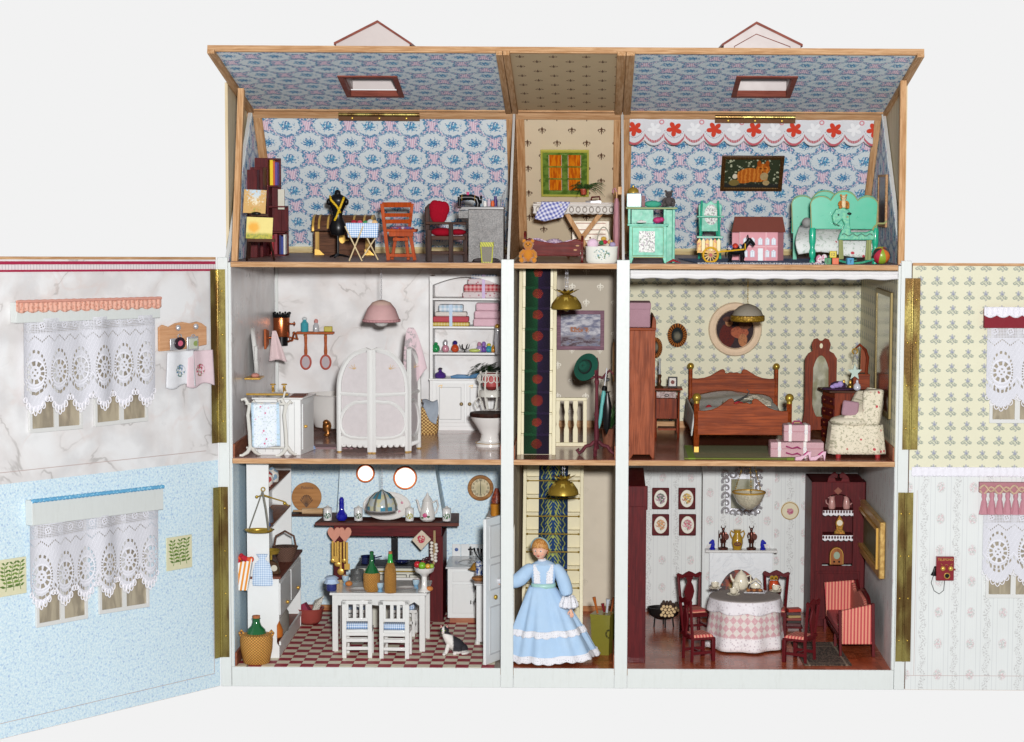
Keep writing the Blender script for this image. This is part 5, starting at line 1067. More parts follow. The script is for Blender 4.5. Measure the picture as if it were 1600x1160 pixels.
for px,lv,r,m,cap,cr,ch,lb,cm in[(681,1,6.5,G('green','1f8a4c'),G('green',''),3,3,'round emerald green scent bottle at the start of the third cabinet shelf',0),(696,1,6,G('rose','c58a9a'),silver,3.4,8,'tall rose glass decanter with silver stopper on the third cabinet shelf',0),(711,1,6.4,G('orange','c04a22'),G('indigo','2c1f6e'),3.6,6,'orange glass scent bottle with an indigo stopper',0),(749,1,5.4,G('lilac','a58fc0'),G('pinkg','c08aa0'),3,6,'small pale pink scent bottle behind the violet one',0),(756,1,5.2,G('violet','6a4a9a'),G('violet2','8a6ab0'),3.2,7,'violet glass scent bottle near the end of the third cabinet shelf',0),(764,1,5.4,G('aqua','2f8fa0'),G('yellowc','c9c23c'),3,4,'aqua scent bottle with a yellow stopper at the end of the third shelf',0),(771,1,4.6,G('amber','c98a2c'),gold,2,3,'small amber glass bottle beside the post',0)]:
 bottle(lb,onshelf(px,lv,12),sphp(r),m,cap if isinstance(cap,bpy.types.Material)else m,cr,ch)
bottle('squat violet glass bottle with a dark stopper on the cabinet counter',onshelf(688,0,14),[(8,0),(9.6,3),(8,7),(3,10),(2,13)],G('deepviolet','4a2a7e'),pl('dark_cap','3c3540'),3,3)
t=thing('wire_cup','small black wire egg cup holder on the third cabinet shelf','cup',onshelf(726,1));build(MB().lathe([(3,0),(1,1),(.8,4)],10),'foot',blackmetal,t)
for k_ in range(6):a=k_*pi/3;build(MB().tube([(0,0,4),(6*cos(a),6*sin(a),6),(8*cos(a),8*sin(a),12)],.6,5),'wire',blackmetal,t)
solo(MB().ball((0,0,3),(10,5,3)),'soap_dish',pl('lime_soap','b8c46a',rough=.3),'pale lime soap lying on the third cabinet shelf','soap',onshelf(742,1,8));solo(MB().tube([(-16,0,2),(-6,-1,2.6),(8,0,2.4),(17,0,1.8)],[1,2.6,2.4,.8],8,flat=1.4),'blue_brush',pl('steel_blue','4a78a0',rough=.5),'slim steel blue hair brush lying on the cabinet counter','brush',onshelf(720,0,8))
t=thing('fern_plant','dark green feathery plant spreading over the cabinet counter','plant',onshelf(765,0,-4));rnd=random.Random(3);mb=MB()
for i in range(420):mb.add(*(lambda c,r:([c+Vector(v_)*r for v_ in((-1,0,-.4),(0,-.5,.2),(1,0,.5),(0,.6,-.1))],[(0,1,2,3)]))(Vector((rnd.gauss(0,13),rnd.uniform(-14,10),6+rnd.uniform(0,20)*(1-abs(rnd.gauss(0,.3))))),rnd.uniform(2.5,5)))
tag(build(mb,'leaf_mass',green_leaf,t,flat=True),kind='stuff');build(MB().tube([(-30,0,3),(-18,-2,6),(-6,0,5)],[3,4,2],8),'blue_bow',pl('steel_blue',''),t)
t=thing('wall_light','grey glass wall lamp with a brass cap beside the bathroom partition','lamp',Vector((at(777,540,330).x,330,at(777,553,330).z)));build(MB().lathe([(3,0),(5,20),(3,40)],12),'glass',pl('smoke_glass',''),t);build(MB().ball((0,0,43),4),'cap',gold,t)
p=Vector((at(766,697,fl(768,697,ZM).y).x,fl(768,697,ZM).y,ZM))
t=thing('toilet','white china toilet with a dark wooden seat half behind the post','toilet',p);K[0]*=.9
build(MB().lathe([(26,0),(25,5),(18,9),(16,20),(24,34),(32,46),(34,52)],30,sy=.9),'bowl',china,t);build(MB().lathe([(35,52),(36.5,55),(35,59),(5,60)],30,sy=.9),'seat',walnut,t)
build(B(-16,20,34,52,0,60),'pipe',china,t,bev=4);build(MB().torus((0,0,3.5),26,.5,'z',30,5,sz=.9)if False else MB().torus((0,0,6),25.5,.6,'z',30,5),'gilt_line',gold,t)
p=Vector((at(768,668,230).x,230,ZM))
t=thing('plant_stand','white scrolled metal washstand with a red jug behind the toilet','stand',p)
zz=(at(768,640,230).z-ZM)/kk(230)
for a in range(6):an=a*pi/3;build(MB().tube([(14*cos(an),12*sin(an),0),(12*cos(an),10*sin(an),zz),(20*cos(an),16*sin(an),zz+24),(17*cos(an),14*sin(an),zz+60)],1.5,6),'leg',bonewhite,t)
build(MB().lathe([(18,zz+20),(19,zz+21),(19,zz+30)],26,sy=.8,caps=False),'band',bonewhite,t,solid=1.5);build(MB().torus((0,0,zz+56),18,1.4,'z',26,6),'top_ring',bonewhite,t)
for k_ in range(12):a=k_*pi/6;build(MB().torus((18*cos(a),15*sin(a),zz+49),4.6,.8,'y',12,5,sz=1.3),'loop',bonewhite,t)
build(MB().tube([(-22,-4,zz+2),(-26,-6,zz+12),(-20,-6,zz+20),(-14,-6,zz+12),(-20,-6,zz+8)],1.2,6),'scroll',bonewhite,t)
solo(MB().lathe([(6,0),(14,6),(15,20),(12,26)],18),'red_pot',pl('brick_red','a03c3c',rough=.5),'brick red pot inside the white scrolled stand','pot',p+Vector((0,0,(zz+31)*K[0])))
p=BM(668,678)
t=thing('wicker_basket','tall woven wicker laundry basket beside the linen cabinet','basket',p);build(MB().lathe([(15,0),(17.5,6),(18,26),(15.5,40),(14,42)],28,sy=.8),'body',straw,t)
build(MB().tube([(-13,0,40),(-14,0,48),(-8,0,54)],1.6,6),'handle',straw,t)
solo(MB().sheet(lambda u,v:(-9+u*25*(1-.35*v*(1-u))+2*sin(v*4)+5*v*(1-u),-14.5-1.6*sin(u*9+v*3)+12*(1-v)**3,53-v*(8+30*u**.8)+2*sin(u*7)),22,16),'grey_cloth',pl('grey_blue_cloth','9aa4b0',rough=.95,bump=.4),'pale grey blue cloth draped over the wicker basket','cloth',p,solid=1)
# ================================================================ hall, middle floor
def ladderstair(name,label,X0,X1,Zb,Zt,Yb,Yt,runner,rw,nst,rods=False,side=ivory):
 t=thing(name,label,'staircase',((X0+X1)/2,Yb,Zb),k=1);W_=(X1-X0)/2;H=Zt-Zb;dy=Yt-Yb
 for s_ in(-1,1):build(MB().hexa([(s_*W_,-4,0),(s_*(W_-6),-4,0),(s_*(W_-6),14,0),(s_*W_,14,0)],[(s_*W_,dy-4,H),(s_*(W_-6),dy-4,H),(s_*(W_-6),dy+14,H),(s_*W_,dy+14,H)]),'stringer',side,t,bev=.6)
 for i in range(nst):
  z=H*(i+1)/nst;y=dy*i/nst
  build(B(-W_+6.2,W_-6.2,y,y+dy/nst+9,z-3,z),'tread',side,t,bev=.5);build(B(-W_+6.2,W_-6.2,y+3,y+4.4,z-H/nst,z-3),'riser',side,t)
 pts=[]
 for i in range(nst):
  z0=H*i/nst;z1=H*(i+1)/nst;y=dy*i/nst;pts+=[(y+2.2,z0+.5),(y+2.2,z1-3.4),(y-.9,z1-3.2),(y-.9,z1+.6)]
 pts=[(y,min(z,H-.5))for y,z in pts];n=len(pts)
 build(MB().add([(-rw,y,z)for y,z in pts]+[(rw,y,z)for y,z in pts],[(i,i+1,n+i+1,n+i)for i in range(n-1)]),'runner',runner,t,solid=.8,ang=20)
 if rods:
  for i in range(nst):z=H*(i+1)/nst;y=dy*i/nst;r_=build(MB().cyl((-W_+8,y-2.5,z-6),(W_-8,y-2.5,z-6),1.0,n=8),'stair_rod',brass2,t);build(MB().ball((-W_+8,y-2.5,z-6),2,8,6).ball((W_-8,y-2.5,z-6),2,8,6),'finial',brass2,r_)
 return t
def gprun(v,x,y,z):
 c=mixc(sm(x,-2,2),'0f3c22','1e122c');tex=noise(vec(x,z),2.2,2);c=mixc(sm(sn(x*1.6+z*.9)*sn(x*.9-z*1.5),.1,.5)*.5,c,mixc(sm(x,-2,2),'1a5c34','33204a'))
 zz=(fr(z/34)-.5)*34;rs=noise(vec(fl_or(z/34)*3.3,0),1,0)*6;r=sq(x*x*1.15+zz*zz*1.4);m=sm(r+(noise(v,5)*5)+rs,15,13.6);return mixc(m*sm(sn(x*1.9)*sn(z*1.9),-.9,.2),mixc(sm(ab(x),25,26),c,'0c0a12'),mixc(sm(noise(vec(x,z),1.6,2),.4,.6),'6e1a12','9c3220'))
a=at(838,705,60);ladderstair('upper_staircase','steep cream staircase with a green and violet strawberry runner in the upper hall',at(808,700,60).x,at(868,700,60).x,ZM,664,62,150,mat('strawberry_runner',gprun,rough=1,var=.12,vs=3,bump=.6),20.5,9)
def bluerun(v,x,y,z):
 P=vec(ab(x),z);zz=(fr(z/30)-.5)*30;vine=sm(ab(ab(x)-7-2.5*sn(z*.21)),1.3,.7);lf=sm(sn(ab(x)*1.25+z*.9),.35,.6)*sm(ab(ab(x)-8),6.5,5);bd=sm(ab(ab(x)-18.5+1.8*sn(z*.4)),1.2,.6);dm=sm(ab(x)*1.2+ab(zz),4.4,3.4)
 return mixc(mx(vine,lf*.9,bd,dm),'1f3f6e','a9b25a')
t=ladderstair('lower_staircase','steep cream staircase with a blue leaf patterned runner and brass rods',at(815,900,230).x,at(911,900,230).x,ZG,354,230,330,mat('leaf_runner',bluerun,rough=1,var=.08,bump=.5),25,11,rods=True)
def brasslamp(label,px,pybot,Y,ztop,s=1.0):
 p=at(px,pybot,Y);t=thing('brass_lamp',label,'lamp',p);K[0]*=s;zc=(ztop-p.z)/K[0]
 chain(t,(-1.2,0,zc),(-1.2,0,30),.8,silver);chain(t,(2,0,zc),(2,0,30),.8,silver)
 build(MB().lathe([(23,0),(24,1.5),(22.5,8),(17,16),(9,21),(4,23),(3,27)],28,caps=False),'shade',brass2,t,solid=.8)
 for k_ in range(8):a=2*pi*k_/8+.2;c,s2=cos(a),sin(a);build(MB().add([(3*c-2*s2,3*s2+2*c,22),(3*c+2*s2,3*s2-2*c,22),(12*c+4*s2,12*s2-4*c,27),(20*c,20*s2,31),(12*c-4*s2,12*s2+4*c,27)],[(0,1,2,3,4)]),'petal',brass2,t,solid=.5)
 for k_ in range(6):a=2*pi*k_/6+.5;build(MB().hexa([(22.9*cos(a-.2),22.9*sin(a-.2),6),(22.9*cos(a+.2),22.9*sin(a+.2),6),(15*cos(a+.16),15*sin(a+.16),18.6),(15*cos(a-.16),15*sin(a-.16),18.6)],[(23.7*cos(a-.2),23.7*sin(a-.2),6),(23.7*cos(a+.2),23.7*sin(a+.2),6),(16*cos(a+.16),16*sin(a+.16),18.9),(16*cos(a-.16),16*sin(a-.16),18.9)]),'glass_panel',pl('amber_glass','b09a4c',rough=.1,coat=.7),t)
 build(MB().ball((0,0,0),(5,5,4)),'bulb',pl('dark_bulb','6b5a2c',rough=.15,coat=.5),t);return t
brasslamp('brass petal lamp hanging in the upper hall on a double chain',885,483,120,665.8)
def seasc(v,x,y,z):
 n=noise(vscale(v,.5,1,1.6),9,4,.65);c=mixc(sm(n,.38,.62),'7a7c92','c9c8cf');c=mixc(sm(z,30,20)*sm(n,.4,.6),c,'5b4a52');c=mixc(sm(z+n*10,12,6),c,'6a4258');return mixc(sm(ab(z-36+x*.04),5.5,3.5)*sm(ab(x+2),19,14)*sm(noise(v,4),.42,.52),c,'a87358')
def framed(name,label,p,w_,h,fw,cm,fm,fd=3.4,cat='picture',k=None,rz=0,t=None,dom=1):
 t=thing(name,label,cat,p,k=k,rz=rz);build(B(-w_/2+fw-.5,w_/2-fw+.5,-1.4,-.2,fw-.5,h-fw+.5),'canvas',cm,t)
 build(MB().frame([(-w_/2,0),(w_/2,0),(w_/2,h),(-w_/2,h)],[(-w_/2+fw,fw),(w_/2-fw,fw),(w_/2-fw,h-fw),(-w_/2+fw,h-fw)],-fd,0),'frame',fm,t,bev=.7);return t
framed('seascape_picture','purple framed picture of boats on a stormy shore in the upper hall',BW(907,547),74,62,6,mat('seascape_paint',seasc,rough=.8,spec=.12,var=.1,vs=4),wood('mauve_frame','8d6a78','6f4f5f','x',2,.4))
p=at(890,684,190);p=Vector((p.x,190,ZM))
t=thing('stair_railing','cream wooden railing with three turned balusters in the upper hall','railing',Vector((at(891,684,175).x,175,ZM)))
build(B(-25,26,-3,3,72,77),'top_rail',ivory,t,bev=.6);build(B(-25,26,-3,3,0,6),'bottom_rail',ivory,t,bev=.6);build(B(20,26,-3,3,6,72),'end_post',ivory,t,bev=.6)
for x in(-20,-6,8):build(MB().prism([(x-4,6),(x+4,6),(x+4,26),(x+2,34),(x+3.6,46),(x+2.4,54),(x+4,62),(x+4,72),(x-4,72),(x-4,62),(x-2.4,54),(x-3.6,46),(x-2,34),(x-4,26)],-2,2),'baluster',ivory,t,bev=.6)
p=Vector((at(932,706,60).x,60,ZM))
t=thing('coat_stand','dark red turned coat stand with scrolled feet and arms in the upper hall','coat stand',p)
cs=wood('coat_wood','6b2f38','4e2029','z',2.4,.4)
build(MB().lathe([(4.4,10),(3,18),(4,30),(3,60),(4.2,64),(2.8,70),(2.6,110),(4,116),(2.6,122),(3,146),(1,154)],14),'pole',cs,t)
for a in(0,180,265,95):
 c,s_=cos(radians(a)),sin(radians(a));build(MB().tube([(3*c,3*s_,22),(9*c,9*s_,16),(17*c,14*s_,14),(22*c,18*s_,7),(27*c,22*s_,3),(31*c,24*s_,8),(27*c,22*s_,10)],[3,3,3,3,3,2.4,1.6],7),'foot',cs,t)
 build(MB().tube([(2*c,2*s_,124),(9*c,7*s_,122),(14*c,11*s_,128),(20*c,16*s_,134),(26*c,20*s_,128)],[2.2,2.4,2.2,2.0,1.4],7),'arm',cs,t)
t=thing('green_hat','green brimmed hat with a black band hanging on the coat stand','hat',p+Vector((-17,-6,142)));K[0]*=.86;t.rotation_euler=(radians(62),radians(-58),0)
build(MB().lathe([(25,0),(26,1),(13,3),(11.6,4),(11,12),(8,17),(1,18.5)],28,sy=.85,caps=False),'felt',mat('green_felt',color='0b4436',rough=.95,bump=.3),t,solid=1);build(MB().lathe([(13.2,3),(12.6,8)],24,sy=.85,caps=False),'band',pl('black_band','101a18',rough=.8),t,solid=1.6)
t=thing('teal_umbrella','slim closed teal umbrella with a black ferrule hanging from the coat stand','umbrella',p+Vector((4,-7,44)));t.rotation_euler=(0,radians(7),0)
build(MB().lathe([(.6,0),(2.8,10),(3.4,56),(2,62)],10),'canopy',pl('teal_silk','5aa3a0',rough=.5),t);build(MB().lathe([(3.6,60),(3.8,66),(1.6,68)],10),'cap',black,t);build(MB().cyl((0,0,66),(0,0,96),1),'handle',silver,t)
t=thing('black_umbrella','closed black umbrella hanging beside the teal one','umbrella',p+Vector((16,-5,34)));build(MB().lathe([(.6,0),(5,14),(7,44),(3,66),(6,68)],12,flute=5,fa=.15),'canopy',black,t);build(MB().tube([(0,0,66),(0,0,90),(1,0,94)],1,6),'shaft',black,t);build(B(-4,4,-2,2,84,89),'handle',black,t,bev=1)
p=Vector((at(951,676,180).x,180,ZM));t=thing('corner_plant','spiky dark green plant in a brown pot in the upper hall corner','plant',p);build(MB().lathe([(9,0),(11,26),(12,28)],16),'pot',wood('pot_brown','8a5a44','6f4434','z',3),t);rnd=random.Random(2)
for i in range(18):a=rnd.uniform(0,2*pi);L=rnd.uniform(16,30);h_=rnd.uniform(20,56);build(strip_([((0,0,26),(1,0)),((cos(a)*L*.4,sin(a)*L*.3,26+h_*.6),(1,0)),((cos(a)*L*.7,sin(a)*L*.5,26+h_),(.1,0))],1.6),'leaf',green_leaf,t,solid=.3)
t=thing('hall_mirror','narrow gilt framed picture on the side wall of the upper hall','picture',(624.2,250,atX(958,575,624).z),k=1);build(B(-3,-.4,-36,36,0,66),'frame',wood('gilt_brown','8a6234','6a4526','z',2),t,bev=.6);build(B(-3.6,-2.9,-29,29,7,59),'canvas',pl('ochre_canvas','b08c58',var=.3),t)
# ================================================================ bedroom
BR=lambda px,py,**k:fp(px,py,ZM,**k)
mwood=wood('wardrobe_wood','9a5030','6e3219','z',3.6,.3);mwx=wood('bed_wood','96451d','6c2c10','x',3.6,.3)
p=Vector((at(1003,703,16).x,20,ZM))
t=thing('wardrobe','tall red brown wardrobe seen from its side next to the post','wardrobe',p)
build(MB().prism([(-21,0),(-17,0),(-14,6),(12,6),(16,0),(20,0),(20,202),(-21,202)],0,130),'body',mwood,t,bev=.8);build(B(-22,21,-2,132,202,206),'cornice',mwx,t,bev=.6)
build(MB().prism([(14,206),(21,206),(21,217),(19,222),(16,224),(15,218)],-1,120),'pediment',mwood,t,bev=.6);build(B(-22,20.6,-.8,0,30,31).box(-22,20.6,-.8,0,180,181),'moulding_line',maho_x,t)if False else None
t=thing('hat_box','dusty pink fabric covered hat box on top of the wardrobe','box',p+Vector((-4,8,206.2*K[0])),k=K[0]);hb=mat('pink_weave',lambda v,x,y,z:(mixc(sm(sn(x*2.6+z*2.6)*sn(x*2.6-z*2.6),-.2,.3),'a8848e','8b6a76'),{}),rough=.9,bump=.4)
build(B(-17,16,0,60,0,37),'box_body',hb,t,bev=1.5);build(B(-17.8,16.8,-.8,61,28,39),'lid',hb,t,bev=1.5)
mdk=mat('dim_portrait',lambda v,x,y,z:mixc(sm(sq(x*x+(z-20)*(z-20)*.7)+noise(v,5)*6,12,5),'1f2426','6e6a5c'),rough=.8,spec=.12)
def oval(label,px,py0,py1,w_,Y=451,cm=mdk,fmt=None,r=3.4,name='oval_portrait'):
 p=at(px,py1,Y);t=thing(name,label,'picture',p);h=(py1-py0);cz=h/2
 build(MB().torus((0,-1.5,cz),w_/2-r,r,'y',32,8,sz=(cz-r)/(w_/2-r)),'frame',fmt or gilt_b,t);build(MB().prism(ell(0,cz,w_/2-r,cz-r,28),-1,-.3),'canvas',cm,t);return t
gilt_b=mat('rope_gilt',lambda v,x,y,z:mixc(sm(sn(at2(z-20,x)*26),-.2,.3),'4a2414','b06c30'),rough=.35,metal=.3)
oval('small oval dark portrait in a rope gilt frame beside the wardrobe',1058,505,543,31)
oval('oval dark portrait half hidden behind the wardrobe',1024,527,560,22)
def tondo(v,x,y,z):
 zz=z-45;n=noise(v,7,3,.6);e=lambda cx,cz,rx,rz:sm(((x-cx)*(x-cx))*(1/rx/rx)+((zz-cz)*(zz-cz))*(1/rz/rz)+(n-.5)*.4,1.05,.85)
 c=mixc(n,'2a2428','45383a');c=mixc(e(-14,-8,14,22),c,'5a2a26');c=mixc(e(8,-2,16,11),c,'a05a42');c=mixc(e(14,-16,8,12),c,'a8714f');c=mixc(e(-11,16,7,8),c,'a87856');c=mixc(e(-13,21,9,5),c,'5a3a30');c=mixc(e(18,12,12,9),c,'6e4a3a');return mixc(sm(noise(v,3,4,.7),.5,.62)*.45,c,'2a2228')
oval('large round painting of a soft figure group in a cream frame above the bed',1148,472,557,84,cm=mat('figure_group_paint',tondo,rough=.85,spec=.1,var=.06),fmt=pl('cream_gilt_frame','dfc6aa',rough=.35,var=.12,vs=8),r=6.5,name='round_painting')
p=at(1168,502,200)
t=globe_lamp('bedroom_lamp','grey dome lamp with a gold braid rim hanging in the bedroom',p,ceil_(p,650),[(25,2),(24.5,8),(21,16),(13,23),(5,26),(1.5,27)],mat('grey_taupe_shade',color='8c8578',rough=.7,var=.1,vs=5),cr=1.0,cm=brass2)
build(MB().lathe([(25.2,0),(26.2,2),(26,8),(24.6,9)],60,flute=24,fa=.015,caps=False),'gold_braid',mat('gold_braid',lambda v,x,y,z:(mixc(sm(voro(v,3),.4,.2),'8a6a1c','c9a23a'),{'height':voro(v,3),'bump':.9}),rough=.5,metal=.4),t,solid=1)
p=BR(1042,690);p.y=250;p=Vector((at(1042,690,300).x,300,ZM))
t=thing('bedside_table','small mahogany bedside table with a marbled drawer','bedside table',p)
build(B(-20,17,0,3,30,62).box(-20,-18,0,34,8,62).box(15,17,0,34,8,62),'case',maho,t,bev=.4)
for x in(-18,18):build(MB().cyl((x,2,0),(x,2,72),2,n=8),'leg',maho,t)
dr_=build(B(-17,14,-1.4,2,63,73),'drawer',mat('marbled_drawer',lambda v,x,y,z:mixc(sm(noise(v,4,4,.7),.45,.6),'a89490','6b4a44'),rough=.3),t,bev=.4);build(MB().torus((-1,-2.4,67),3,.7,'y',12,5,sz=.7),'pull',blackmetal,dr_)
build(B(-22,24,-3,38,75,78),'top',maho_x,t,bev=.6);build(B(-14,14,-2,30,12,15),'shelf',maho_x,t)
z=ZM+78*K[0]
t2=thing('candlestick','dark turned candlestick with a thin grey candle on the bedside table','candlestick',Vector((p.x-13,312,z+.2)));build(MB().lathe([(7,0),(6,2),(2,4),(3.2,10),(2,14),(3.6,19),(2,21)],14),'holder',pl('bronze2','5a3a24',metal=.5,rough=.35),t2);build(MB().lathe([(1.9,21),(1.5,44),(.3,47)],10),'candle',pl('grey_wax','9a9c9e'),t2)
framed('photo_frame','small silver photo frame standing on the bedside table',Vector((p.x+10,315,z+.4)),15,17,2.2,mat('photo_portrait',lambda v,x,y,z:mixc(sm(sq(x*x+(z-9)*(z-9)),4,3),'d8d3cc','7a4a44'),rough=.3),pl('dark_silver','5a5a5c',metal=.6,rough=.3),cat='photo frame',rz=-12)
pf=Vector((at(1160,690,90).x,90,ZM));Yh=400
t=thing('brass_knob_bed','mahogany bed with scrolled boards and brass knobs','bed',pf);kf=K[0];kh=kk(Yh)/kf
hx=lambda px,Y=Yh:(at(px,600,Y).x-pf.x)/kf
Fx0,Fx1=hx(1089,90),hx(1234,90);Hx0,Hx1=hx(1079),hx(1213)
def hz(py,Y):return(at(1150,py,Y).z-ZM)/kf
def board(x0,x1,zb,zt,dip,y0,nm):
 w_=x1-x0;c=(x0+x1)/2;pts=[(x0,zb),(x1,zb),(x1,zt-dip)]
 R_=[(.42,dip*1.05),(.34,dip*.95),(.27,dip*.72),(.2,dip*.3),(.155,dip*.02),(.12,-1),(.095,dip*.15),(.10,dip*.38),(.075,dip*.44),(.04,dip*.30),(0,dip*.36)]
 pts+=[(c+w_*a,zt-b)for a,b in R_]+[(c-w_*a,zt-b)for a,b in R_[::-1][1:]]+[(x0,zt-dip)]
 return build(MB().prism(pts,y0,y0+5),nm,mwx,t,bev=.9)
board(Fx0,Fx1,hz(690,90)+10,hz(624,90),18,0,'footboard');y_h=(Yh-90)/kf
board(Hx0,Hx1,20,hz(578,Yh),15,y_h,'headboard')
for x in(Fx0,Fx1):
 zk=hz(621,90);build(MB().lathe([(4,8),(4.2,20),(4.2,zk-10),(3,zk-7)],4),'post',mwx,t).location=(x*S*kf,2*S,0)
 build(B(x-4,x+4,-2,6,0,11),'brass_foot',gold,t,bev=.6);build(MB().ball((x,2,zk-1),7,16,12).cyl((x,2,zk-10),(x,2,zk-6),4.5),'brass_knob',brass2,t)
for x in(Hx0,Hx1):
 zk=hz(572,Yh);build(MB().lathe([(3.6,0),(3.6,zk-12),(3,zk-8)],8).M or MB().cyl((x,y_h+2,0),(x,y_h+2,zk-6),3.6,n=10),'post',mwx,t);build(MB().ball((x,y_h+2,zk-1),6,16,12),'brass_knob',brass2,t)
build(B(Fx0,Fx0+5,5,y_h,26,40),'side_rail',mwx,t,bev=.5);build(B(Fx1-5,Fx1,5,y_h,26,40),'side_rail',mwx,t,bev=.5);build(B(Fx0+6,Fx1-6,6,y_h-2,34,50),'mattress',fb_,t,bev=3)
zq=hz(624,250)
def quilt(u,v):
 x=Fx0+3+(Fx1-Fx0-6)*u;y=8+(y_h-12)*v;e=abs(u-.5)*2;return(x,y,zq-12*e**6+2.5*sin(u*9+v*4)+2*sin(v*13)-6*(1-v)**3-3)
build(MB().sheet(quilt,40,30),'quilt',fb_,t,solid=2)
build(MB().sheet(lambda u,v:(Fx0-3-4*v,10+(y_h-30)*u,zq-10-34*v+4*sin(u*5)*v),12,8),'quilt_edge',fb_,t,solid=1.5)
solo(MB().ball((0,0,0),(11,7,5)).ball((14,-4,2),(9,6,4)).ball((-32,8,-14),(8,10,13)),'red_cushion',pl('scarlet_cloth','a3202c',rough=.9),'scarlet cloth lying on the brass knob bed','cloth',pf+Vector((-18,60,(zq+1)*kf)),k=kf)
t2=thing('coat_hanger','black curved coat hanger thrown on the brass knob bed','coat hanger',pf+Vector((-2,55,(zq+5)*kf)),k=kf);build(MB().tube([(-22,0,-3),(-8,0,1),(4,0,6),(12,0,11),(16,0,18),(12,0,21)],[1.4,1.7,1.7,1.2,1,.8],7).tube([(-8,0,1),(6,0,-2),(20,0,-8)],[1.6,1.4,1.2],7),'wooden_bow',black,t2)
nl=mat('cream_lace_cloth',lambda v,x,y,z:mixc(sm(noise(v,3,4,.7),.5,.56),'d3cbb8','8c8a76'),rough=.95,bump=.5)
solo(MB().sheet(lambda u,v:(-34+u*76,-6+v*34,5*sin(u*6+v*3)+9*exp(-((u-.6)**2)*14)-10*abs(u-.5)**2),34,14),'lace_blouse',nl,'cream lace garment spread across the brass knob bed','garment',pf+Vector((8,70,(zq+2)*kf)),k=kf,solid=1)
solo(MB().ball((0,0,0),(5,4,3.4)).ball((6,0,-1),(3,3,2)),'gold_trinket',gold,'small gold trinket near the foot of the brass knob bed','trinket',pf+Vector((24,30,(zq+2)*kf)),k=kf)
p=Vector((at(1281,690,330).x,330,ZM));H=hz(528,330)*kf/kk(330);K[0]=kk(330)
t=thing('cheval_mirror','tall mahogany dressing mirror with a scrolled top behind the dresser','mirror',p)
out=[(-28,20),(-30,0),(-20,4),(-12,10),(12,10),(20,4),(30,0),(28,20),(25,40),(25,H-32),(20,H-24),(13,H-20),(15,H-10),(12,H-2),(6,H),(2,H-4),(-2,H-4),(-6,H),(-12,H-2),(-15,H-10),(-13,H-20),(-20,H-24),(-25,H-32),(-25,40)]
zc_,rz_=H*.50,H*.30;inn=[(0,0)]*24
for i,(a,b)in enumerate(out):
 an=atan2(b-zc_,a*2.4);inn[i]=(15*cos(an),zc_+rz_*sin(an)*(1.08))
build(MB().frame(out,inn,0,4),'frame',maho,t,bev=.5);build(MB().prism(ell(0,zc_,16.5,rz_*1.1+2,30),2,3),'glass',mirror,t);build(MB().prism(ell(0,H-12,2.5,4,12),-.6,.1),'keyhole',pl('pale_hole','d8d0b0'),t)
p=Vector((at(1322,694,190).x,210,ZM))
t=thing('dressing_table','dark mahogany dressing table with drawers beside the floral armchair','dressing table',p)
K[0]=kk(210);zt2=(at(1320,610,210).z-ZM)/K[0]
build(MB().hexa([(-17,-3,0),(26,-3,0),(26,50,0),(-30,50,0)],[(-17,-3,zt2-4),(26,-3,zt2-4),(26,50,zt2-4),(-30,50,zt2-4)]),'cabinet',maho,t,bev=.5);build(MB().prism([(-26,-8),(32,-8),(32,54),(-38,54)],zt2-4,zt2,'z'),'top',walnut_x,t,bev=.6)
for i in range(4):zz=8+i*(zt2-14)/4;d_=build(MB().hexa([(-18.6,-3,zz),(-17.2,-3,zz),(-30,48,zz),(-31.6,48,zz)],[(-18.6,-3,zz+12),(-17.2,-3,zz+12),(-30,48,zz+12),(-31.6,48,zz+12)]),'drawer',darkred,t,bev=.3);build(MB().ball((-22,4,zz+6),2,8,6).ball((-29,34,zz+6),2,8,6),'knob',copper,d_)
build(B(14,40,16,50,zt2,zt2+24),'side_drawer',maho_x,t,bev=.5);build(MB().tube([(35,22,zt2+24),(37,22,zt2+50),(33,22,zt2+62),(24,22,zt2+70),(14,20,zt2+62)],[2.6,2.6,2.4,2.4,1],8),'mirror_arm',maho,t);build(MB().prism([(26,zt2+26),(36,zt2+26),(36,zt2+60),(27,zt2+64)],26,29),'side_mirror',mwood,t);build(MB().torus((16,18,zt2+60),4,1.3,'y',12,6),'brass_ring',gold,t)
q=p+Vector((0,0,zt2*K[0]+.3))
t2=thing('purple_hat','wide dark purple hat with a lilac flower on the dressing table','hat',q+Vector((-12,4,0)));build(MB().lathe([(25,1),(24,2.5),(12,3),(11,10),(4,13),(.3,13)],28,sy=.7,caps=False),'brim',mat('purple_felt',color='3a1c3e',rough=.95),t2,solid=1);build(MB().ball((-4,-12,8),(6,4,4)).ball((2,-13,10),(5,4,5)).ball((-9,-11,6),(5,3,3)),'flower',pl('lilac_flower','a58fc8',rough=.8,bump=.5),t2)
for px,r,m,cap,lb in((1319,5.5,pl('grey_violet','6a6278',rough=.15,coat=.5),gold,'grey violet scent bottle with a gold top behind the purple hat'),(1329,5,pl('antique_gold','8f7434',metal=.7,rough=.3),gold,'ornate antique gold scent bottle on the dressing table'),(1338,6.2,pl('pearl','c9c9d4',rough=.1,coat=.8),pl('pearl',''),'round pearl white scent bottle at the front of the dressing table')):
 bottle(lb,Vector((at(px,605,215).x,204 if px==1338 else 220,q.z)),sphp(r),m,cap,2,5)
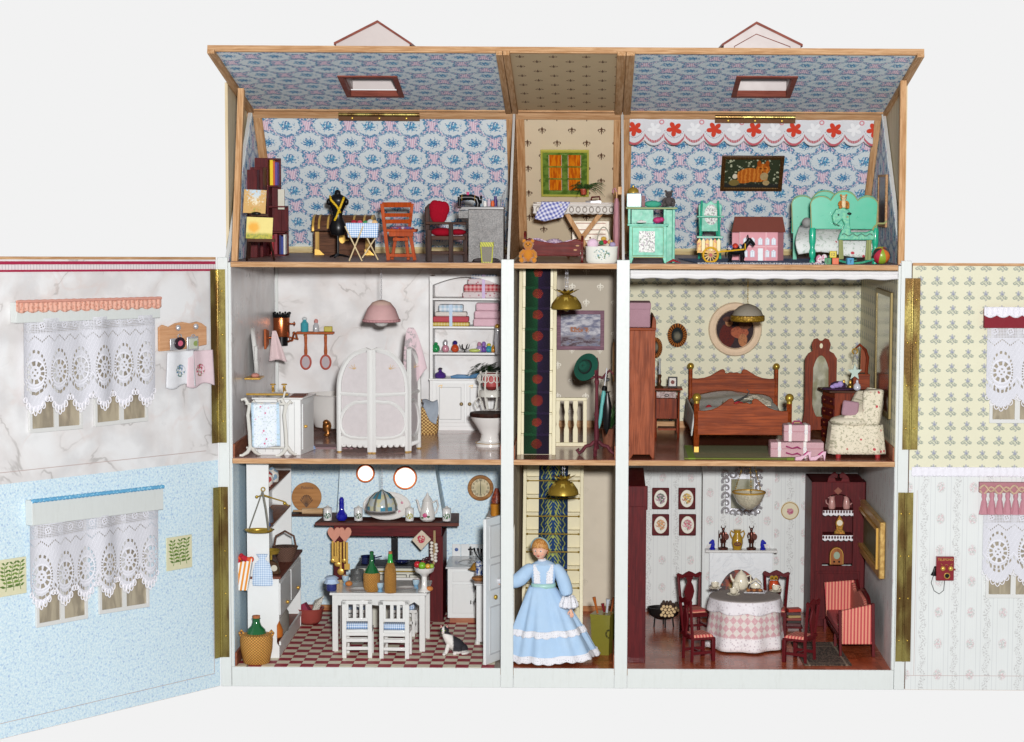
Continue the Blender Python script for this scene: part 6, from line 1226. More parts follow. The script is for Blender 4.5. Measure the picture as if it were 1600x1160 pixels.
t2=thing('star_pendant','pale green star ornament hanging from the dressing table mirror arm','ornament',q+Vector((16,8,14)));build(MB().prism([((14 if i%2==0 else 6)*.85*sin(pi*i/5),14+(14 if i%2==0 else 6)*cos(pi*i/5))for i in range(10)],-1,1.5),'star',pl('mint_star','b3c6bc',rough=.4),t2,bev=.6);build(MB().tube([(-4,0,26),(0,0,46)],.5,4).tube([(5,0,26),(0,0,46)],.5,4),'string',silver,t2)
p=Vector((at(1340,712,40).x,40,ZM));K[0]=kk(40)
t=thing('floral_armchair','slipper armchair covered in cream rose fabric with a pleated skirt','armchair',p)
rf_=mat('rose_chintz',lambda v,x,y,z:mixc(sm(voro(vec(x+y*.7,z-y*.2),13),.20,.14),mixc(sm(noise(vec(x+y,z,y*.2),4.2,4,.7),.54,.58)*.7,'d6cdb8','86856a'),'b5484e'),rough=.95,var=.05)
def skirt(u,v):
 a=-pi*.98+u*pi*1.96-pi/2;rx,ry=40+5*v,30+4*v;r=1+.02*sin(u*120)*v;cx=max(-1,min(1,1.25*cos(a)));cy=max(-1,min(1,1.25*sin(a)));return(cx*rx*r,32+cy*ry*r,52-v*46)
build(MB().sheet(skirt,150,8),'skirt',rf_,t,solid=1);build(MB().ball((-6,26,56),(36,30,10),20,10),'seat',rf_,t)
build(MB().tube([(14,60,40),(26,58,60),(30,60,86),(33,62,104)],[20,19,18,12],18),'back_roll',rf_,t);build(MB().hexa([(-26,4,44),(16,0,44),(30,40,44),(-20,56,44)],[(-24,6,64),(10,4,70),(32,40,104),(4,60,104)]),'side_arm',rf_,t,bev=5,sub=0)
build(MB().hexa([(6,0,50),(34,4,50),(40,50,50),(16,54,50)],[(8,6,106),(42,10,108),(44,46,106),(12,48,104)]),'backrest',rf_,t,bev=5)
for x in(-30,32):build(MB().cyl((x,4,0),(x,4,8),4,5,10),'foot',pl('red_foot','9c2a2c'),t)
t2=solo(B(-13,13,-4,4,0,24),'armchair_cushion',hb,'dusty pink woven cushion leaning on the floral armchair','cushion',p+Vector((-13,10,66)),ry=8,bev=3,rx=-12)
p=Vector((at(1246,706,30).x,34,ZM));sc_=mat('pink_tweed',lambda v,x,y,z:mixc(noise(v,1.6,3,.8),'d4b4b8','9e6f78'),rough=.9,bump=.4);strapm=pl('white_strap','dcd6d2',rough=.7)
def case(nm,label,p,w_,h,d_,sx_,rz=0):
 t=thing(nm,label,'suitcase',p,rz);build(B(-w_/2,w_/2,0,d_,0,h),'shell',sc_,t,bev=1.5);build(B(-w_/2-.3,w_/2+.3,-.3,d_+.3,h*.58,h*.61),'seam',pl('rose_seam','9a5a64'),t)
 for x in sx_:build(B(x-2.4,x+2.4,-.9,d_+.9,-.01,h+.7),'strap',strapm,t,bev=.3);build(MB().torus((x,-1.4,h*.58),2.4,.7,'y',12,5,sz=1.3),'buckle',silver,t)
 return t
t=case('pink_suitcase','large pink tweed suitcase with white straps and magenta bows under the smaller case',p,84,25,40,(-28,12));mg=pl('magenta_ribbon','8f2a5c',rough=.6)
for z in(16,6):build(MB().tube([(-18,-2,z+3),(-8,-3,z),(0,-2.4,z+2),(6,-2.4,z-1)],[1.4,1,1.6,.8],6),'bow',mg,t)
t=case('vanity_case','small pink tweed vanity case with a handle stacked on the larger suitcase',p+Vector((0,4,26*K[0])),42,26,28,(-11,14));build(MB().tube([(-7,12,26),(-4,12,31),(5,12,31),(8,12,26)],1.2,6),'handle',mg,t)
for i,px in enumerate((1254,1277)):
 t=thing('high_heel_shoe',('pale pink high heeled shoe with a magenta lining, nearer the bed','pale pink high heeled shoe nearer the floral armchair')[i],'shoe',Vector((at(px,717,8).x,12,ZM)),group='pink high heeled shoes',rz=8)
 build(MB().prism([(-12,0),(-2,0),(4,5),(9,9),(11,0),(12.2,0),(14,14),(9,13),(3,8),(-4,6),(-11,5)],-3,3),'upper',pl('shoe_pink','d8b0c0',rough=.4),t,bev=1);build(MB().prism([(3,6.5),(9,10.5),(12,12.5),(9,14),(2,9)],-2.2,2.2),'lining',pl('shoe_magenta','b5307a',rough=.5),t)
gr=mat('green_rug_weave',lambda v,x,y,z:mixc(sm(ab(ab(x)-78),6,5),mixc(sm(ab(y-85),76,78),mixc(noise(vscale(v,4,.8,1),12,3),'7a7c58','94906c'),'6f7a34'),'7f9a38'),rough=.95,bump=.5)
p=Vector((at(1158,712,20).x,14,ZM+.2));solo(MB().hexa([(-90,0,0),(90,0,0),(82,165,0),(-84,165,0)],[(-90,0,1.8),(90,0,1.8),(82,165,1.8),(-84,165,1.8)]),'green_rug',gr,'olive green woven rug with lime borders before the brass knob bed','rug',p,bev=.4)
t=thing('side_wall_mirror','tall olive framed mirror with a painted dark red reflection on the bedroom side wall','picture',(1063.3,130,atX(1392,620,1063).z-30),k=1)
build(B(-3,-.3,-80,84,0,190),'canvas',mat('red_reflection',lambda v,x,y,z:mixc(sm(z+noise(v,30)*40,60,110),'5a1f1a','6e6a5e'),rough=.15,coat=.4),t);build(MB().frame([(-86,-6),(90,-6),(90,196),(-86,196)],[(-78,2),(82,2),(82,188),(-78,188)],-4.5,-.2,'x'),'frame',pl('olive_gilt','7a6a3c',rough=.4,metal=.3),t,bev=.6)  # dark red reflection of the mirror is painted into its colour
# ================================================================ kitchen (ground floor, left)
KG=lambda px,py,**k:fp(px,py,ZG+.5,**k)
ZK=ZG+.4
Yd=60
p=Vector((at(411,1017,Yd).x,Yd,ZK));K[0]=kk(Yd)
t=thing('kitchen_dresser','tall white kitchen dresser with open shelves along the side wall','dresser',p)
dw=pl('dresser_white','d9dbdb',rough=.4,var=.03);zl_=lambda py,Y=Yd:(at(411,py,Y).z-ZK)/K[0]
build(MB().prism([(-24,0),(-24,zl_(724)),(11,zl_(724)),(11,zl_(905)),(26,zl_(905)),(26,60),(22,52),(22,24),(26,18),(26,0)],0,3),'side_panel',dw,t,bev=.5)
build(B(-24,-21,3,250,0,zl_(724)),'back_board',dw,t);build(MB().prism([(-21,zl_(735)),(11,zl_(735)),(11,zl_(905)),(26,zl_(905)),(26,0),(-21,0)],247,250),'side_panel',dw,t)
for py in(738,796):build(MB().prism([(-21,3),(10,3),(10,246),(-21,246)],zl_(py+32),zl_(py+32)+2.5,'z'),'shelf',wood('dresser_shelf','9a6a50','7c5040','y',2),t)
build(B(-21,29,-1.5,252,zl_(905),zl_(905)+4),'counter',wood('counter_wood','7a4a3c','5c342c','y',2.4),t,bev=.5);build(B(-21,25,3,246,62,zl_(905)-1),'drawer_case',dw,t);build(B(-21,24,3,246,18,21),'low_shelf',maho_x,t);build(B(-21,25,3.2,246,0,18),'plinth',dw,t)
for y in(6,128):d_=build(B(25,27.5,y,y+114,68,zl_(905)-8),'drawer',dw,t,bev=.5);build(MB().ball((30.5,y+57,78),(3,3,3)),'knob',gold,d_)
build(B(25.2,28,3,246,20,26),'lower_trim',dw,t)
def dz(py):return ZK+zl_(py)*K[0]
Kd=K[0];czz=ZK+(zl_(905)+4.2)*Kd
X0=lambda dx:p.x+dx*Kd
for i,(Y,zc,r,col,nm)in enumerate([(110,770,10,'b04a4a','red and white'),(170,770,10,'7f9ab0','blue and cream')]):
 lat('patterned_pot',mat('pot_pat'+col,lambda v,x,y,z:mixc(sm(voro(v,7),.52,.42),'d8d4cc',col),rough=.4),nm+' patterned lidded pot on the top dresser shelf','pot',Vector((X0(0),Y,ZK+(zl_(770)+2.7)*Kd)),[(7,0),(10,4),(11,12),(9.6,18),(10,19),(4,25),(1.6,27)])
lat('pewter_jug',pl('pewter','6f7680',metal=.5,rough=.35),'grey pewter lidded jug on the middle dresser shelf','jug',Vector((X0(1),120,ZK+(zl_(828)+2.7)*Kd)),[(8,0),(8,10),(7,22),(8,24),(3,30),(1,32)]);lat('blue_jar',mat('bluejar',lambda v,x,y,z:mixc(sm(voro(v,4),.3,.2),'3a5a9a','c9b98a'),rough=.3),'small blue patterned jar at the front of the middle dresser shelf','jar',Vector((X0(3),84,ZK+(zl_(828)+2.7)*Kd)),[(6,0),(7,5),(5,10)])
t2=thing('brass_scale','old brass kitchen scale with a round pan on the dresser counter','kitchen scale',Vector((X0(8),84,czz)));build(MB().prism([(-10,0),(16,0),(12,18),(4,22),(-8,20)],-6,10),'body',pl('dark_bronze','4a3320',metal=.6,rough=.4),t2,bev=1);build(MB().lathe([(2,22),(2,30),(12,32),(15,38),(14,38),(11,33)],20,c=(2,2,0),caps=False),'pan',brass2,t2);build(MB().prism(ell(8,10,5,5,14),-7,-6),'dial',pl('dial_white','c9c4b4'),t2)
t2=thing('handled_basket','brown wicker basket with a hoop handle at the far end of the dresser counter','basket',Vector((X0(16),200,czz)));build(MB().lathe([(12,0),(20,22),(21,24)],20,sy=.8),'body',mat('dark_wicker',lambda v,x,y,z:(mixc(sm(sn(at2(y,x)*20)*sn(z*2.2),-.3,.5),'4a3226','7a5a4c'),{'height':sn(at2(y,x)*20)*sn(z*2.2),'bump':.8}),rough=.7),t2);build(MB().tube([(-17,0,24),(-14,0,40),(0,0,48),(14,0,40),(17,0,24)],1.8,7),'handle',MATS['dark_wicker'],t2)
lat('squash',pl('orange_squash','b5641e',rough=.5),'orange squash lying inside the lower dresser shelf','squash',Vector((X0(14),95,ZK+21.5*Kd)),[(4,0),(12,6),(13,16),(8,28),(5,40),(3,44)]);lat('stone_jar',pl('stone_grey','6b6660',rough=.5,var=.25),'dark grey stone jar behind the orange squash','jar',Vector((X0(12),150,ZK+21.5*Kd)),[(14,0),(17,12),(16,34),(10,42)])
p2=Vector((at(410,800,52).x,52,at(410,832,52).z))
t=thing('balance_scale','brass balance scale hung on the white dresser side','balance scale',p2)
build(MB().tube([(-20,-8,6),(-8,-6,40),(1,-4,66)],1.2,6).tube([(11,-8,4),(6,-6,40),(1,-4,66)],1.9,6),'hanger',pl('aged_silver','9a968a',metal=.7,rough=.35),t);build(MB().tube([(-8,-4,57),(2,-4,60),(20,-4,54),(34,-4,50),(42,-4,43)],[1,1.8,1.2,1.2,1],6).ball((-8,-4,57),2.6).ball((36,-4,47),3).torus((2,-4,69),3,1,'y',12,5),'beam',brass2,t)
build(MB().lathe([(3,0),(18,1.5),(23,5),(24,6),(22,5.6),(17,3)],28,c=(-4,-8,0),sy=.6,caps=False),'pan',brass2,t,solid=.6)
t=thing('flower_bag','orange and white striped paper bag of red flowers hung on the dresser side','paper bag',Vector((at(382,922,50).x,50,at(382,922,50).z)),ry=0)
build(MB().hexa([(-14,-6,0),(5,-6,0),(5,6,0),(-14,6,0)],[(-16,-9,42),(14,-9,52),(14,8,52),(-16,8,42)]),'bag',mat('orange_stripe_bag',lambda v,x,y,z:mixc(sm(sn((x-z*.18)*.95),-.1,.1),'e2e0dc','d88a2a'),rough=.6),t,bev=.5)
mb=MB();rnd=random.Random(5)
for i,(nm,c)in enumerate((('b0182c',0),('d8542a',1))):
 for k_ in range(7):
  c_=(-13+4.2*k_+rnd.uniform(-1,1),-5+rnd.uniform(-3,3),48+rnd.uniform(-3,7)+k_*.8);o=build(MB().ball(c_,rnd.uniform(3.6,5),8,6),'flower',pl('flower_'+nm,nm,rough=.8,bump=.8),t)if(k_>4)==bool(i)or k_==2 else None
t=thing('gingham_bag','small blue gingham drawstring bag hung on the dresser side','bag',Vector((at(410,915,52).x,52,at(410,915,52).z)));build(MB().lathe([(15,0),(16,3),(15,22),(11,36),(4,42),(7,46),(9,50)],26,sy=.25,flute=9,fa=.05),'bag',mat('gingham_small',lambda v,x,y,z:check(x,z,2.9,'dbe5ee','7f9fc6'),rough=.9),t)
p=KG(401,1033,ymin=10);p.y=26;p.x=at(401,1030,26).x
t=thing('demijohn','round wicker covered demijohn with a green glass neck and cork at the kitchen front corner','demijohn',p)
build(MB().lathe([(19,0),(21,2),(25,22),(26,38),(24,46),(14,48)],36),'wicker_cover',mat('fine_wicker',lambda v,x,y,z:(mixc(sm(sn(at2(y,x)*30+sm(sn(z*1.4),-.05,.05)*pi)*.6+noise(v,2)*.8-.1,-.2,.7),'8e5a20','d09a4a'),{'height':sn(at2(y,x)*30+sm(sn(z*1.4),-.05,.05)*pi),'bump':1.0}),rough=.65,var=.15,vs=6),t);build(MB().lathe([(16,46),(14,54),(8,60),(6,66),(6,70),(7,71),(7,72)],24),'glass_neck',glass_g,t);build(MB().cyl((0,0,72),(0,0,76),5.8,6.2),'cork',pl('cork','a5623a',rough=.8),t)
for sg in(-1,1):build(MB().tube([(24*sg,0,42),(27*sg,0,48),(24*sg,0,52),(20*sg,0,47)],2,7),'handle',MATS['fine_wicker'],t)
t=thing('corner_shelf','dark wooden shelf on the kitchen back wall under a round wooden board','shelf',at(480,806,430));build(B(-26,26,-8,22,0,3.4),'board',walnut_x,t,bev=.4);z_s=t.location.z/S+3.6*kk(430)
t=thing('bread_board','round brown wooden board burnt with a wheat sheaf leaning on the kitchen wall','bread board',Vector((at(479,790,444).x,441,z_s)));t.rotation_euler=(radians(-6),0,0)
build(MB().prism(ell(0,24,23.5,23.5,40),0,3.5),'board',wood('board_wood','b5814f','9a6a3c','x',5),t,bev=.6)
for i in range(9):a=radians(90+(i-4)*13);build(MB().tube([(0,-.3,8),(8*cos(a),-.3,8+13*sin(a)),(12*cos(a),-.3,8+20*sin(a))],[.4,.5,1.2],5),'wheat_stalk',pl('burnt_brown','5a3a22'),t)
text('Polenta',6.5,pl('burnt_brown',''),t,(1,-.3,39),.15)
t=thing('rolling_pin','pale wooden rolling pin lying on the kitchen shelf','rolling pin',Vector((at(484,800,425).x,424,z_s+5.2)));build(MB().cyl((-12,0,0),(26,0,0),5,n=16),'roller',wood('pin_wood','d0b08c','b8946c','x',3),t,bev=.6);build(MB().cyl((-26,0,0),(-12,0,0),1.8,n=8),'handle',MATS['pin_wood'],t)
YM=352.0
zb_=at(600,812,YM).z;A_=lambda px,py,Y:at(px,py,Y)
t=thing('chimney_hood','blue floral papered chimney hood above the mantel shelf','chimney hood',Vector((at(608,812,YM).x,YM,zb_+2)),k=1)
hw0=(at(690,812,YM).x-at(524,812,YM).x)/2;hw1a=at(534,730,400).x-t.location.x/S;hw1b=at(671,730,400).x-t.location.x/S;H=356-zb_-2.5
build(MB().hexa([(-hw0,16,0),(hw0,16,0),(hw0,100,0),(-hw0,100,0)],[(hw1a,50,H),(hw1b,50,H),(hw1b,100,H),(hw1a,100,H)]),'hood',P_blue,t)
p=Vector((at(606,970,YM).x,YM,ZK));K[0]=kk(YM)
t=thing('kitchen_fireplace','dark red wooden fireplace surround with a long mantel shelf in the kitchen','fireplace',p)
zf=lambda py,Y=YM:(at(606,py,Y).z-ZK)/K[0];xf=lambda px:(at(px,850,YM).x-p.x)/K[0]
build(MB().prism([(xf(494),0),(xf(716),0),(xf(722)-3,94/K[0]),(xf(500),94/K[0])],zf(818),zf(812),'z').M or MB().prism([(xf(494),-14),(xf(718),-14),(xf(712),90),(xf(502),90)],zf(820),zf(815),'z'),'mantel_shelf',wood('mantel_wood','6e4038','52302a','x',2.6),t,bev=.6)
build(B(xf(522),xf(690),-2,6,zf(838),zf(820)),'lintel',darkred_x,t,bev=.5);build(B(xf(521),xf(540),0,6,0,zf(838)),'upright',darkred,t,bev=.5);build(B(xf(671),xf(692),0,90,0,zf(838)),'upright',darkred,t,bev=.5);build(B(xf(606),xf(616),60,66,40,zf(838)),'flue_bar',black,t)
Yr_=300
t=thing('kitchen_range','black topped cooking range with a brass rail inside the fireplace','range',Vector((at(612,960,Yr_).x,Yr_,ZK)))
zr2=(at(612,884,Yr_).z-ZK)/K[0]
build(B(-52,56,0,50,0,zr2-4),'body',pl('range_enamel','c9c8bc',rough=.35),t,bev=.5);build(B(-56,60,-4,54,zr2-4,zr2),'hob',pl('hob_dark','3c4044',rough=.4),t,bev=.5);build(MB().cyl((-54,-8,zr2-8),(58,-8,zr2-8),1.1,n=8),'rail',brass2,t)
for x in(-40,-14,12,38):build(MB().frame([(x-10,zr2-40),(x+12,zr2-40),(x+12,zr2-14),(x-10,zr2-14)],[(x-9,zr2-39),(x+11,zr2-39),(x+11,zr2-15),(x-9,zr2-15)],-1.5,0),'oven_door',blackmetal,t)
zh=ZK+zr2*K[0]+.2
t=thing('enamel_pan','navy enamel saucepan on the kitchen range','saucepan',Vector((at(575,880,318).x,318,zh)));build(MB().lathe([(10,0),(11,1),(11,11),(12,12),(10.5,11.5),(10,3)],22,caps=False),'pan',pl('navy_enamel','1a2350',rough=.2,coat=.5),t,solid=.5);build(MB().cyl((11,0,9),(22,0,12),1),'handle',MATS['navy_enamel'],t)
t=thing('frying_pan','dark frying pan on the kitchen range behind the tall wicker bottle','frying pan',Vector((at(628,882,318).x,318,zh)));build(MB().lathe([(8,0),(13,4),(12,4),(7.5,1)],22,caps=False),'pan',pl('navy_enamel',''),t,solid=.5);build(MB().cyl((12,0,3),(26,0,6),1),'handle',black,t)
zm_=ZK+zf(815)*kk(YM)+.3
YMm=350.0
for px,pat_,lb in((512,'2f6a4a','white spice jar with a green leaf at the left end of the kitchen mantel'),(560,'3c5a34','white spice jar with dark leaves just right of the blue glass bottle'),(640,'a8a83a','white spice jar with a yellow green sprig beside the coffee pot'),(698,'2f6a34','white spice jar with ivy leaves at the right end of the kitchen mantel')):
 p=Vector((at(px,812,YMm).x,YMm,zm_));t=thing('spice_jar',lb,'jar',p,group='spice jars on the mantel')
 build(MB().lathe([(6.4,0),(6.8,1),(6.8,17),(6.2,18)],20),'body',mat('jar_'+pat_,(lambda c:lambda v,x,y,z:mixc(sm(sq(x*x*.7+(z-9)*(z-9)),5.6,5)*sm(noise(v,2.4,3),.46,.52),'dedede',c))(pat_),rough=.2,coat=.4),t);build(MB().lathe([(6.6,17.6),(6.8,20),(3,21.4),(1.6,23),(.4,24)],18),'lid',china,t)
t=bottle('cobalt blue glass bottle with a tall pointed stopper on the kitchen mantel',Vector((at(534,812,YMm).x,YMm,zm_)),[(6,0),(9,4),(9,9),(5,14),(4,17),(4,27),(5,28)],glass_b,glass_b,3.6,9)
t=thing('china_platter','large oval white china platter leaning against the chimney hood','platter',Vector((at(604,812,358).x,359,zm_)));t.rotation_euler=(radians(-12),0,0)
build(MB().lathe([(.1,1.4),(22,1.4),(27,0),(37,-1.2),(38,-.6),(27,1.8)],40,sy=.62,flute=16,fa=.008,caps=False).v and(lambda m:m)(MB().prism(ell(0,22,38,22,40),0,1.6)),'dish',china,t,bev=.5);build(MB().torus((0,-.3,22),28,.8,'y',40,5,sz=.56),'well_ring',china,t);build(MB().torus((0,0,22),37,1,'y',44,6,sz=.585),'rim',china,t)
for x,z in((24,27),(20,13),(-24,26)):build(MB().ball((x,-.5,z),(2.2,.5,2.2),8,6),'painted_rose',pl('painted_rose','c9889a'),t)
t=thing('coffee_pot','tall white china coffee pot painted with a pink rose on the kitchen mantel','coffee pot',Vector((at(668,812,YMm).x,YMm,zm_)))
build(MB().lathe([(9,0),(12,3),(12,12),(9,24),(7.4,31),(8,32)],26),'body',china,t);build(MB().lathe([(8,32),(6.4,35),(2,41),(1.6,43),(.4,45)],20),'lid',china,t);build(MB().tube([(-9,0,12),(-13,0,20),(-16,0,32),(-18,0,34)],[3,2.2,1.6,1.4],8),'spout',china,t);build(MB().tube([(8,0,29),(15,0,33),(17,0,24),(14,0,14),(10,0,10)],1.5,8),'handle',china,t)
build(MB().ball((-3,-11.4,10),(4,1,3.6)),'painted_rose',pl('rose_pink','c04a7a'),t);build(MB().ball((2,-11.6,8),(3,.8,1.6)).ball((-7,-10,6),(2.4,.8,1.4)),'painted_leaf',green_leaf,t)
p=at(597,797,210)
t=thing('glass_lamp','domed kitchen lamp of blue and clear leaded glass','lamp',p);chain(t,(0,0,ceil_(p,356.2)),(0,0,31),1)
def lg(v,x,y,z):a=at2(y,x);return mixc(sm(ab(sn(a*4)),.90,.97),mixc(mx(sm(z,9,7)*sm(sn(a*4),-.1,.1),sm(z,20,22)*sm(sn(a*4),.1,-.1)),mixc(sm(noise(v,9),.4,.6),'c2bd96','b3bcc0'),'3f8098'),'6a6a62')
build(MB().lathe([(24,0),(24.6,1),(24,9),(20,19),(12,27),(4,30),(2,32)],32,caps=False),'shade',mat('leaded_glass',lg,rough=.12,coat=.8,spec=.8,var=.06),t,solid=.8);build(MB().torus((0,0,.5),24.6,.9,'z',32,6),'rim',silver,t);build(MB().ball((0,0,3),(7,7,5)),'bulb',MATS['pale_bulb'],t)
HS=(402-368)/H
for px,py,r,lb in((571,740,13.4,'smaller round glowing white plaque with a copper rim on the chimney hood'),(633,747,17.4,'larger round glowing white plaque with a copper rim on the chimney hood')):
 p=at(px,py+r,380);Yp=368+HS*(p.z-zb_-2)-.6;p=at(px,py+r,Yp);t=thing('round_plaque',lb,'plaque',p,group='copper rimmed round plaques');t.rotation_euler[0]=-atan2(HS,1);build(MB().prism(ell(0,r,r,r,32),-2,0),'glowing_disc',pl('glow_white','efefef',rough=.25,var=0,emit='fff4e6',es=1.3),t);build(MB().torus((0,-2.4,r),r,1.7,'y',36,7),'rim',copper,t)  # round plaques; their white glow is added as emission
p=at(751,782,447)
t=thing('wall_clock','round brown kitchen wall clock with Roman numerals','clock',p);fc=mat('clock_face',lambda v,x,y,z:mixc(sm(sq(x*x+(z-20)*(z-20)),13,5),'c9bb98','b0a684'),rough=.25,coat=.3)
build(MB().torus((0,-2,20),17.6,3,'y',40,8),'rim',wood('clock_wood','b08050','8a5f3a','x',3),t);build(MB().prism(ell(0,20,17,17,36),-2,-.5),'face',fc,t)
for i,n_ in enumerate(('XII','I','II','III','IIII','V','VI','VII','VIII','IX','X','XI')):a=radians(90-30*i);text(n_,5.8,black,t,(12.2*cos(a),-2.4,20+12.2*sin(a)),.3,name='numeral',sx=.8)
build(MB().tube([(0,-2.8,20),(0,-2.8,9)],[.6,.4],5),'hand',black,t);build(MB().tube([(0,-3,20),(0,-3,33)],[.5,.3],5),'hand',black,t)
p=at(531,847,345)
t=thing('heart_rack','pink double heart rack for gilt utensils on the fireplace upright','utensil rack',Vector((at(531,870,345).x,345,at(531,846,345).z)))
hh=lambda cx:[(cx+10.5*(16*sin(a_)**3)/16,12+14.5*(13*cos(a_)-5*cos(2*a_)-2*cos(3*a_)-cos(4*a_))/16)for a_ in[2*pi*i/24 for i in range(24)]]
for cx in(-8.4,8.4):build(MB().prism(hh(cx),-3+(cx>0)*.6,0),'heart',pl('salmon_heart','c98872',rough=.5),t,bev=.4)
for i,(x,l,nm)in enumerate([(-12,34,'spoon'),(-7,30,'fork'),(-3,40,'ladle'),(2,50,'skimmer'),(8,34,'spatula'),(13,42,'masher')]):
 t2=thing('gilt_utensil',['short gilt spoon hanging first on the pink heart rack','gilt fork hanging second on the pink heart rack','gilt ladle hanging third on the pink heart rack','long gilt skimmer reaching lowest from the pink heart rack','gilt spatula hanging fifth on the pink heart rack','gilt slotted masher hanging at the end of the pink heart rack'][i],'utensil',p+Vector((x,-5,-2 if i%2 else 0)),group='gilt utensils on the heart rack',k=K[0])
 build(B(-1.7,1.7,-.6,.6,-l+8,2),'handle',gold,t2,bev=.4);build(MB().ball((0,0,-l+5),(5.6 if nm in('skimmer','ladle')else 3.4,1.2,5.6 if nm=='skimmer' else 4),14,8)if nm not in('masher','fork')else B(-4.4,4.4,-.8,.8,-l,-l+10),'head',gold,t2,bev=.4)
p=at(659,848,345)
solo(MB().hexa([(-15,-1.4,-14),(0,-1.4,-31),(16,-1.4,-13),(1,-1.4,2)],[(-15,1.4,-14),(0,1.4,-31),(16,1.4,-13),(1,1.4,2)]),'pot_holder',mat('rose_potholder',lambda v,x,y,z:mixc(sm(sq(x*x+(z+14)*(z+14)),8,6)*sm(noise(v,3),.42,.5),'cdbfac','b5304a'),rough=.95,bump=.5),'beige pot holder with a pink rose hanging from the mantel','pot holder',Vector((p.x-1,344,at(656,830,345).z)),bev=1)
t=thing('garlic_string','string of white garlic bulbs hanging on the fireplace upright','garlic',Vector((at(678,850,343).x,343,at(678,880,343).z)));build(MB().tube([(0,0,-2),(1,0,25),(1,0,52)],2,6),'plait',pl('straw_string','a8906a',rough=.9,bump=.6),t);rnd=random.Random(8)
for i in range(12):build(MB().ball(((-1)**i*3.4+rnd.uniform(-1,1),-2.4,4+i*2.6),(2.9,2.4,2.6),8,6),'bulb',pl('garlic','d9d4cc',rough=.6),t)
Ys=340
p=Vector((at(722,980,Ys).x,Ys,ZK));K[0]=kk(Ys);zs_=(at(722,886,Ys).z-ZK)/K[0]
t=thing('sink_unit','white kitchen sink unit with tiled splashback beside the fireplace','sink unit',p)
build(B(-23,28,2,80,8,zs_-3),'cabinet',dw,t,bev=.5);build(B(-20,26,5,78,0,8),'kickboard',wood('kick_wood','b0785c','94604a','x',3),t);build(B(-26,31,-3,96,zs_-3,zs_),'worktop',pl('worktop_grey','c6c8ca',rough=.3,coat=.3),t,bev=.7)
d_=build(B(-15,18,0,2.2,16,zs_-28),'door',dw,t,bev=.5);build(B(-15,18,0,2.2,zs_-24,zs_-8),'drawer_front',dw,t,bev=.5);build(MB().torus((14,-1,34),2.6,.8,'x',12,5),'pull',blackmetal,d_)
build(MB().lathe([(11,-3),(14,0),(15,.6),(13,1)],24,c=(6,40,zs_),sy=1.8,caps=False),'basin',china,t)
z2=(at(722,858,446).z-ZK)/K[0]
for i in range(4):o=build(B(-22+i*14.5,-8.5+i*14.5,96,98,zs_,zs_+20),'splash_tile',mat('splash_tile',lambda v,x,y,z:mixc(sm(sq(x*x*.0+9),1,0),'dcdfe0','dcdfe0'),rough=.2),t,bev=.4);(build(MB().ball((-15,95.6,zs_+11),(3,.5,3),8,6),'tile_flower',pl('delft_blue','3c5a94'),o)if i==0 else None)
build(MB().tube([(8,92,zs_+2),(8,92,zs_+16),(8,84,zs_+15)],1.6,7).tube([(4,92,zs_+12),(12,92,zs_+12)],1.4,6),'tap',blackmetal,t)
Yc=170
p=Vector((at(758,1008,Yc).x,Yc,ZK));zc3=(at(752,915,Yc).z-ZK)/kk(Yc)
t=thing('low_cupboard','low white cupboard with dark hooks half hidden by the open kitchen door','cupboard',p)
build(MB().hexa([(-14,0,4),(30,-8,4),(30,120,4),(-20,120,4)],[(-14,0,zc3),(30,-8,zc3),(30,120,zc3),(-20,120,zc3)]),'body',dw,t,bev=.6);build(MB().hexa([(-17,-2,zc3),(32,-10,zc3),(32,122,zc3),(-23,122,zc3)],[(-17,-2,zc3+3),(32,-10,zc3+3),(32,122,zc3+3),(-23,122,zc3+3)]),'top',MATS['worktop_grey'],t,bev=.5)
for y in(4,14):build(MB().cyl((-12,y,0),(-12,y,6),4),'foot',dw,t)
for z in(zc3-12,zc3-32):build(MB().torus((-18,40,z),2.6,.9,'x',10,5),'pull',blackmetal,t)
zt3=ZK+(zc3+3.2)*kk(Yc)
lat('pie',wood('pie_crust','b07a4a','8c5a34','x',3),'round brown pie on the low white cupboard','pie',Vector((at(750,905,190).x,200,zt3)),[(11,0),(14,3),(13,5),(4,7)]);lat('delft_pot',mat('delft_pot',lambda v,x,y,z:mixc(sm(noise(v,4,3),.5,.55),'d8dce0','3a559a'),rough=.2),'blue and white pot holding dark utensils on the low cupboard','pot',Vector((at(751,895,240).x,250,zt3)),[(8,0),(9,4),(7.4,12),(8.4,14),(8,22)])
t=thing('pot_utensils','bundle of black kitchen tools standing in the blue and white pot','kitchen tools',Vector((at(752,880,240).x,250,zt3+22)));
for i in range(5):build(MB().tube([(0,0,0),(-10+5*i,0,14),(-12+6*i,0,22)],[1,1.6,4.4],6,flat=.5),'tool',black,t)
lat('straw_hat_dish',wood('straw_dish','b5883c','94682a','x',2),'ochre shallow dish on the sink worktop','dish',Vector((at(748,878,300).x,300,ZK+zs_*kk(Ys)+.4)),[(8,0),(17,3),(14,4),(9,12),(3,15)])
Yt=250
p=Vector((at(773,960,Yt).x+8,Yt,ZK));zt4=(at(770,808,Yt).z-ZK)/kk(Yt)
t=thing('corner_cabinet','white tall kitchen cabinet behind the open door with jars on top','cabinet',p);build(B(-17,20,0,60,60,zt4-3),'body',dw,t,bev=.5);build(B(-21,20,-3,64,zt4-3,zt4),'top',dw,t,bev=.5)
zt5=ZK+zt4*kk(Yt)+.3
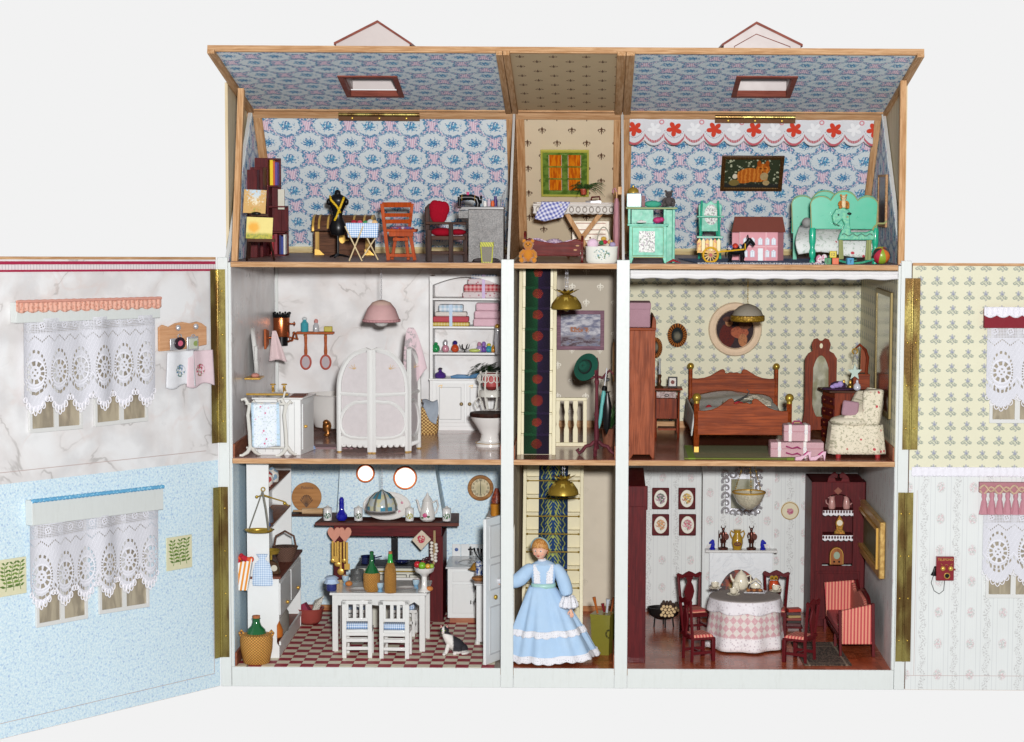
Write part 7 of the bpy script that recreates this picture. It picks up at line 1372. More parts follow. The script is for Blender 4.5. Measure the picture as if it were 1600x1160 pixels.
lat('honey_jar',pl('honey','b5751c',rough=.3,coat=.5),'amber honey jar with a yellow lid on the tall kitchen cabinet','jar',Vector((at(774,800,262).x,262,zt5)),[(7,0),(7.6,3),(7.6,14),(8,15),(8,18),(7,19)]);lat('berry_jar',mat('berry_jar',lambda v,x,y,z:mixc(sm(noise(v,4),.45,.55),'6e2a20','a04a30'),rough=.4),'dark red preserve jar behind the honey jar','jar',Vector((at(776,800,282).x,286,zt5)),[(8,0),(9,8),(8.6,24),(5,34),(3,40)])
a,b=fl(759,1037,ZK),fl(784,1018,ZK);hgt=(at(758,808,a.y).z)
a.y=12;a.x=at(759,1030,12).x;b.y=62;b.x=at(786,1000,62).x
an=math.degrees(atan2(b.y-a.y,b.x-a.x));L=96.0
Hd=(at(762,811,a.y).z-ZK)
t=thing('kitchen_door','white panelled kitchen door standing ajar next to the hall partition','door',(a.x,a.y,ZK+1),rz=62,k=1)
build(B(0,66,0,5,0,Hd-2),'leaf',dw,t,bev=.6)
for x0,x1,z0,z1 in((12,54,14,92),(12,54,118,160),(12,54,170,Hd-14)):build(MB().frame([(x0,z0),(x1,z0),(x1,z1),(x0,z1)],[(x0+2,z0+2),(x1-2,z0+2),(x1-2,z1-2),(x0+2,z1-2)],-1.2,0),'panel_moulding',pl('soft_grey_line',''),t)
build(MB().ball((26,-3,106),(4,3,4)),'knob',brass2,t)
p=KG(708,1010,ymin=20);p=Vector((at(707,1009,95).x,95,ZK))
t=thing('cat','small black and white cat sitting on the chequered kitchen floor','cat',p)
def catm(v,x,y,z):
 n=noise(v,6,2)*4;back=sm(x+n,2,5)*sm(z+n*.5,6,9);chest=sm(x+n,-2,-5);hd=sm(z+n*.6+ab(x+13)*.25,36,38)*sm(ab(x+14+n*.4),1.4,2.6);return mixc(mx(back*(1-chest),hd),'d9d6d2','25242a')
cb=MB().tube([(14,2,8),(9,1,13),(2,0,18),(-5,-1,24),(-10,-1,31),(-12,-2,37)],[9.5,11.5,11,9,6.6,5.6],16).ball((14,2,9),(11,8.5,9),16,10).ball((-12.5,-3,39),(7.4,7,6.6),16,10).ball((-15,-8.6,36.6),(3,2.6,2.4))
for y in(-5,4):cb.tube([(-5,y,20),(-8,y-1,10),(-10,y-2,3),(-12,y-5,2)],[4.6,3.6,3,2.8],10).ball((-12.5,y-6,2.2),(3,4,2.2))
cb.ball((8,-6,8),(8,4.4,7)).tube([(8,-7,3),(0,-9,2)],[3.4,2.6],8).tube([(22,4,4),(26,0,3),(22,-8,3),(14,-11,3)],[2.6,2.5,2.3,1.6],8)
for sx_ in(-17.5,-8.5):cb.tube([(sx_,-2,43),(sx_-(1 if sx_<-12 else-1),-2,50)],[3,.5],6)
build(cb,'body',mat('cat_fur',catm,rough=.8,bump=.4,var=.04),t,sub=1)
for x in(-16.4,-11):build(MB().ball((x,-9.2,40),(1.2,.8,1.3),8,6),'eye',pl('cat_eye','6a7a3a',rough=.1),t)
build(MB().ball((-15,-11.2,37.2),(1,.6,.7),8,6),'nose',pl('pink_nose','c98a84'),t)
for x in(-17.4,-8.6):build(MB().tube([(x,-3.2,43.4),(x-(.6 if x<-12 else-.6),-2.9,48)],[1.8,.3],6),'inner_ear',pl('pink_ear','d09a94'),t)
p=Vector((at(484,960,330).x,330,ZK));t=thing('terracotta_bowl','round terracotta bowl of wood and paper on the kitchen floor','bowl',p);build(MB().lathe([(12,0),(18,6),(21,22),(23,26),(20,25),(17,14)],28,caps=False),'bowl',pl('terracotta','94423a',rough=.6),t,solid=.8)
build(MB().hexa([(-12,-6,18),(2,-8,18),(4,8,18),(-10,8,18)],[(-16,-4,30),(-8,-6,34),(-6,6,34),(-12,6,30)]),'kindling',pl('crimson_paper','8a2a44'),t);build(MB().hexa([(2,-6,16),(14,-6,20),(14,-2,20),(2,-2,16)],[(10,-6,34),(24,-6,46),(24,-2,46),(8,-2,38)]),'newspaper',mat('newsprint',lambda v,x,y,z:mixc(sm(noise(v,1.4),.5,.6),'c9c6bc','8a877e')),t)
Y1=110;K[0]=kk(Y1)
p=Vector((at(592,1000,Y1).x,Y1,ZK));zt_=(at(592,927,Y1).z-ZK)/K[0];Lx=78
t=thing('kitchen_table','long white kitchen table with a scalloped apron','table',p)
build(B(-78,76,0,112,zt_-4,zt_),'table_top',white_g,t,bev=.8)
ap=[(-72,zt_-4),(-72,zt_-20),(-60,zt_-21),(-50,zt_-15),(-40,zt_-21),(-30,zt_-24),(-20,zt_-19),(0,zt_-21),(20,zt_-18),(34,zt_-24),(46,zt_-21),(56,zt_-15),(64,zt_-21),(72,zt_-20),(72,zt_-4)]
build(MB().prism(ap,3,6),'apron',white_g,t,bev=.4);build(B(-72,72,104,107,zt_-20,zt_-4),'apron',white_g,t)
for x in(-74,64):
 for y in(2,100):build(B(x,x+9,y,y+8,0,zt_-4),'leg',white_g,t,bev=.5)
zT=ZK+zt_*K[0]+.3
def TT(px,py):q=fl(px,py,zT);q.y=min(max(q.y,Y1+4),Y1+106);r=at(px,py,q.y);return Vector((r.x,q.y,zT))
lat('jam_jar',pl('jam_jar_blue','28306e',rough=.2,coat=.6),'dark blue jam jar with a pale cloth top on the kitchen table corner','jar',TT(518,923),[(7.5,0),(8.4,2),(8.4,13),(7.6,15)]);solo(MB().lathe([(12,-3),(9,1),(8.6,4),(11,5),(7,8),(.4,9)],24,flute=9,fa=.06,caps=False),'jar_cloth',pl('sky_cloth','a9bcd4',rough=.9),'pale blue cloth cap tied over the jam jar','jar cover',TT(518,923)+Vector((0,0,15.6)),solid=.6)
t=thing('wicker_flask','round wine flask with wicker base and green neck on the kitchen table','bottle',TT(581,924));build(MB().lathe([(10,0),(13,6),(13.6,26),(12,30)],24),'wicker_cover',MATS['fine_wicker'],t);build(MB().lathe([(12,30),(8,38),(4,44),(3,60),(3.6,62),(2.4,64)],18),'glass',glass_g,t)
t=thing('tall_wicker_bottle','tall bottle covered in wicker with a green neck on the kitchen table','bottle',TT(610,927));build(MB().lathe([(8.6,0),(9.4,2),(9.6,30),(8,40),(5,48)],22),'wicker_cover',MATS['fine_wicker'],t);build(MB().lathe([(5,48),(4,52),(3.4,62)],16),'glass',pl('bright_green_glass','2c9a3c',rough=.1,coat=.6),t);build(MB().cyl((0,0,62),(0,0,66),3),'cork',MATS['cork'],t)
t=thing('fruit_bowl','white pedestal bowl heaped with fruit on the kitchen table','fruit bowl',TT(663,924));build(MB().lathe([(10,0),(7,2),(4.4,6),(4,24),(8,28),(14,32),(16,38),(15,38),(12,34),(4,30)],28,caps=False),'bowl',china,t,solid=.4)
Kf=K[0]
for i,(x,y,z,r,col,nm)in enumerate([(-11,0,43,5.5,'b3202c','red apple at the edge of the white fruit bowl'),(-3,-5,42,6,'6fa82c','green apple at the front of the white fruit bowl'),(6,-4,41,4.4,'d09a3c','yellow apricot in the white fruit bowl'),(12,-2,41,4,'8fae3c','small lime at the edge of the white fruit bowl'),(3,2,50,6,'3a1a24','bunch of dark grapes on top of the fruit bowl'),(-2,4,46,4,'8a2c34','dark red plum in the white fruit bowl')]):
 solo(MB().ball((0,0,0),r,12,8)if i!=4 else MB().ball((0,0,0),3).ball((4,0,-2),3).ball((-4,1,0),3).ball((1,-3,3),3).ball((3,0,3),2.6),'fruit',pl('fruit_'+col,col,rough=.3,coat=.3),nm,'fruit',TT(663,924)+Vector((x,y,z))*1.03)
for i,(px,py,lb)in enumerate(((552,932,'white dinner plate set before the chair nearer the dresser'),(624,930,'white dinner plate set before the chair nearer the cat'))):
 t=solo(MB().lathe([(8,0),(12,1),(17,2.6),(17.4,3),(11,1.8),(.2,1.4)],28,caps=False),'plate',china,lb,'plate',TT(px+10,py-10+2),group='plates on the kitchen table')
for px,py,lb in((594,935,'blue glass tumbler between the two wicker bottles'),(650,930,'blue glass tumbler beside the fruit bowl'),(540,924,'blue glass tumbler near the jam jar')):
 t=thing('tumbler',lb,'glass',TT(px,py-10),group='blue tumblers');build(MB().lathe([(4,0),(4.4,1),(3,4),(5.4,9),(5.6,15)],16),'glass',mat('blue_tumbler',lambda v,x,y,z:mixc(sm(z,6,9),'6f9ab8','a3bccb'),rough=.1,coat=.6),t)
for px,py,lb in((545,916,'round bread roll near the jam jar'),(606,912,'round bread roll behind the tall wicker bottle'),(671,924,'round bread roll at the end of the kitchen table')):solo(MB().ball((0,0,4),(6,5,4.2)),'bread_roll',mat('bread',color='b9743a',rough=.8,var=.2,vs=3),lb,'bread',TT(px,py),group='bread rolls')
solo(MB().lathe([(9,0),(10,1),(10.4,18)],22,caps=False),'glass_jar',glass_clear,'large clear glass storage jar at the back of the kitchen table','jar',TT(558,908),solid=.6)
def kchair(p,label,rz=0,back=False):
 t=thing('kitchen_chair',label,'chair',p,rz,group='white kitchen chairs');H=72;t.scale=(1.13,1,1.29)
 for x in(-21,15):build(B(x,x+6,0,5,0,H),'leg',white_g,t,bev=.5)
 for x in(-18,16):build(B(x,x+5,34,38,0,34),'leg',white_g,t,bev=.5)
 build(B(-21,21,0,4.6,H-5,H),'back_rail',white_g,t,bev=.4);build(B(-15,15,.6,4,46,50),'back_rail',white_g,t,bev=.3);build(B(-15,15,.6,4,28,32),'back_rail',white_g,t)
 for x in(-15,-5.6,3.6,12):build(B(x,x+3+(abs(x)<6)*1.6,.8,3.8,50,H-5),'slat',white_g,t)
 build(B(-21,21,4,40,31,35),'seat',white_g,t,bev=.5)
 for z,y in((20,1),(10,1),(16,35)):build(B(-15,16,y,y+3,z,z+4),'stretcher',white_g,t,bev=.3)
 for x in(-18,15):build(B(x,x+3,5,34,12,16),'stretcher',white_g,t)
 build(B(-17,17,8,36,35,42),'seat_cushion',mat('gingham_cushion',lambda v,x,y,z:check(x,z+y,3.0,'d3dde8','6a8fbe'),rough=.95),t,bev=2.4)
 return t
c1=kchair(Vector((at(558,1017,62).x,62,ZK)),'white slatted kitchen chair with a gingham cushion, nearer the dresser',rz=2)
c2=dup(c1,Vector((at(616,1020,58).x,58,ZK)),-1,'white slatted kitchen chair with a gingham cushion, nearer the cat')
for ch in(c1,c2):ch.rotation_euler[2]=radians(2 if ch is c1 else-2)
dup(c1,Vector((at(560,900,262).x,266,ZK)),180,'white kitchen chair on the far side of the table, nearer the dresser');dup(c1,Vector((at(632,900,262).x,266,ZK)),180,'white kitchen chair on the far side of the table, nearer the fruit bowl')
# ================================================================ lower hall
brasslamp('brass petal lamp hanging in the lower hall in front of the stairs',880,773,110,356.2)
p=Vector((at(864,1036,26).x,50,ZG));K[0]=kk(50);zq_=lambda py:(at(864,py,50).z-ZG)/K[0]
t=thing('person','porcelain doll woman in a long pale blue dress trimmed with white lace','person',p)
dress=mat('pale_blue_cotton',lambda v,x,y,z:mixc(noise(v,22,3),'b2cae2','9dbbda'),rough=.95,bump=.35,bs=3.5,var=.05,spec=.2)
lacem=mat('doll_lace',lambda v,x,y,z:('dcdce2',{'height':voro(v,3.2),'bump':1.0,'alpha':1-sm(voro(v,3.4,rnd=.35),.26,.18)*.9}),rough=.9,var=.05,vs=2)
zW=zq_(916)
def skirtr(u,v):
 a=2*pi*u;fo=2.6*sin(6*a)+1.8*sin(11*a+2*v)+1.1*sin(17*a+1);rx=20+48*v**.9+fo*min(1,v*1.6);ry=13+30*v+fo*min(1,v*1.6);return(-18+14*v+rx*cos(a)+4*v*cos(a-.5),ry*sin(a)*.95,zW-v*(zW-9)+(7*v*max(0,cos(a))**2)+1.2*sin(9*a)*v)
build(MB().sheet(lambda u,v:skirtr(u,v),120,26),'skirt',dress,t,solid=.8)
def lband(v0,v1,out,nm,w_=.8,sc=26):
 def f(u,v):
  vv=v0+(v1-v0)*v*(1+.25*abs(sin(u*sc*pi)));q=skirtr(u,vv);c=skirtr(u,vv);ax,ay=c[0]+18-14*vv,c[1];r=sqrt(ax*ax+ay*ay)or 1;return(q[0]+ax/r*out,q[1]+ay/r*out,q[2])
 build(MB().sheet(f,260,5),nm,lacem,t,solid=w_)
lband(.60,.68,2.0,'lace_band');lband(.955,1.03,2.2,'hem_lace');lband(.945,.96,2.6,'hem_edge')
zS=zq_(880);zN=zq_(875)
build(MB().lathe([(18.2,zW-1),(17.6,zW+3),(19.4,zW+14),(21,zW+26),(20,zS-2),(13,zS+2),(6.2,zN)],34,c=(-16,0,0),sy=.62),'bodice',dress,t)
build(MB().lathe([(19.2,zW-3),(19.2,zW+5)],30,c=(-16,0,0),sy=.66,caps=False),'sash',pl('mint_satin','9cc4bc',rough=.35),t,solid=.8)
for s_ in(-1,1):build(MB().sheet(lambda u,v:(-16+s_*(9.5+(4.4+1.1*abs(sin(v*20)))*(u*2-1)+1.5*v),-12.6-1.2*sin(v*pi)+2.2*v+.012*((9.5+4.4*(u*2-1))**2),zW+6+v*(zS-zW-7)),10,60),'bodice_lace',lacem,t,solid=1)
build(MB().lathe([(6.2,zN-3),(6.6,zN),(5.4,zN+2)],20,c=(-18,0,0),caps=False),'lace_collar',lacem,t,solid=.8)
def sleeve(pts,r,nm='sleeve'):build(MB().tube(pts,r,14),nm,dress,t,sub=1)
sleeve([(0,0,zS-3),(8,-2,zS-10),(15,-5,zS-24),(20,-9,zS-40),(23,-12,zS-52)],[7,9.5,11,11.5,9]);build(MB().lathe([(11,-3),(14,0),(13.4,5),(10.5,11),(8.5,16)],54,flute=9,fa=.12,caps=False),'cuff_lace',lacem,t,solid=1).location=Vector((24,-13,zS-66))*S*K[0]
zA_=zq_(912);sleeve([(-31,0,zS-4),(-40,-2,zS-10),(-52,-3,zA_+6),(-66,-2,zA_+2),(-76,0,zA_)],[7,11,13,11,8]);build(MB().lathe([(8,0),(10,4),(11,8)],20,flute=7,fa=.1,caps=False).rot(-90,'Y').end(),'cuff_lace',lacem,t,solid=1).location=Vector((-78,0,zA_))*S*K[0]
def hand(base,d,nm='hand',flip=1,sc=1.0):
 """palm with four separate fingers and a thumb; d is the pointing direction"""
 d=Vector(d).normalized();sd=d.cross(Vector((0,1,0))).normalized()*flip;up=sd.cross(d);b=Vector(base);mb=MB()
 mb.tube([b-d*6,b,b+d*4*sc,b+d*7.4*sc],[2.2,2.1,2.9,2.6],10,flat=1.0)
 for i,l in enumerate((6.2,7.2,6.6,5.2)):
  o=sd*(-2.4+1.6*i)+b+d*6.6*sc;mb.tube([o,o+d*l*.4*sc+up*-.4,o+d*l*.72*sc-up*1.2,o+d*l*.95*sc-up*2.2],[.95,.9,.8,.55],7)
 o=b+d*2.6*sc-sd*2.4;mb.tube([o,o-sd*2.4+d*2*sc-up*.6,o-sd*3+d*5*sc-up*1.4],[1.1,1,.7],7)
 return build(mb,nm,skin,t)
hand((27,-15,zS-71),(.25,-.12,-1));hand((-86,0,zA_-1),(-.95,-.2,-.25),flip=-1)
hx_=-21.5;hz_=zq_(861)
hd=MB().tube([(hx_+3,1,zN-4),(hx_+1.5,0,zN+3),(hx_+1,0,zN+8)],[4.6,4.2,4.4],14)
def headf(u,v):
 th=-pi/2+pi*v;a=2*pi*u;x,y,z=cos(th)*cos(a),cos(th)*sin(a),sin(th);jaw=1-.22*max(0,-z)**1.2;f=max(0,-y)
 r=Vector((9.4*x*jaw,9.8*y*(1-.08*max(0,-z)),12.4*z));r.y-=f**8*(2.4*exp(-((z+.12)/.10)**2)*exp(-(x/.13)**2))+.9*exp(-((z+.62)/.12)**2)*exp(-(x/.25)**2)*f;
 for sg in(-1,1):r.y+=1.1*exp(-((z-.10)/.11)**2)*exp(-((x-.36*sg)/.16)**2)*f
 r.y-=1.0*exp(-((z+.36)/.07)**2)*exp(-(x/.2)**2)*f
 return r
m_=MB().sheet(lambda u,v:headf(u,v)+Vector((0,0,0)),48,40);R_=Matrix.Rotation(radians(-14),4,'Z')@Matrix.Rotation(radians(12),4,'X')@Matrix.Scale(1.27,4);off=Vector((hx_,-1,hz_+2))
hd.add([R_@Vector(q)+off for q in m_.v],m_.f);build(hd,'head',skin,t)
def onhead(x,y,z):return R_@Vector((x,y,z))+off
for sg in(-1,1):
 build(MB().ball(onhead(3.4*sg,-8.3,1.4),(1.9,.9,1.1),10,8),'eye',pl('eye_white','e2e0dc',rough=.2),t);build(MB().ball(onhead(3.4*sg,-8.9,1.3),(1.0,.6,1.0),8,6),'iris',pl('eye_blue','4a5a70',rough=.2),t);build(MB().tube([onhead(1.6*sg,-9.1,4.3),onhead(3.4*sg,-9.0,5.0),onhead(5.2*sg,-8.0,4.4)],.3,5),'eyebrow',pl('brow','9a6a44'),t)
 build(MB().ball(onhead(9.2*sg,0,0),(1.2,1.8,2.8),8,6),'ear',skin,t);build(MB().ball(onhead(4.8*sg,-7.9,-3),(2.0,.3,1.6),8,6),'cheek',pl('cheek_pink','d8917c',rough=.6),t)
build(MB().tube([onhead(-1.9,-8.9,-4.9),onhead(0,-9.9,-4.5),onhead(1.9,-8.9,-4.9)],[.45,.95,.45],6).tube([onhead(-1.4,-9.0,-5.3),onhead(0,-9.7,-5.7),onhead(1.4,-9.0,-5.3)],[.3,.7,.3],6),'mouth',pl('lip_red','b0453c'),t)
hairm=mat('auburn_hair',lambda v,x,y,z:(mixc(sm(noise(vscale(v,2,2,.5),3,3),.4,.6),'a86c30','cc9858'),{'height':noise(vscale(v,3,3,.4),2,2),'bump':.6}),rough=.5)
def hairf(u,v):
 a=2*pi*u;th=pi*.5-v*pi*.72;x,y,z=cos(th)*cos(a),cos(th)*sin(a),sin(th);fr_=max(0,-y);
 q=Vector((10.8*x,11.2*y+1.4,13.6*z+.8));lim=5.6+2.0*abs(x);
 if y<0 and q.z<lim-(1-fr_)*9*(abs(x)>.55):q.z=max(q.z,lim-(1-fr_)*9*(abs(x)>.55));
 return R_@q+off
build(MB().sheet(hairf,40,20).ball(R_@Vector((0,9,2))+off,(7,6,7)),'hair',hairm,t,solid=.8);build(MB().tube([R_@Vector((11.4*cos(a),2.4,13*sin(a)+1.4))+off for a in[pi*i/14 for i in range(15)]],1.7,7),'hair_band',pl('grey_blue_ribbon','7f9fa8',rough=.5),t)
p=Vector((at(942,1015,110).x,110,ZG));t=thing('umbrella_stand','square olive green umbrella stand with dark scroll ornament','umbrella stand',p);og=mat('olive_lacquer',lambda v,x,y,z:mixc(sm(ab(sq(x*x+(z-36)*(z-36)*.4)-4),1.2,.6)*sm(noise(v,3),.4,.5),'7a742a','2f2c14'),rough=.35,coat=.3)
build(MB().lathe([(19,0),(23,64)],4),'body',og,t).rotation_euler=(0,0,radians(28));build(MB().lathe([(23.6,62),(24,65)],4),'rim',og,t).rotation_euler=(0,0,radians(28))
for i,(x,dx,col,h,lb)in enumerate([(-9,-6,'a85a24',26,'orange wooden walking stick with a knob in the olive stand'),(6,2,'b8bcc4',22,'silver topped umbrella handle in the olive stand'),(2,-3,'7a1c24',14,'dark red umbrella handle in the olive stand'),(13,5,'8a4a28',22,'brown curved cane at the side of the olive stand')]):
 solo(MB().tube([(0,0,0),(dx*.5,0,h*.5),(dx,0,h)],[1.6,1.8,3.6 if i==1 else 2.8],8),'walking_stick',pl('stick_'+col,col,rough=.35),lb,'walking stick',p+Vector((x,(i-1.5)*5,68)))
# ================================================================ dining room
DG=lambda px,Y,dz=0:Vector((at(px,950,Y).x,Y,ZG+dz))
dz_=lambda py,Y:(at(1000,py,Y).z-ZG)/kk(Y)
p=DG(996,40)
t=thing('dark_cabinet','tall dark red wooden cabinet seen end on by the dining room post','cabinet',p);K[0]=kk(40)
build(B(-16,13,0,4,0,dz_(792,40)),'end_panel',darkred,t,bev=.5);build(MB().prism([(4,0),(190,0),(190,dz_(770,40)),(160,dz_(752,40)),(4,dz_(764,40))],-14,12,'x'),'case',darkred,t,bev=.5)
build(B(-16,15,2,6,dz_(770,40)-28,dz_(770,40)+10),'cornice',darkred,t,bev=1);build(MB().ball((-14,-2,dz_(916,40)),2,8,6),'knob',copper,t)
fpm=lambda c1,c2,c3,n_:mat('flower_print_'+n_,lambda v,x,y,z:mixc(sm(sq(x*x+(z-20)*(z-20)*.8)+noise(v,4)*5,12,10)*sm(noise(v,3,3),.42,.48),'d8d6cc',mixc(sm(noise(vadd(v,(9,9,9)),3.4),.45,.55),c1,mixc(sm(noise(vadd(v,(3,9,1)),3),.5,.56),c2,c3))),rough=.4)
for px,py,m,lb in((1032,796,fpm('4a5a44','a06a80','6a4a6a','a'),'upper flower print nearer the dark cabinet with a mauve bouquet'),(1073,796,fpm('c9a23a','9a4a2c','6f7a3a','b'),'upper flower print nearer the mirror with a yellow bouquet'),(1032,837,fpm('c98a54','a8704a','8f8a5a','c'),'lower flower print nearer the dark cabinet with an orange bouquet'),(1074,837,fpm('b5586a','c98a94','7a8a6a','d'),'lower flower print nearer the mirror with a pink bouquet')):
 p=at(px,py,450);t=thing('flower_print',lb,'picture',p,group='four framed flower prints');build(B(-13.5,13.5,-3,0,0,34.5),'frame',darkred_x,t,bev=2);build(MB().prism(ell(0,17.5,9.6,13.4,28),-3.7,-3),'oval_print',m,t).location=(0,0,0);build(MB().torus((0,-3.6,17.5),9.8,.5,'y',28,5,sz=1.37),'mount',cream_china,t)
Yb=398
t=thing('chimney_breast','rose striped chimney breast behind the dining room mantel','chimney breast',(at(1154,800,Yb).x,Yb,ZG),k=1);cw0=at(1098,800,Yb).x-at(1154,800,Yb).x;build(B(cw0,-cw0,0,54,0,324),'breast',paper('rose_breast',rosestripe,'xz'),t)
YF=385
p=DG(1157,YF);K[0]=kk(YF);zm2=dz_(858,YF)
t=thing('white_fireplace','white painted fireplace surround with a long mantel in the dining room','fireplace',p);wf=mat('veined_white',lambda v,x,y,z:mixc(sm(ab(noise(v,40,4,.6,1)-.5),.03,0)*.35,'dadde0','b5b9c0'),rough=.4)
build(MB().prism([(-50,0),(-34,0)]+[(-34+34*(1-cos(radians(a))),40+26*sin(radians(a)))for a in range(0,181,20)]+[(34,0),(50,0),(50,zm2-3),(-50,zm2-3)],0,10),'surround',wf,t,bev=.5);build(B(-57,57,-9,12,zm2-4,zm2),'mantel_shelf',white_g,t,bev=.8);build(B(-34,34,10,12,0,68),'fire_back',black,t)
zM2=ZG+zm2*K[0]+.3
DM=lambda px,Y=YF-2:Vector((at(px,855,Y).x,Y,zM2))
for px,rz,lb in((1113,0,'cobalt blue glass horse head ornament at the end of the mantel nearer the flower prints'),(1192,180,'cobalt blue glass horse head ornament at the end of the mantel nearer the wall plate')):
 t=thing('glass_horse',lb,'ornament',DM(px),rz=rz,group='blue glass horse heads');build(MB().lathe([(4.6,0),(4.8,2),(2.8,4)],14),'base',glass_b,t);build(MB().prism([(-3,3),(3.4,3),(4,8),(3,14),(1,16.4),(-1,15.4),(-5,11.4),(-5.4,9.4),(-3.6,8.8),(-1,9.4),(-2.6,6)],-1.8,1.8),'head',glass_b,t,bev=.8)
brz=mat('bronze_figure',color='5a3128',rough=.3,metal=.6,var=.25,vs=2)
for px,lb in((1130,'bronze horned warrior figurine with a spear on the dining room mantel'),(1174,'bronze horned warrior figurine without a spear on the dining room mantel')):
 t=thing('warrior_figurine',lb,'figurine',DM(px),group='bronze warriors');build(MB().lathe([(7.6,0),(7.6,3),(5,4)],18),'plinth',brz,t)
 b_=MB().tube([(0,0,14),(0,0,18),(0,-.4,25),(0,0,29)],[3.2,2.8,3.8,2.2],10).ball((0,0,32),(2.4,2.4,2.8))
 for sg in(-1,1):b_.tube([(1.6*sg,0,15),(2*sg,-.4,9),(2.2*sg,0,4)],[2,1.5,1.3],8).tube([(3.4*sg,0,27),(6*sg,-1,23),(5.4*sg,-3,19)],[1.5,1.2,1],7).tube([(1.8*sg,0,34),(3.4*sg,0,36),(3*sg,0,38.4)],[.8,.7,.2],6)
 build(b_,'body',brz,t);build(MB().lathe([(4.4,0),(5.4,6)],12,c=(0,0,11)),'tunic',brz,t)
 build(MB().prism(ell(5,21,3.8,5,16),-4.6,-3.6),'shield',brz,t)
 if px==1130:build(MB().cyl((-8,-2,2),(-7,-2,31),.6,n=6),'spear',brz,t)
t=thing('yellow_vase','olive yellow two handled vase with lettering between the bronze warriors','vase',DM(1152));vy=pl('olive_yellow_glaze','a8842a',rough=.2,coat=.5);build(MB().lathe([(6,0),(7,2),(9,10),(8.4,18),(5,25),(5,29),(6.4,32)],24),'body',vy,t)
for sg in(-1,1):build(MB().tube([(5*sg,0,27),(10*sg,0,30),(11.4*sg,0,25),(8.6*sg,0,18)],1.2,7),'handle',vy,t)
build(MB().prism(ell(0,10,6,3.4,16),-9.4,-8.4),'badge',brz,t);text('CHIM',3.2,vy,t,(0,-9.6,10),.1)
p=at(1158,802,Yb-.6);t=thing('ornate_mirror','rectangular mirror in a curling silver rococo frame over the mantel','mirror',p);H=66
build(B(-17,20,-2,-.4,6,56),'glass',mirror,t);build(MB().frame([(-25,-1),(28,-1),(28,63),(-25,63)],[(-16,8),(19,8),(19,54),(-16,54)],-2.6,0),'inner_frame',silver,t,bev=.6);rnd=random.Random(12)
def scroll(cx,cz,r,a0,dirn,th=2.5):
 r*=1.08
 pts=[(cx+r*(1-.75*i/12)*cos(a0+dirn*i*.5),-3.4,cz+r*(1-.75*i/12)*sin(a0+dirn*i*.5))for i in range(13)];build(MB().tube(pts,[th*(1-.04*i)for i in range(13)],6),'scroll',silver,t)
for z in(4,16,28,40,52,62):
 for sg in(-1,1):scroll(1.5+sg*25.5,z,6.4,pi/2*(1-sg)+.6,sg)
for x in(-16,-6,6,16):scroll(x+1.5,1,5.4,-.8,1);scroll(x+1.5,62+6*(abs(x)<8),6.2,.8,-1)
scroll(-2,74,6,1,1);scroll(6,74,6,2,-1);build(MB().ball((1.5,-4,80),(4,2,4)),'crest',silver,t)
p=at(1170,790,180);t=thing('bowl_lamp','cream marbled bowl lamp with a gold rim hung on three chains','lamp',p);zc=ceil_(p,356.2)
build(MB().lathe([(3,-6),(7,-5),(18,4),(24,16),(25,20),(24,20),(16,6)],34,caps=False),'bowl',mat('marbled_bowl',lambda v,x,y,z:mixc(sm(ab(noise(v,9,4,.6,1)-.5),.05,0)*.6,'b9b29c','8a8474'),rough=.25,coat=.3),t,solid=.6);build(MB().torus((0,0,21),25.4,1.6,'z',36,7),'rim',gold,t)
for k_ in range(3):a=2*pi*k_/3+.6;chain(t,(3*cos(a),3*sin(a),zc),(24*cos(a),24*sin(a),22),.8,brass2)
build(MB().ball((0,0,zc-3),(4,4,4)),'ceiling_rose',silver,t)
p=DG(1150,376,0);t=thing('fan_fire_screen','semicircular painted fire screen of yellow and red behind the tea table','fire screen',Vector((at(1154,915,372).x,366,ZG+22)))
build(MB().prism([(-36,0)]+arc(0,0,36,64,180,0,20)[1:-1]+[(36,0)],0,3),'screen',mat('fan_paint',lambda v,x,y,z:mixc(sm(sq(x*x*1.4+(z-40)*(z-40))+noise(v,8)*14,30,16),mixc(sm(noise(v,12),.45,.6),'3a2a2c','8a3a24'),mixc(sm(x+noise(v,9)*12,10,-4),'c9a03a','d8c46a')),rough=.5),t,bev=.5)
for x in(-20,20):build(B(x-2,x+2,-2,6,-21,0),'foot',darkred,t)
p=DG(1037,330);t=thing('log_basket','round black iron log basket on short legs beside the fireplace','log basket',p);build(MB().lathe([(12,12),(22,18),(26,30),(25,30),(20,19)],26,sy=.7,caps=False),'basket',blackmetal,t,solid=.8)
for x,y in((-14,-8),(14,-8),(0,12),(2,-14)):build(MB().cyl((x*1.1,y,0),(x,y,16),1.3,n=6),'leg',blackmetal,t)
build(MB().tube([(26*cos(a),0,30+16*sin(a))for a in[pi*i/12 for i in range(13)]],1.1,6),'handle',blackmetal,t)if False else None
rnd=random.Random(4)
LG=[(-4+6.2*i+3.1*(j%2)-2*j*0,22+5.2*j)for j in range(4)for i in range(5-(j==0)-(j==3)*2)]
for x,z in LG:x+=rnd.uniform(-.6,.6);z+=(abs(x-6)*.12)**2;t2=solo(MB().cyl((0,-17+rnd.uniform(-1,1),0),(1,12,2),rnd.uniform(2.5,3.1),n=10),'log',mat('cut_log',lambda v,x,y,z:mixc(mx(sm(y,-16.5,-15),sm(sq(x*x+z*z),2.3,2.8)),mixc(sm(sn(sq(x*x+z*z)*5),-.5,.5)*.3,'d2b98c','a8885c'),'5a3c28'),rough=.7),'short cut log lying in the black iron log basket','log',p+Vector((x,-2,z)),group='logs in the iron basket')
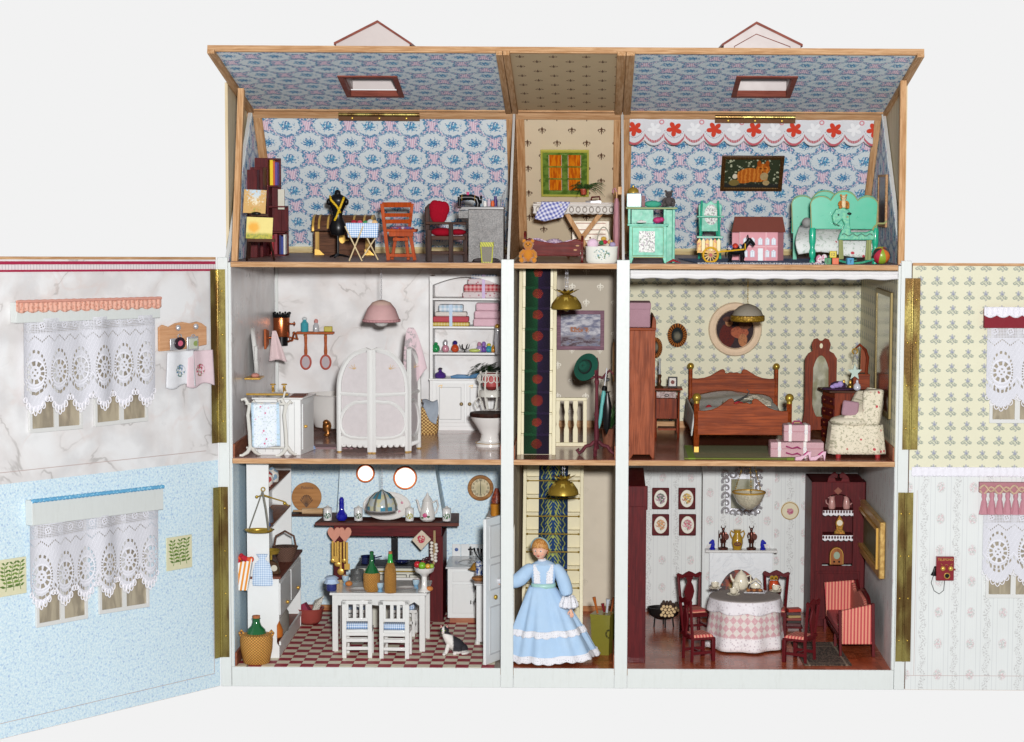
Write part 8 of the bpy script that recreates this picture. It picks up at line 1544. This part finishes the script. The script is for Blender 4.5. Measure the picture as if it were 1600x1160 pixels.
p=at(1234,812,451.6);t=thing('wall_plate','cream wall plate with pink flowers between the lamp and the corner cabinet','plate',p);build(MB().prism(ell(0,14.4,14.4,14.8,36),-2,0),'plate',mat('plate_roses',lambda v,x,y,z:mixc(sm(ab(sq(x*x+(z-15.8)*(z-15.8))-15),1,.4),mixc(sm(sq(x*x+(z-15)*(z-15))+noise(v,4)*5,9.4,7.4),'d6ccb0',mixc(sm(noise(v,3),.45,.55),'a84a6a','c08a94')),'a8844a'),rough=.15,coat=.5),t,bev=.8)
p=Vector((at(1305,960,330).x,330,ZG));Kc=K[0]=kk(330);Hc=dz_(752,330)
t=thing('corner_display_cabinet','tall dark red corner cabinet with an arched niche and scrolled top','cabinet',p)
nz0,nz1=dz_(883,330),dz_(792,330);nx0,nx1=-22,26
niche=[(nx0,nz0),(nx1,nz0),(nx1,nz1)]+[(2+24*cos(radians(a)),nz1+22*sin(radians(a)))for a in range(15,166,15)]+[(nx0,nz1)];N=len(niche)
outer=[(-40,0),(44,0),(44,Hc*.6)]+[(44,Hc)]+[(2+42*cos(radians(a)),Hc)for a in range(30,151,15)]+[(-40,Hc)];outer=(outer+[(-40,Hc*.6)]*20)[:N]if len(outer)<N else outer[:N]
build(MB().frame([(-40,0),(44,0),(44,nz1)]+[(2+min(1,max(-1,1.5*cos(radians(a))))*42,Hc)for a in range(15,166,15)]+[(-40,nz1)],niche,0,4),'front',darkred,t,bev=.4)
build(B(nx0-12,nx1+16,34,36,nz0-2,Hc-6),'niche_back',darkred,t);build(MB().prism([(44,2),(58,24),(58,110),(54,110),(42,6)],0,Hc,'z'),'side',darkred,t,bev=.5);build(B(-40,-37,3,100,0,Hc),'side',darkred,t);build(B(-39,45,4,100,Hc-3,Hc),'top',darkred_x,t)
build(MB().prism([(-16,Hc),(-14,Hc+8),(-8,Hc+14),(-4,Hc+16),(1,Hc+12),(0,Hc+6),(-4,Hc+7),(-2,Hc+2),(6,Hc+2),(8,Hc+7),(4,Hc+6),(3,Hc+12),(8,Hc+16),(12,Hc+14),(18,Hc+8),(20,Hc)],-1,3),'scroll_top',darkred_x,t,bev=.7)
m_lc=mat('shelf_lace',lambda v,x,y,z:('dcdade',{'alpha':1-sm(sq((fr(x/5)-.5)*(fr(x/5)-.5)*25+(fr((z)/9)-.5)*(fr(z/9)-.5)*30),1.9,1.3),'height':noise(v,2)}),rough=.9)
for zz in(dz_(797,330),dz_(836,330)):
 build(B(nx0-1,nx1+1,3,34,zz-1.5,zz+1),'shelf',darkred_x,t);build(MB().sheet(lambda u,v:(nx0+(nx1-nx0)*u,-.8,zz+1-v*(7+2.2*abs(sin(u*18)))),90,5),'shelf_lace',m_lc,t,solid=.5)
build(B(-34,38,-.8,0,12,nz0-8).v and MB().frame([(-34,12),(38,12),(38,nz0-8),(-34,nz0-8)],[(-30,16),(34,16),(34,nz0-12),(-30,nz0-12)],-1.5,0),'door_moulding',darkred,t,bev=.4);build(MB().ball((0,-3,nz0-28),2,8,6),'knob',brass2,t)
build(MB().prism([(-5,Hc-14),(1.5,Hc-8),(8,Hc-14),(1.5,Hc-20)],-.6,0),'diamond',pl('inlay','7a3a24'),t)
pz=lambda zz:ZG+(zz+1.2)*Kc
pkj=pl('pink_jug','b98a84',rough=.3,coat=.3)
for dx,lb,sg in((-6,'tall pink jug with its handle towards the flower prints',-1),(17,'tall pink jug nearest the side wall in the corner cabinet',1)):
 t2=thing('pink_jug',lb,'jug',Vector((p.x+dx*Kc,348,pz(dz_(797,330)))),group='pink jugs in the corner cabinet');build(MB().lathe([(5,0),(6,4),(5,12),(4,17),(5,20)],18),'body',pkj,t2);build(MB().tube([(4*sg,0,17),(10*sg,0,18),(9*sg,0,9),(5*sg,0,6)],1,7),'handle',pkj,t2)
t2=thing('gilt_clock','small ornate gilt mantel clock on the middle shelf of the corner cabinet','clock',Vector((p.x+6*Kc,344,pz(dz_(836,330)))));build(MB().prism([(-9,0),(-8,5),(-5,7),(-6,14),(-7,18),(-4,24),(-2,27),(0,31),(2,27),(4,24),(7,18),(6,14),(5,7),(8,5),(9,0)],-3,3),'case',mat('gilt_flower_case',lambda v,x,y,z:mixc(sm(noise(v,3),.45,.6),'8a6a2a','c0803a'),rough=.3,metal=.6),t2,bev=.8);build(MB().prism(ell(0,18,4.6,4.6,18),-3.8,-3),'dial',cream_china,t2)
t2=thing('cathedral_radio','small arched wooden radio on the bottom shelf of the corner cabinet','radio',Vector((p.x+2*Kc,344,ZG+nz0*Kc+.3)));build(MB().prism([(-11,0),(11,0),(11,15)]+arc(0,15,11,13,0,180,12)[1:-1]+[(-11,15)],-4,6),'case',wood('radio_wood','a5683c','84502c','z',2),t2,bev=.8)
build(MB().tube([(-10,-4.2,1)]+[(a,-4.2,b)for a,b in arc(0,15,10,12,180,0,12)]+[(10,-4.2,1)],.6,5),'gilt_edge',gold,t2);build(MB().ball((-4,-4.5,5),1.6).ball((4,-4.5,5),1.6),'dials',black,t2);build(MB().prism(ell(0,15,5,6,16),-4.6,-4),'grille',pl('grille_green','8a9a84'),t2)
a1,a2=atX(1347,782,1063.5),atX(1385,807,1063.5);a3=atX(1347,857,1063.5);t=thing('gilt_picture','heavy gilt framed picture hung on the dining room side wall','picture',(1063.2,(a1.y+a2.y)/2,a3.z),k=1)
hy=abs(a1.y-a2.y)/2;gz_=(a1.z+a2.z)/2-a3.z
build(MB().frame([(-hy,0),(hy,0),(hy,gz_),(-hy,gz_)],[(-hy+26,18),(hy-26,18),(hy-26,gz_-18),(-hy+26,gz_-18)],-10,-.3,'x'),'frame',mat('wide_gilt',lambda v,x,y,z:mixc(sm(noise(v,6),.4,.6),'b08a4a','c9a663'),rough=.35,metal=.4),t,bev=2);build(B(-4,-1,-hy+24,hy-24,16,gz_-16),'canvas',pl('dim_landscape','5a5a34',var=.4,vs=20),t);build(MB().frame([(-hy+20,13),(hy-20,13),(hy-20,gz_-13),(-hy+20,gz_-13)],[(-hy+25,18),(hy-25,18),(hy-25,gz_-18),(-hy+25,gz_-18)],-13,-9.8,'x'),'inner_rim',gold,t)
stripe=lambda nm,ax:mat(nm,lambda v,x,y,z:mixc(sm(sn((x if ax=='x' else y)*1.15),-.15,.15),'b5454a','d89078'),rough=.7,var=.04)
str_x,str_y=stripe('coral_stripe_x','x'),stripe('coral_stripe_y','y')
def dchair(p,label,rz):
 t=thing('dining_chair',label,'chair',p,rz,group='dining chairs at the tea table');K[0]*=1.17;m=pl('oxblood_wood','561016',rough=.45,spec=.3,var=.08)
 build(MB().prism([(-19,0),(19,0),(16,34),(-16,34)],30,33,'z'),'seat_frame',m,t,bev=.6);build(MB().hexa([(-18,1,33),(18,1,33),(15,33,33),(-15,33,33)],[(-15,4,37),(15,4,37),(13,30,37),(-13,30,37)]),'seat_pad',str_y,t,bev=1)
 for sg in(-1,1):
  build(MB().prism([(sg*17-2.4,0),(sg*17+2.4,0),(sg*17+2.4,31),(sg*17-2.4,31)],0,5),'leg',m,t,bev=.5)
  build(MB().tube([(sg*14,33,0),(sg*14,32,30),(sg*15,34,50),(sg*17,37,80)],[2.4,2.4,2.2,2.2],6),'leg',m,t)
  build(MB().box(sg*15-1.4,sg*15+1.4,3,33,10,14),'stretcher',m,t)
 build(B(-14,14,17,20,10,13),'stretcher',m,t);build(MB().prism([(-17,27),(17,27),(17,31),(-17,31)],1.0,4),'front_rail',m,t)
 bk=[(-18,78),(-20,84),(-17,86),(-10,83),(-5,86),(0,88),(5,86),(10,83),(17,86),(20,84),(18,78),(10,78),(5,80),(-5,80),(-10,78)]
 build(MB().prism(bk,35.5,38.5),'crest_rail',m,t,bev=.5)
 sp=[(-4,36),(-3,42),(-6,50),(-8,58),(-6,66),(-3,72),(-6,80),(6,80),(3,72),(6,66),(8,58),(6,50),(3,42),(4,36)];build(MB().prism(sp,35,37.6),'back_splat',m,t,bev=.5);build(B(-15,15,33.5,36.5,34,38),'back_rail',m,t)
 return t
ca=dchair(DG(1110,40),'dark red dining chair at the front of the tea table nearest the flower prints',62)
ca.rotation_euler[2]=radians(28);ca.location=Vector((at(1098,1015,70).x,62,ZG))*S
# ---- placed by their back feet: back of each chair is turned towards the viewer or the room
def setc(c,px,py,Y,rz):c.location=Vector((at(px,py,Y).x,Y,ZG))*S;c.rotation_euler[2]=radians(rz)
setc(ca,1109,985,78,112)
cb=dup(ca,(0,0,0),0,'dark red dining chair at the front of the tea table nearest the striped sofa');setc(cb,1232,985,72,-122)
cc=dup(ca,(0,0,0),0,'dark red dining chair behind the tea table on the fireplace log basket side');setc(cc,1092,930,250,20)
cd=dup(ca,(0,0,0),0,'dark red dining chair behind the tea table in front of the corner cabinet');setc(cd,1208,930,262,-12)
p=DG(1164,170);K[0]=kk(170);zT2=dz_(930,170);Kt=K[0]
t=thing('tea_table','round tea table hidden under its cloths','table',p);build(MB().lathe([(52,zT2-4),(53,zT2-1)],40),'table_top',maho_x,t);build(MB().cyl((0,0,0),(0,0,zT2-4),5),'pedestal',maho,t)
def harl(v,x,y,z):
 a=at2(y,x)*62;u=a*.0411;w_=z*.037;d1=fr(u+w_);d2=fr(u-w_);k1=sm(ab(d1-.5),.24,.26);k2=sm(ab(d2-.5),.24,.26);m=ab(k1-k2);c=mixc(m,'c99ca2','d6cec8');c=mixc(sm(noise(v,1.8,3),.45,.62)*.3,c,'e2dada');return mixc(sm(z,27,23),c,mixc(sm(voro(v,4.5),.4,.2),'e6e2e4','c9c0c6'))
tc=MB().sheet(lambda u,v:((53+9*v+3.6*sin(8*2*pi*u)*v)*cos(2*pi*u),(53+9*v+3.6*sin(8*2*pi*u)*v)*sin(2*pi*u),zT2-v*(zT2-3)),160,14);t=solo(tc,'tablecloth',mat('harlequin_lace',harl,rough=.95,bump=.7,bs=.9),'long pink and white diamond lace tablecloth on the round tea table','tablecloth',p,solid=.8)
def topc(u,v):
 a=2*pi*u;
 if v<.62:r=56*v/.62;return(r*cos(a),r*sin(a),zT2+.6)
 w_=(v-.62)/.38;r=56+4*w_+2.4*sin(8*a)*w_;return(r*cos(a),r*sin(a),zT2+.6-w_*(18+4*abs(sin(4*a))))
solo(MB().sheet(topc,160,22),'top_cloth',mat('grey_lace_cloth',lambda v,x,y,z:(mixc(sm(z,zT2*1.05-2.0,zT2*1.05+.3),mixc(sm(voro(v,5),.4,.2),'e0dce0','c9c2c8'),mixc(noise(v,3,4,.7),'8d8480','a59c98')),{'height':voro(v,4),'bump':.6}),rough=.95),'grey and white lace top cloth over the tea table','tablecloth',p,solid=.8)
zTT=ZG+(zT2+1.2)*Kt
def T2(px,py):q=fl(px,py,zTT);q.y=min(max(q.y,125),222);r=at(px,py,q.y);return Vector((r.x,q.y,zTT))
cch=cream_china
t=thing('teapot','cream china teapot with a tall lid on the tea table','teapot',T2(1158,915));build(MB().lathe([(7,0),(11,4),(12,12),(9,20),(7,24)],24),'body',cch,t);build(MB().lathe([(7,24),(4,27),(1.6,29),(.4,31)],16),'lid',cch,t);build(MB().tube([(-9,0,9),(-15,0,16),(-17,0,23)],[2.6,1.8,1.4],8),'spout',cch,t);build(MB().tube([(8,0,20),(15,0,22),(15,0,12),(10,0,7)],1.4,8),'handle',cch,t)
t=thing('sugar_bowl','cream lidded sugar bowl behind the cake tray','sugar bowl',T2(1181,918));build(MB().lathe([(6,0),(9,3),(9.4,9),(7,13)],20),'body',cch,t);build(MB().lathe([(7,13),(3,16),(.6,18)],14),'lid',cch,t)
t=thing('milk_jug','small cream milk jug in front of the teapot','jug',T2(1150,922));build(MB().lathe([(4.6,0),(6.4,4),(5,10),(5.8,13)],18),'body',cch,t);build(MB().tube([(5,0,11),(9,0,10),(6,0,4)],.9,7),'handle',cch,t)
for i,(px,py,lb)in enumerate(((1117,914,'cream teacup and saucer at the log basket side of the tea table'),(1146,930,'cream teacup and saucer at the front of the tea table'),(1212,925,'cream teacup and saucer beside the orange jar'))):
 t=thing('teacup',lb,'teacup',T2(px,py),group='teacups and saucers');build(MB().lathe([(5,0),(10,1.6),(10.4,2.2),(5,1.2)],24,caps=False),'saucer',cch,t,solid=.4);build(MB().lathe([(3,1.4),(5.4,5),(6.2,10),(5.6,10),(4.4,4)],20,caps=False),'cup',cch,t,solid=.4);build(MB().tube([(5.6,0,8.6),(9,0,7.6),(5.4,0,4)],.8,6),'handle',cch,t)
t=thing('cake_tray','silver handled tray of small cakes on the tea table','tray',T2(1181,926));build(MB().prism([(-20,-8),(14,-10),(20,6),(-14,10)],0,2,'z'),'tray',silver,t,bev=.6);build(MB().tube([(-12,3,2),(-8,2,13),(0,0,19),(8,-2,13),(12,-4,2)],.7,6),'handle',silver,t)
for i in range(6):build(MB().ball((-12+4.6*i,-2+3*(i%2),4),(3.4,3,2.4),10,6),'cake',pl(('cake_a','cake_b')[i%2],('a5683a','6a3a24')[i%2],rough=.7),t)
lat('orange_jar',pl('orange_glaze','b5441e',rough=.2,coat=.5),'orange red jar on the tea table near the rear chair','jar',T2(1209,912),[(7.6,0),(8,2),(7.6,12),(6,14)]);t=thing('yellow_owl','ochre yellow owl shaped ornament on the orange jar','ornament',T2(1209,912)+Vector((0,0,15)));build(MB().ball((-3,0,4),3.8).ball((3,0,4),3.8),'body',vy,t);build(MB().ball((-3,-3,4),1.5).ball((3,-3,4),1.5),'eyes',black,t)
p=DG(1342,92);K[0]=kk(92)
t=thing('striped_sofa','small sofa in coral and cream stripes with a dark red frame along the side wall','sofa',p);m=MATS['oxblood_wood'];zz=lambda py:dz_(py,92)
Lf=195;t.rotation_euler[2]=radians(1.2)
build(MB().hexa([(-26,0,20),(22,0,20),(22,8,20),(-26,8,20)],[(-27,0,74),(20,0,84),(20,8,84),(-27,8,74)]),'arm',str_x,t,bev=1.5)
build(MB().hexa([(-30,-1,0),(-26,-1,0),(-26,5,0),(-30,5,0)],[(-32,-1,74),(-27,-1,74),(-27,5,74),(-32,5,74)]),'arm_post',m,t,bev=.6);build(MB().hexa([(22,-1,0),(27,-1,0),(27,5,0),(22,5,0)],[(20,-1,86),(25,-1,86),(25,5,86),(20,5,86)]),'arm_post',m,t,bev=.6)
build(B(-27,24,8,Lf,20,26),'seat_frame',m,t,bev=.5);build(B(-26,18,8,Lf-4,26,38),'seat_cushion',mat('rose_seat',lambda v,x,y,z:mixc(sm(sn(y*1.0),-.3,.3)*.35,'a8484e','c4706a'),rough=.8),t,bev=2.5)
build(MB().prism([(0,24),(Lf,24),(Lf,88),(Lf-20,92),(Lf-34,84),(Lf-50,80),(Lf*.52,92),(50,88),(30,78),(0,84)],20,25,'x'),'back_frame',m,t,bev=.8);build(MB().prism([(6,26),(Lf-4,26),(Lf-6,84),(Lf-22,86),(Lf-36,78),(Lf-50,76),(Lf*.52,87),(50,83),(30,74),(6,80)],14,20,'x'),'back_pad',str_y,t,bev=2)
build(MB().hexa([(-26,Lf-6,26),(20,Lf-6,26),(20,Lf,26),(-26,Lf,26)],[(-30,Lf-6,84),(22,Lf-6,88),(22,Lf,88),(-30,Lf,84)]),'arm',str_x,t,bev=1.5)
for x,y in((-28,Lf-4),(24,Lf-4),(-27,70)):build(B(x-2,x+2,y,y+4,0,22),'leg',m,t)
t=thing('open_book','open book with a bookmark lying on the striped sofa seat','book',p+Vector((-8,66,39.2*K[0])));build(MB().hexa([(-18,-4,0),(0,-6,0),(16,-2,4),(-2,8,0)],[(-18,-4,1.5),(0,-6,2),(16,-2,6),(-2,8,2)]),'pages',pl('page_cream','b9a888'),t);build(B(-14,6,-5,-3,2,2.8),'bookmark',gold,t)
drug=mat('dark_persian_weave',lambda v,x,y,z:mixc(mx(sm(ab(ab(x)-30),2,1),sm(ab(ab(y-75)-62),2,1)),mixc(sm(noise(vscale(v,2,1,1),5,4,.7),.47,.54),'2c2622','6e5a4c'),'8a7a68'),rough=1,bump=.6)
solo(B(-38,38,0,170,0,1.6),'dark_rug',drug,'dark patterned rug in front of the striped sofa','rug',Vector((at(1300,1034,26).x-6,26,ZG+.2)),rz=2,bev=.3)
t_=Vector((at(1240,955,300).x,300,ZG))
for i,(w_,h,c,nm)in enumerate([(24,5,'4a1a1c','dark red'),(22,4,'2c2420','black'),(24,4,'7a2a22','rust'),(20,4,'a08a5a','tan'),(22,5,'3a1a1c','maroon'),(21,5,'a83020','bright red')]):
 solo(B(-w_/2,w_/2,-8,8,0,h),'stacked_book',pl('bk_'+c,c,rough=.5),nm+' book '+('at the bottom of' if i==0 else 'on top of' if i==5 else 'within')+' the stack behind the striped sofa','book',t_+Vector((0,0,8+sum((5.2,4.2,4.2,4.2,5.2,5.2)[:i])*1.09)),rz=(-6,5,0,8,-4,12)[i],bev=.4)
t=thing('book_stool','low dark stool under the stack of books','stool',t_);build(B(-14,14,-9,9,4,7.4),'seat',darkred_x,t,bev=.4)
for x in(-11,11):build(B(x-1.5,x+1.5,-7,7,0,4),'leg',darkred,t)
# ================================================================ things on the left door
def DLpt(px,py,off):x,z=ld(px,py,off);return x,z
def ldthing(name,label,cat,px,py,off=1.0,group=None):
 x,z=ld(px,py,off);t=thing(name,label,cat,lw(x,z,off),rz=TH,group=group,k=1);return t,x,z
def loops(o,W_,H,n,dp_,am,sl):
 mb=MB();N=int(n*7)
 for i in range(N):
  u=(i+.5)/N;f=abs(2*((u*n)%1)-1);z=-(H-dp_*f**1.8+am)+sl*u*W_;y=2.6*sin(u*n*pi+.6)+1.2*sin(u*31)+1.5;r=W_/N*.5;l=3.2+3.4*(1-f)
  mb.torus((u*W_,y,z+1.5),r,.85,'y',12,5,sz=l/r)
 tag(build(mb,'thread_loops',lace_w,o,k=1),kind='stuff')
def curtainL(name,label,c0,c1,c2,n,off=11):
 (x0,z0),(x1,z1),(x2,z2)=ld(*c0,off),ld(*c1,off),ld(*c2,off);W_=x1-x0;H=z0-z2;sl=(z1-z0)/W_;p_=W_/n
 m=lacecloth(name+'_lace',p_,H,netH=H*.17,cv=H*.60)
 mb=MB().sheet(lambda u,v:(u*W_,2.6*sin(u*n*2*pi*.5+.6)+1.2*sin(u*31)+1.5*v,-v*(H-22*abs(2*((u*n)%1)-1)**1.8+4.2*abs(sin(u*n*pi*7)))),260,30)
 o=build(mb,name,m,k=1);o.location=lw(x0,z0,off)*S
 shear=Matrix(((1,0,0),(0,1,0),(sl,0,1)));o.data.transform(shear.to_4x4());o.rotation_euler=(0,0,radians(TH));loops(o,W_,H,n,22,4.2,sl);return tag(o,label,'curtain')
curtainL('lace_curtain','white lace cafe curtain below the salmon trimmed pelmet on the marble papered door',(38,499),(243,492),(38,642),6)
curtainL('lace_curtain','white lace cafe curtain below the blue trimmed pelmet on the blue papered door',(48,822),(248,792),(54,946),6)
def pelmetL(name,label,tl,tr,bl,depth=12):
 (x0,z0),(x1,z1),(x2,z2)=ld(*tl,depth),ld(*tr,depth),ld(*bl,depth)
 t=thing(name,label,'pelmet',lw(x0,z2,0),rz=TH,k=1);W_,H=x1-x0,z0-z2;s_=(z1-z0)/W_
 build(MB().hexa([(0,-depth,0),(W_,-depth,s_*W_),(W_,-.1,s_*W_),(0,-.1,0)],[(0,-depth,H),(W_,-depth,H+s_*W_),(W_,-.1,H+s_*W_),(0,-.1,H)]),'box',white,t,bev=.5);return t,W_,H,s_
t,W_,H,s_=pelmetL('window_pelmet','white box pelmet with a salmon pink crocheted edging on the marble papered door',(25,473),(250,467),(28,505))
sal=mat('salmon_crochet',lambda v,x,y,z:(mixc(sm(voro(v,4),.45,.25),'d8a592','c48672'),{'height':voro(v,4),'bump':1}),rough=.9,var=.1,vs=3)
build(MB().sheet(lambda u,v:(u*W_*1.01-1,-13.2-.6*sin(u*200),H+s_*u*W_+3-v*(15+3.2*abs(sin(u*44)))),300,6),'crochet_edging',sal,t,solid=1);build(MB().tube([(u*W_/40,-14.2,H+s_*u*W_/40+1+(u%2)*.6)for u in range(41)],2.2,7),'braid',pl('salmon_braid','cf9484',rough=.8,bump=.6),t)
t,W_,H,s_=pelmetL('window_pelmet','white box pelmet with a bright blue braid on the blue papered door',(50,783),(255,760),(50,822),14)
build(MB().tube([(u*W_/70,-14.4,H+s_*u*W_/70-1+(u%2)*1.0)for u in range(71)],2.9,7),'braid',mat('blue_braid',lambda v,x,y,z:(mixc(sm(voro(v,4),.4,.2),'5fa3cc','9fd0e4'),{'height':voro(v,4),'bump':.8}),rough=.8),t)
t,x0,z0=ldthing('towel_board','scalloped light wood board with two pegs on the marble papered door','peg board',284,550,.5)
(xa,za),(xb,zb2)=ld(249,535,.5),ld(323,543,.5)
w2=(xb-xa)/2;bw_=wood('board_light','d0a27c','bd8c66','x',4)
build(MB().prism([(-w2,4),(-w2,40),(-w2*.85,44),(-w2*.6,40),(-w2*.3,45),(0,46),(w2*.3,43),(w2*.6,45),(w2*.8,42),(w2,36),(w2,8),(0,4)],-4,0),'board',bw_,t,bev=.8)
for x in(-w2*.3,w2*.45):build(MB().ball((x,-8,38),(4.6,4,4.4),14,10).cyl((x,-4,38),(x,-8,38),2),'peg_knob',silver,t)
for i,(px,c,lb)in enumerate(((276,'2a1c26','oval silver locket with a pink rose hanging on the towel board'),(301,'b9bdb0','square silver locket with a green sprig hanging on the towel board'))):
 q=ld(px,545,8);t2=thing('silver_locket',lb,'locket',lw(q[0],q[1],8),rz=TH,group='silver lockets',k=1);t2.scale[0]=1.25;build(B(-11,9,-2.5,0,-3,19)if i else B(-12,2,-2,0,-2,16),'plate',silver,t2,bev=2);build(MB().prism(ell(3 if not i else-1,8,9,9.6,22),-4.6,-2.2)if not i else B(-8,6,-3.4,-2,0,16),'picture',mat('rose_locket'+str(i),lambda v,x,y,z:mixc(sm(sq((x-3)*(x-3)+(z-8)*(z-8)),4.6,3.8),c,('c9607a','8a9a5a')[i]),rough=.3),t2,bev=.4);build(MB().torus((3 if not i else-1,-3,19),3,.8,'y',12,5),'ring',silver,t2)
for i,(px,py,ml,w_,lb)in enumerate(((280,549,('d9dade','5f7fa8'),48,'white hand towel embroidered with a blue flower'),(311,548,('d8c2c8','b5305a'),46,'pale pink hand towel embroidered with red flowers'))):
 q=ld(px,py,6);solo(MB().sheet(lambda u,v:((u-.5)*w_*(1.15+.15*v),-1.5*sin(u*8)-2,-v*(54+3*sin(u*7))),20,16),'embroidered_towel',mat('emb_'+ml[1],(lambda a,b:lambda v,x,y,z:mixc(sm(sq(x*x*.4+(z+30)*(z+30)*.5),7.5,6)*sm(noise(v,3),.42,.5),a,mixc(sm(noise(v,2.4),.45,.55),b,'5a7a44')))(*ml),rough=1,bump=.7),lb,'towel',lw(q[0],q[1],6),rz=TH,k=1,solid=1.6)
for i,(c,lb,sd)in enumerate((((260,299,838,893),'small framed herb print nearer the brass hinge on the blue papered door',1),((-3,40,873,934),'small framed herb print at the outer edge of the blue papered door',2))):
 (x0,z0),(x1,z1)=ld(c[0],c[3],1),ld(c[1],c[2],1);zz0=ld(c[1],c[3]-(5 if i==0 else 4),1)[1]
 t=thing('herb_print',lb,'picture',lw(x0,z0,.6),rz=TH,group='herb prints',k=1);W_=x1-x0;H=ld(c[0],c[2]+3,1)[1]-z0
 build(MB().hexa([(0,-1.6,0),(W_,-1.6,-W_*SH),(W_,0,-W_*SH),(0,0,0)],[(0,-1.6,H),(W_,-1.6,H-W_*SH),(W_,0,H-W_*SH),(0,0,H)]),'card',pl('card_cream','d3cfae',rough=.5),t,bev=.4);rnd=random.Random(sd)
 for s_ in range(3):
  bx=W_*(.25+.25*s_);pts=[(bx+2*sin(k_*.9+s_),-1.8,6+k_*(H-14)/7)for k_ in range(8)];st=build(MB().tube(pts,.6,4),'stem',pl('herb_green','5a7434',rough=.6),t)
  for k_ in range(1,8):
   for sg in(-1,1):a=pts[k_];L=rnd.uniform(6,10)*(1.1-k_*.06)*1.3;build(MB().add([a,(a[0]+sg*L*.5,-2,a[2]+3.4),(a[0]+sg*L,-2,a[2]+3),(a[0]+sg*L*.5,-2,a[2]-.6)],[(0,1,2,3)]),'leaf',(pl('herb_leaf','6f8a3c',rough=.6),pl('herb_green',''))[k_%2],st,k=1)
# ================================================================ things on the right door
def R_at(px,py,Y=-5):return at(px,py,Y)
def curtainR(label,px0,py0,py1,Wpx,n,nm):
 p=R_at(px0,py0,-14);q=R_at(px0,py1,-14);W_=R_at(px0+Wpx,py0,-14).x-p.x;H=p.z-q.z
 mb=MB().sheet(lambda u,v:(u*W_,2.2*sin(u*n*pi*2*.5+.6)+1.0*sin(u*31),-v*(H-20*abs(2*((u*n)%1)-1)**1.8+4.0*abs(sin(u*n*pi*7)))),260,30)
 o=build(mb,'lace_curtain',lacecloth(nm,W_/n,H,netH=H*.16,cv=H*.58),k=1);o.location=p*S;loops(o,W_,H,n,20,4.0,0);return tag(o,label,'curtain')
curtainR('white lace cafe curtain below the dark red pelmet on the sprig papered door',1543,508,634,203,4.2,'lace_r1')
curtainR('white lace cafe curtain below the pink tassel fringe on the stripe papered door',1537,800,908,203,4.2,'lace_r2')
p=R_at(1536,512,-4.4);t=thing('window_pelmet','dark red box pelmet with a white lace edging on the sprig papered door','pelmet',p,k=1)
build(B(0,212,-12,-.1,0,30),'box',pl('wine_cloth','7a1626',rough=.8),t,bev=.6);build(MB().sheet(lambda u,v:(-1+u*214,-12.8-.5*sin(u*160),33-v*(13+4*abs(sin(u*34)))),300,6),'lace_edging',lt,t,solid=.8)
p=R_at(1528,802,-4.4);t=thing('tassel_fringe','dusty pink tassel fringe with a beige looped braid over the lower window','fringe',p,k=1);tp_=mat('tassel_pink',lambda v,x,y,z:(mixc(noise(vscale(v,3,3,.3),3),'a8707c','c9929c'),{'height':noise(vscale(v,4,4,.2),2),'bump':1}),rough=.95)
build(B(0,212,-10,-.1,34,50),'pelmet_box',pl('rose_band','a8747c',rough=.9),t);build(MB().tube([(i*2.1,-12-1.5*sin(i*1.1),41+5*sin(i*.55))for i in range(101)],1.6,6),'looped_braid',pl('beige_braid','c0a58c',rough=.8),t);build(MB().tube([(i*2.1,-12+1.5*sin(i*1.1),38-5*sin(i*.55))for i in range(101)],1.6,6),'looped_braid',pl('beige_braid',''),t)
for i in range(17):x=7+i*12.4;build(MB().lathe([(7.4,0),(5.6,9),(4,20),(2.6,24),(3.8,29),(3,35)],12,c=(x,-12,0),flute=6,fa=.1,sy=.6),'tassel',tp_,t)
p=R_at(1475,906,-4.4);t=thing('wall_telephone','old dark red wall telephone with brass bells and a black receiver','telephone',p,k=1);tr=pl('phone_red','7c1320',rough=.3,coat=.4)
build(B(-14,14,-9,-.1,0,38),'case',tr,t,bev=.8)
for x in(-3.5,8.5):build(MB().ball((x,-10,19.5),(4,3,4),14,10),'bell',gold,t)
build(MB().lathe([(5,0),(4.4,2),(2.6,3),(3.4,6)],16).v and MB().torus((3,-10,8),4,1,'y',18,6),'mouthpiece_ring',gold,t);build(MB().prism(ell(3,8,3.4,3.4,16),-11,-8),'mouthpiece',black,t);build(MB().cyl((14,-4,17),(17,-4,17),1.6),'crank',tr,t)
K[0]=1;text('TELEFONO',5.2,gold,t,(0.5,-9.3,33.4),.2,sx=.95)
for a,b in(((-10,27),(-6,25)),((0,24.5),(3,26)),((3,26),(6,24.5)),((12,25),(16,27))):build(MB().tube([(a[0]*.7,-9.3,a[1]),(b[0]*.7,-9.3,b[1])],.4,4),'gilt_scroll',gold,t)
build(MB().tube([(-16,-6,20),(-17,-6,14),(-18,-6,8)],[1.6,2.4,4.6],12).ball((-15.5,-6,21),(1.8,1.8,1.8)),'receiver',black,t);build(MB().tube([(-18,-6,7),(-21,-5,-4),(-16,-5,-17),(-8,-5,-22),(-1,-5,-16),(0,-5,-2),(-1,-5,1)],.55,6),'cord',black,t)
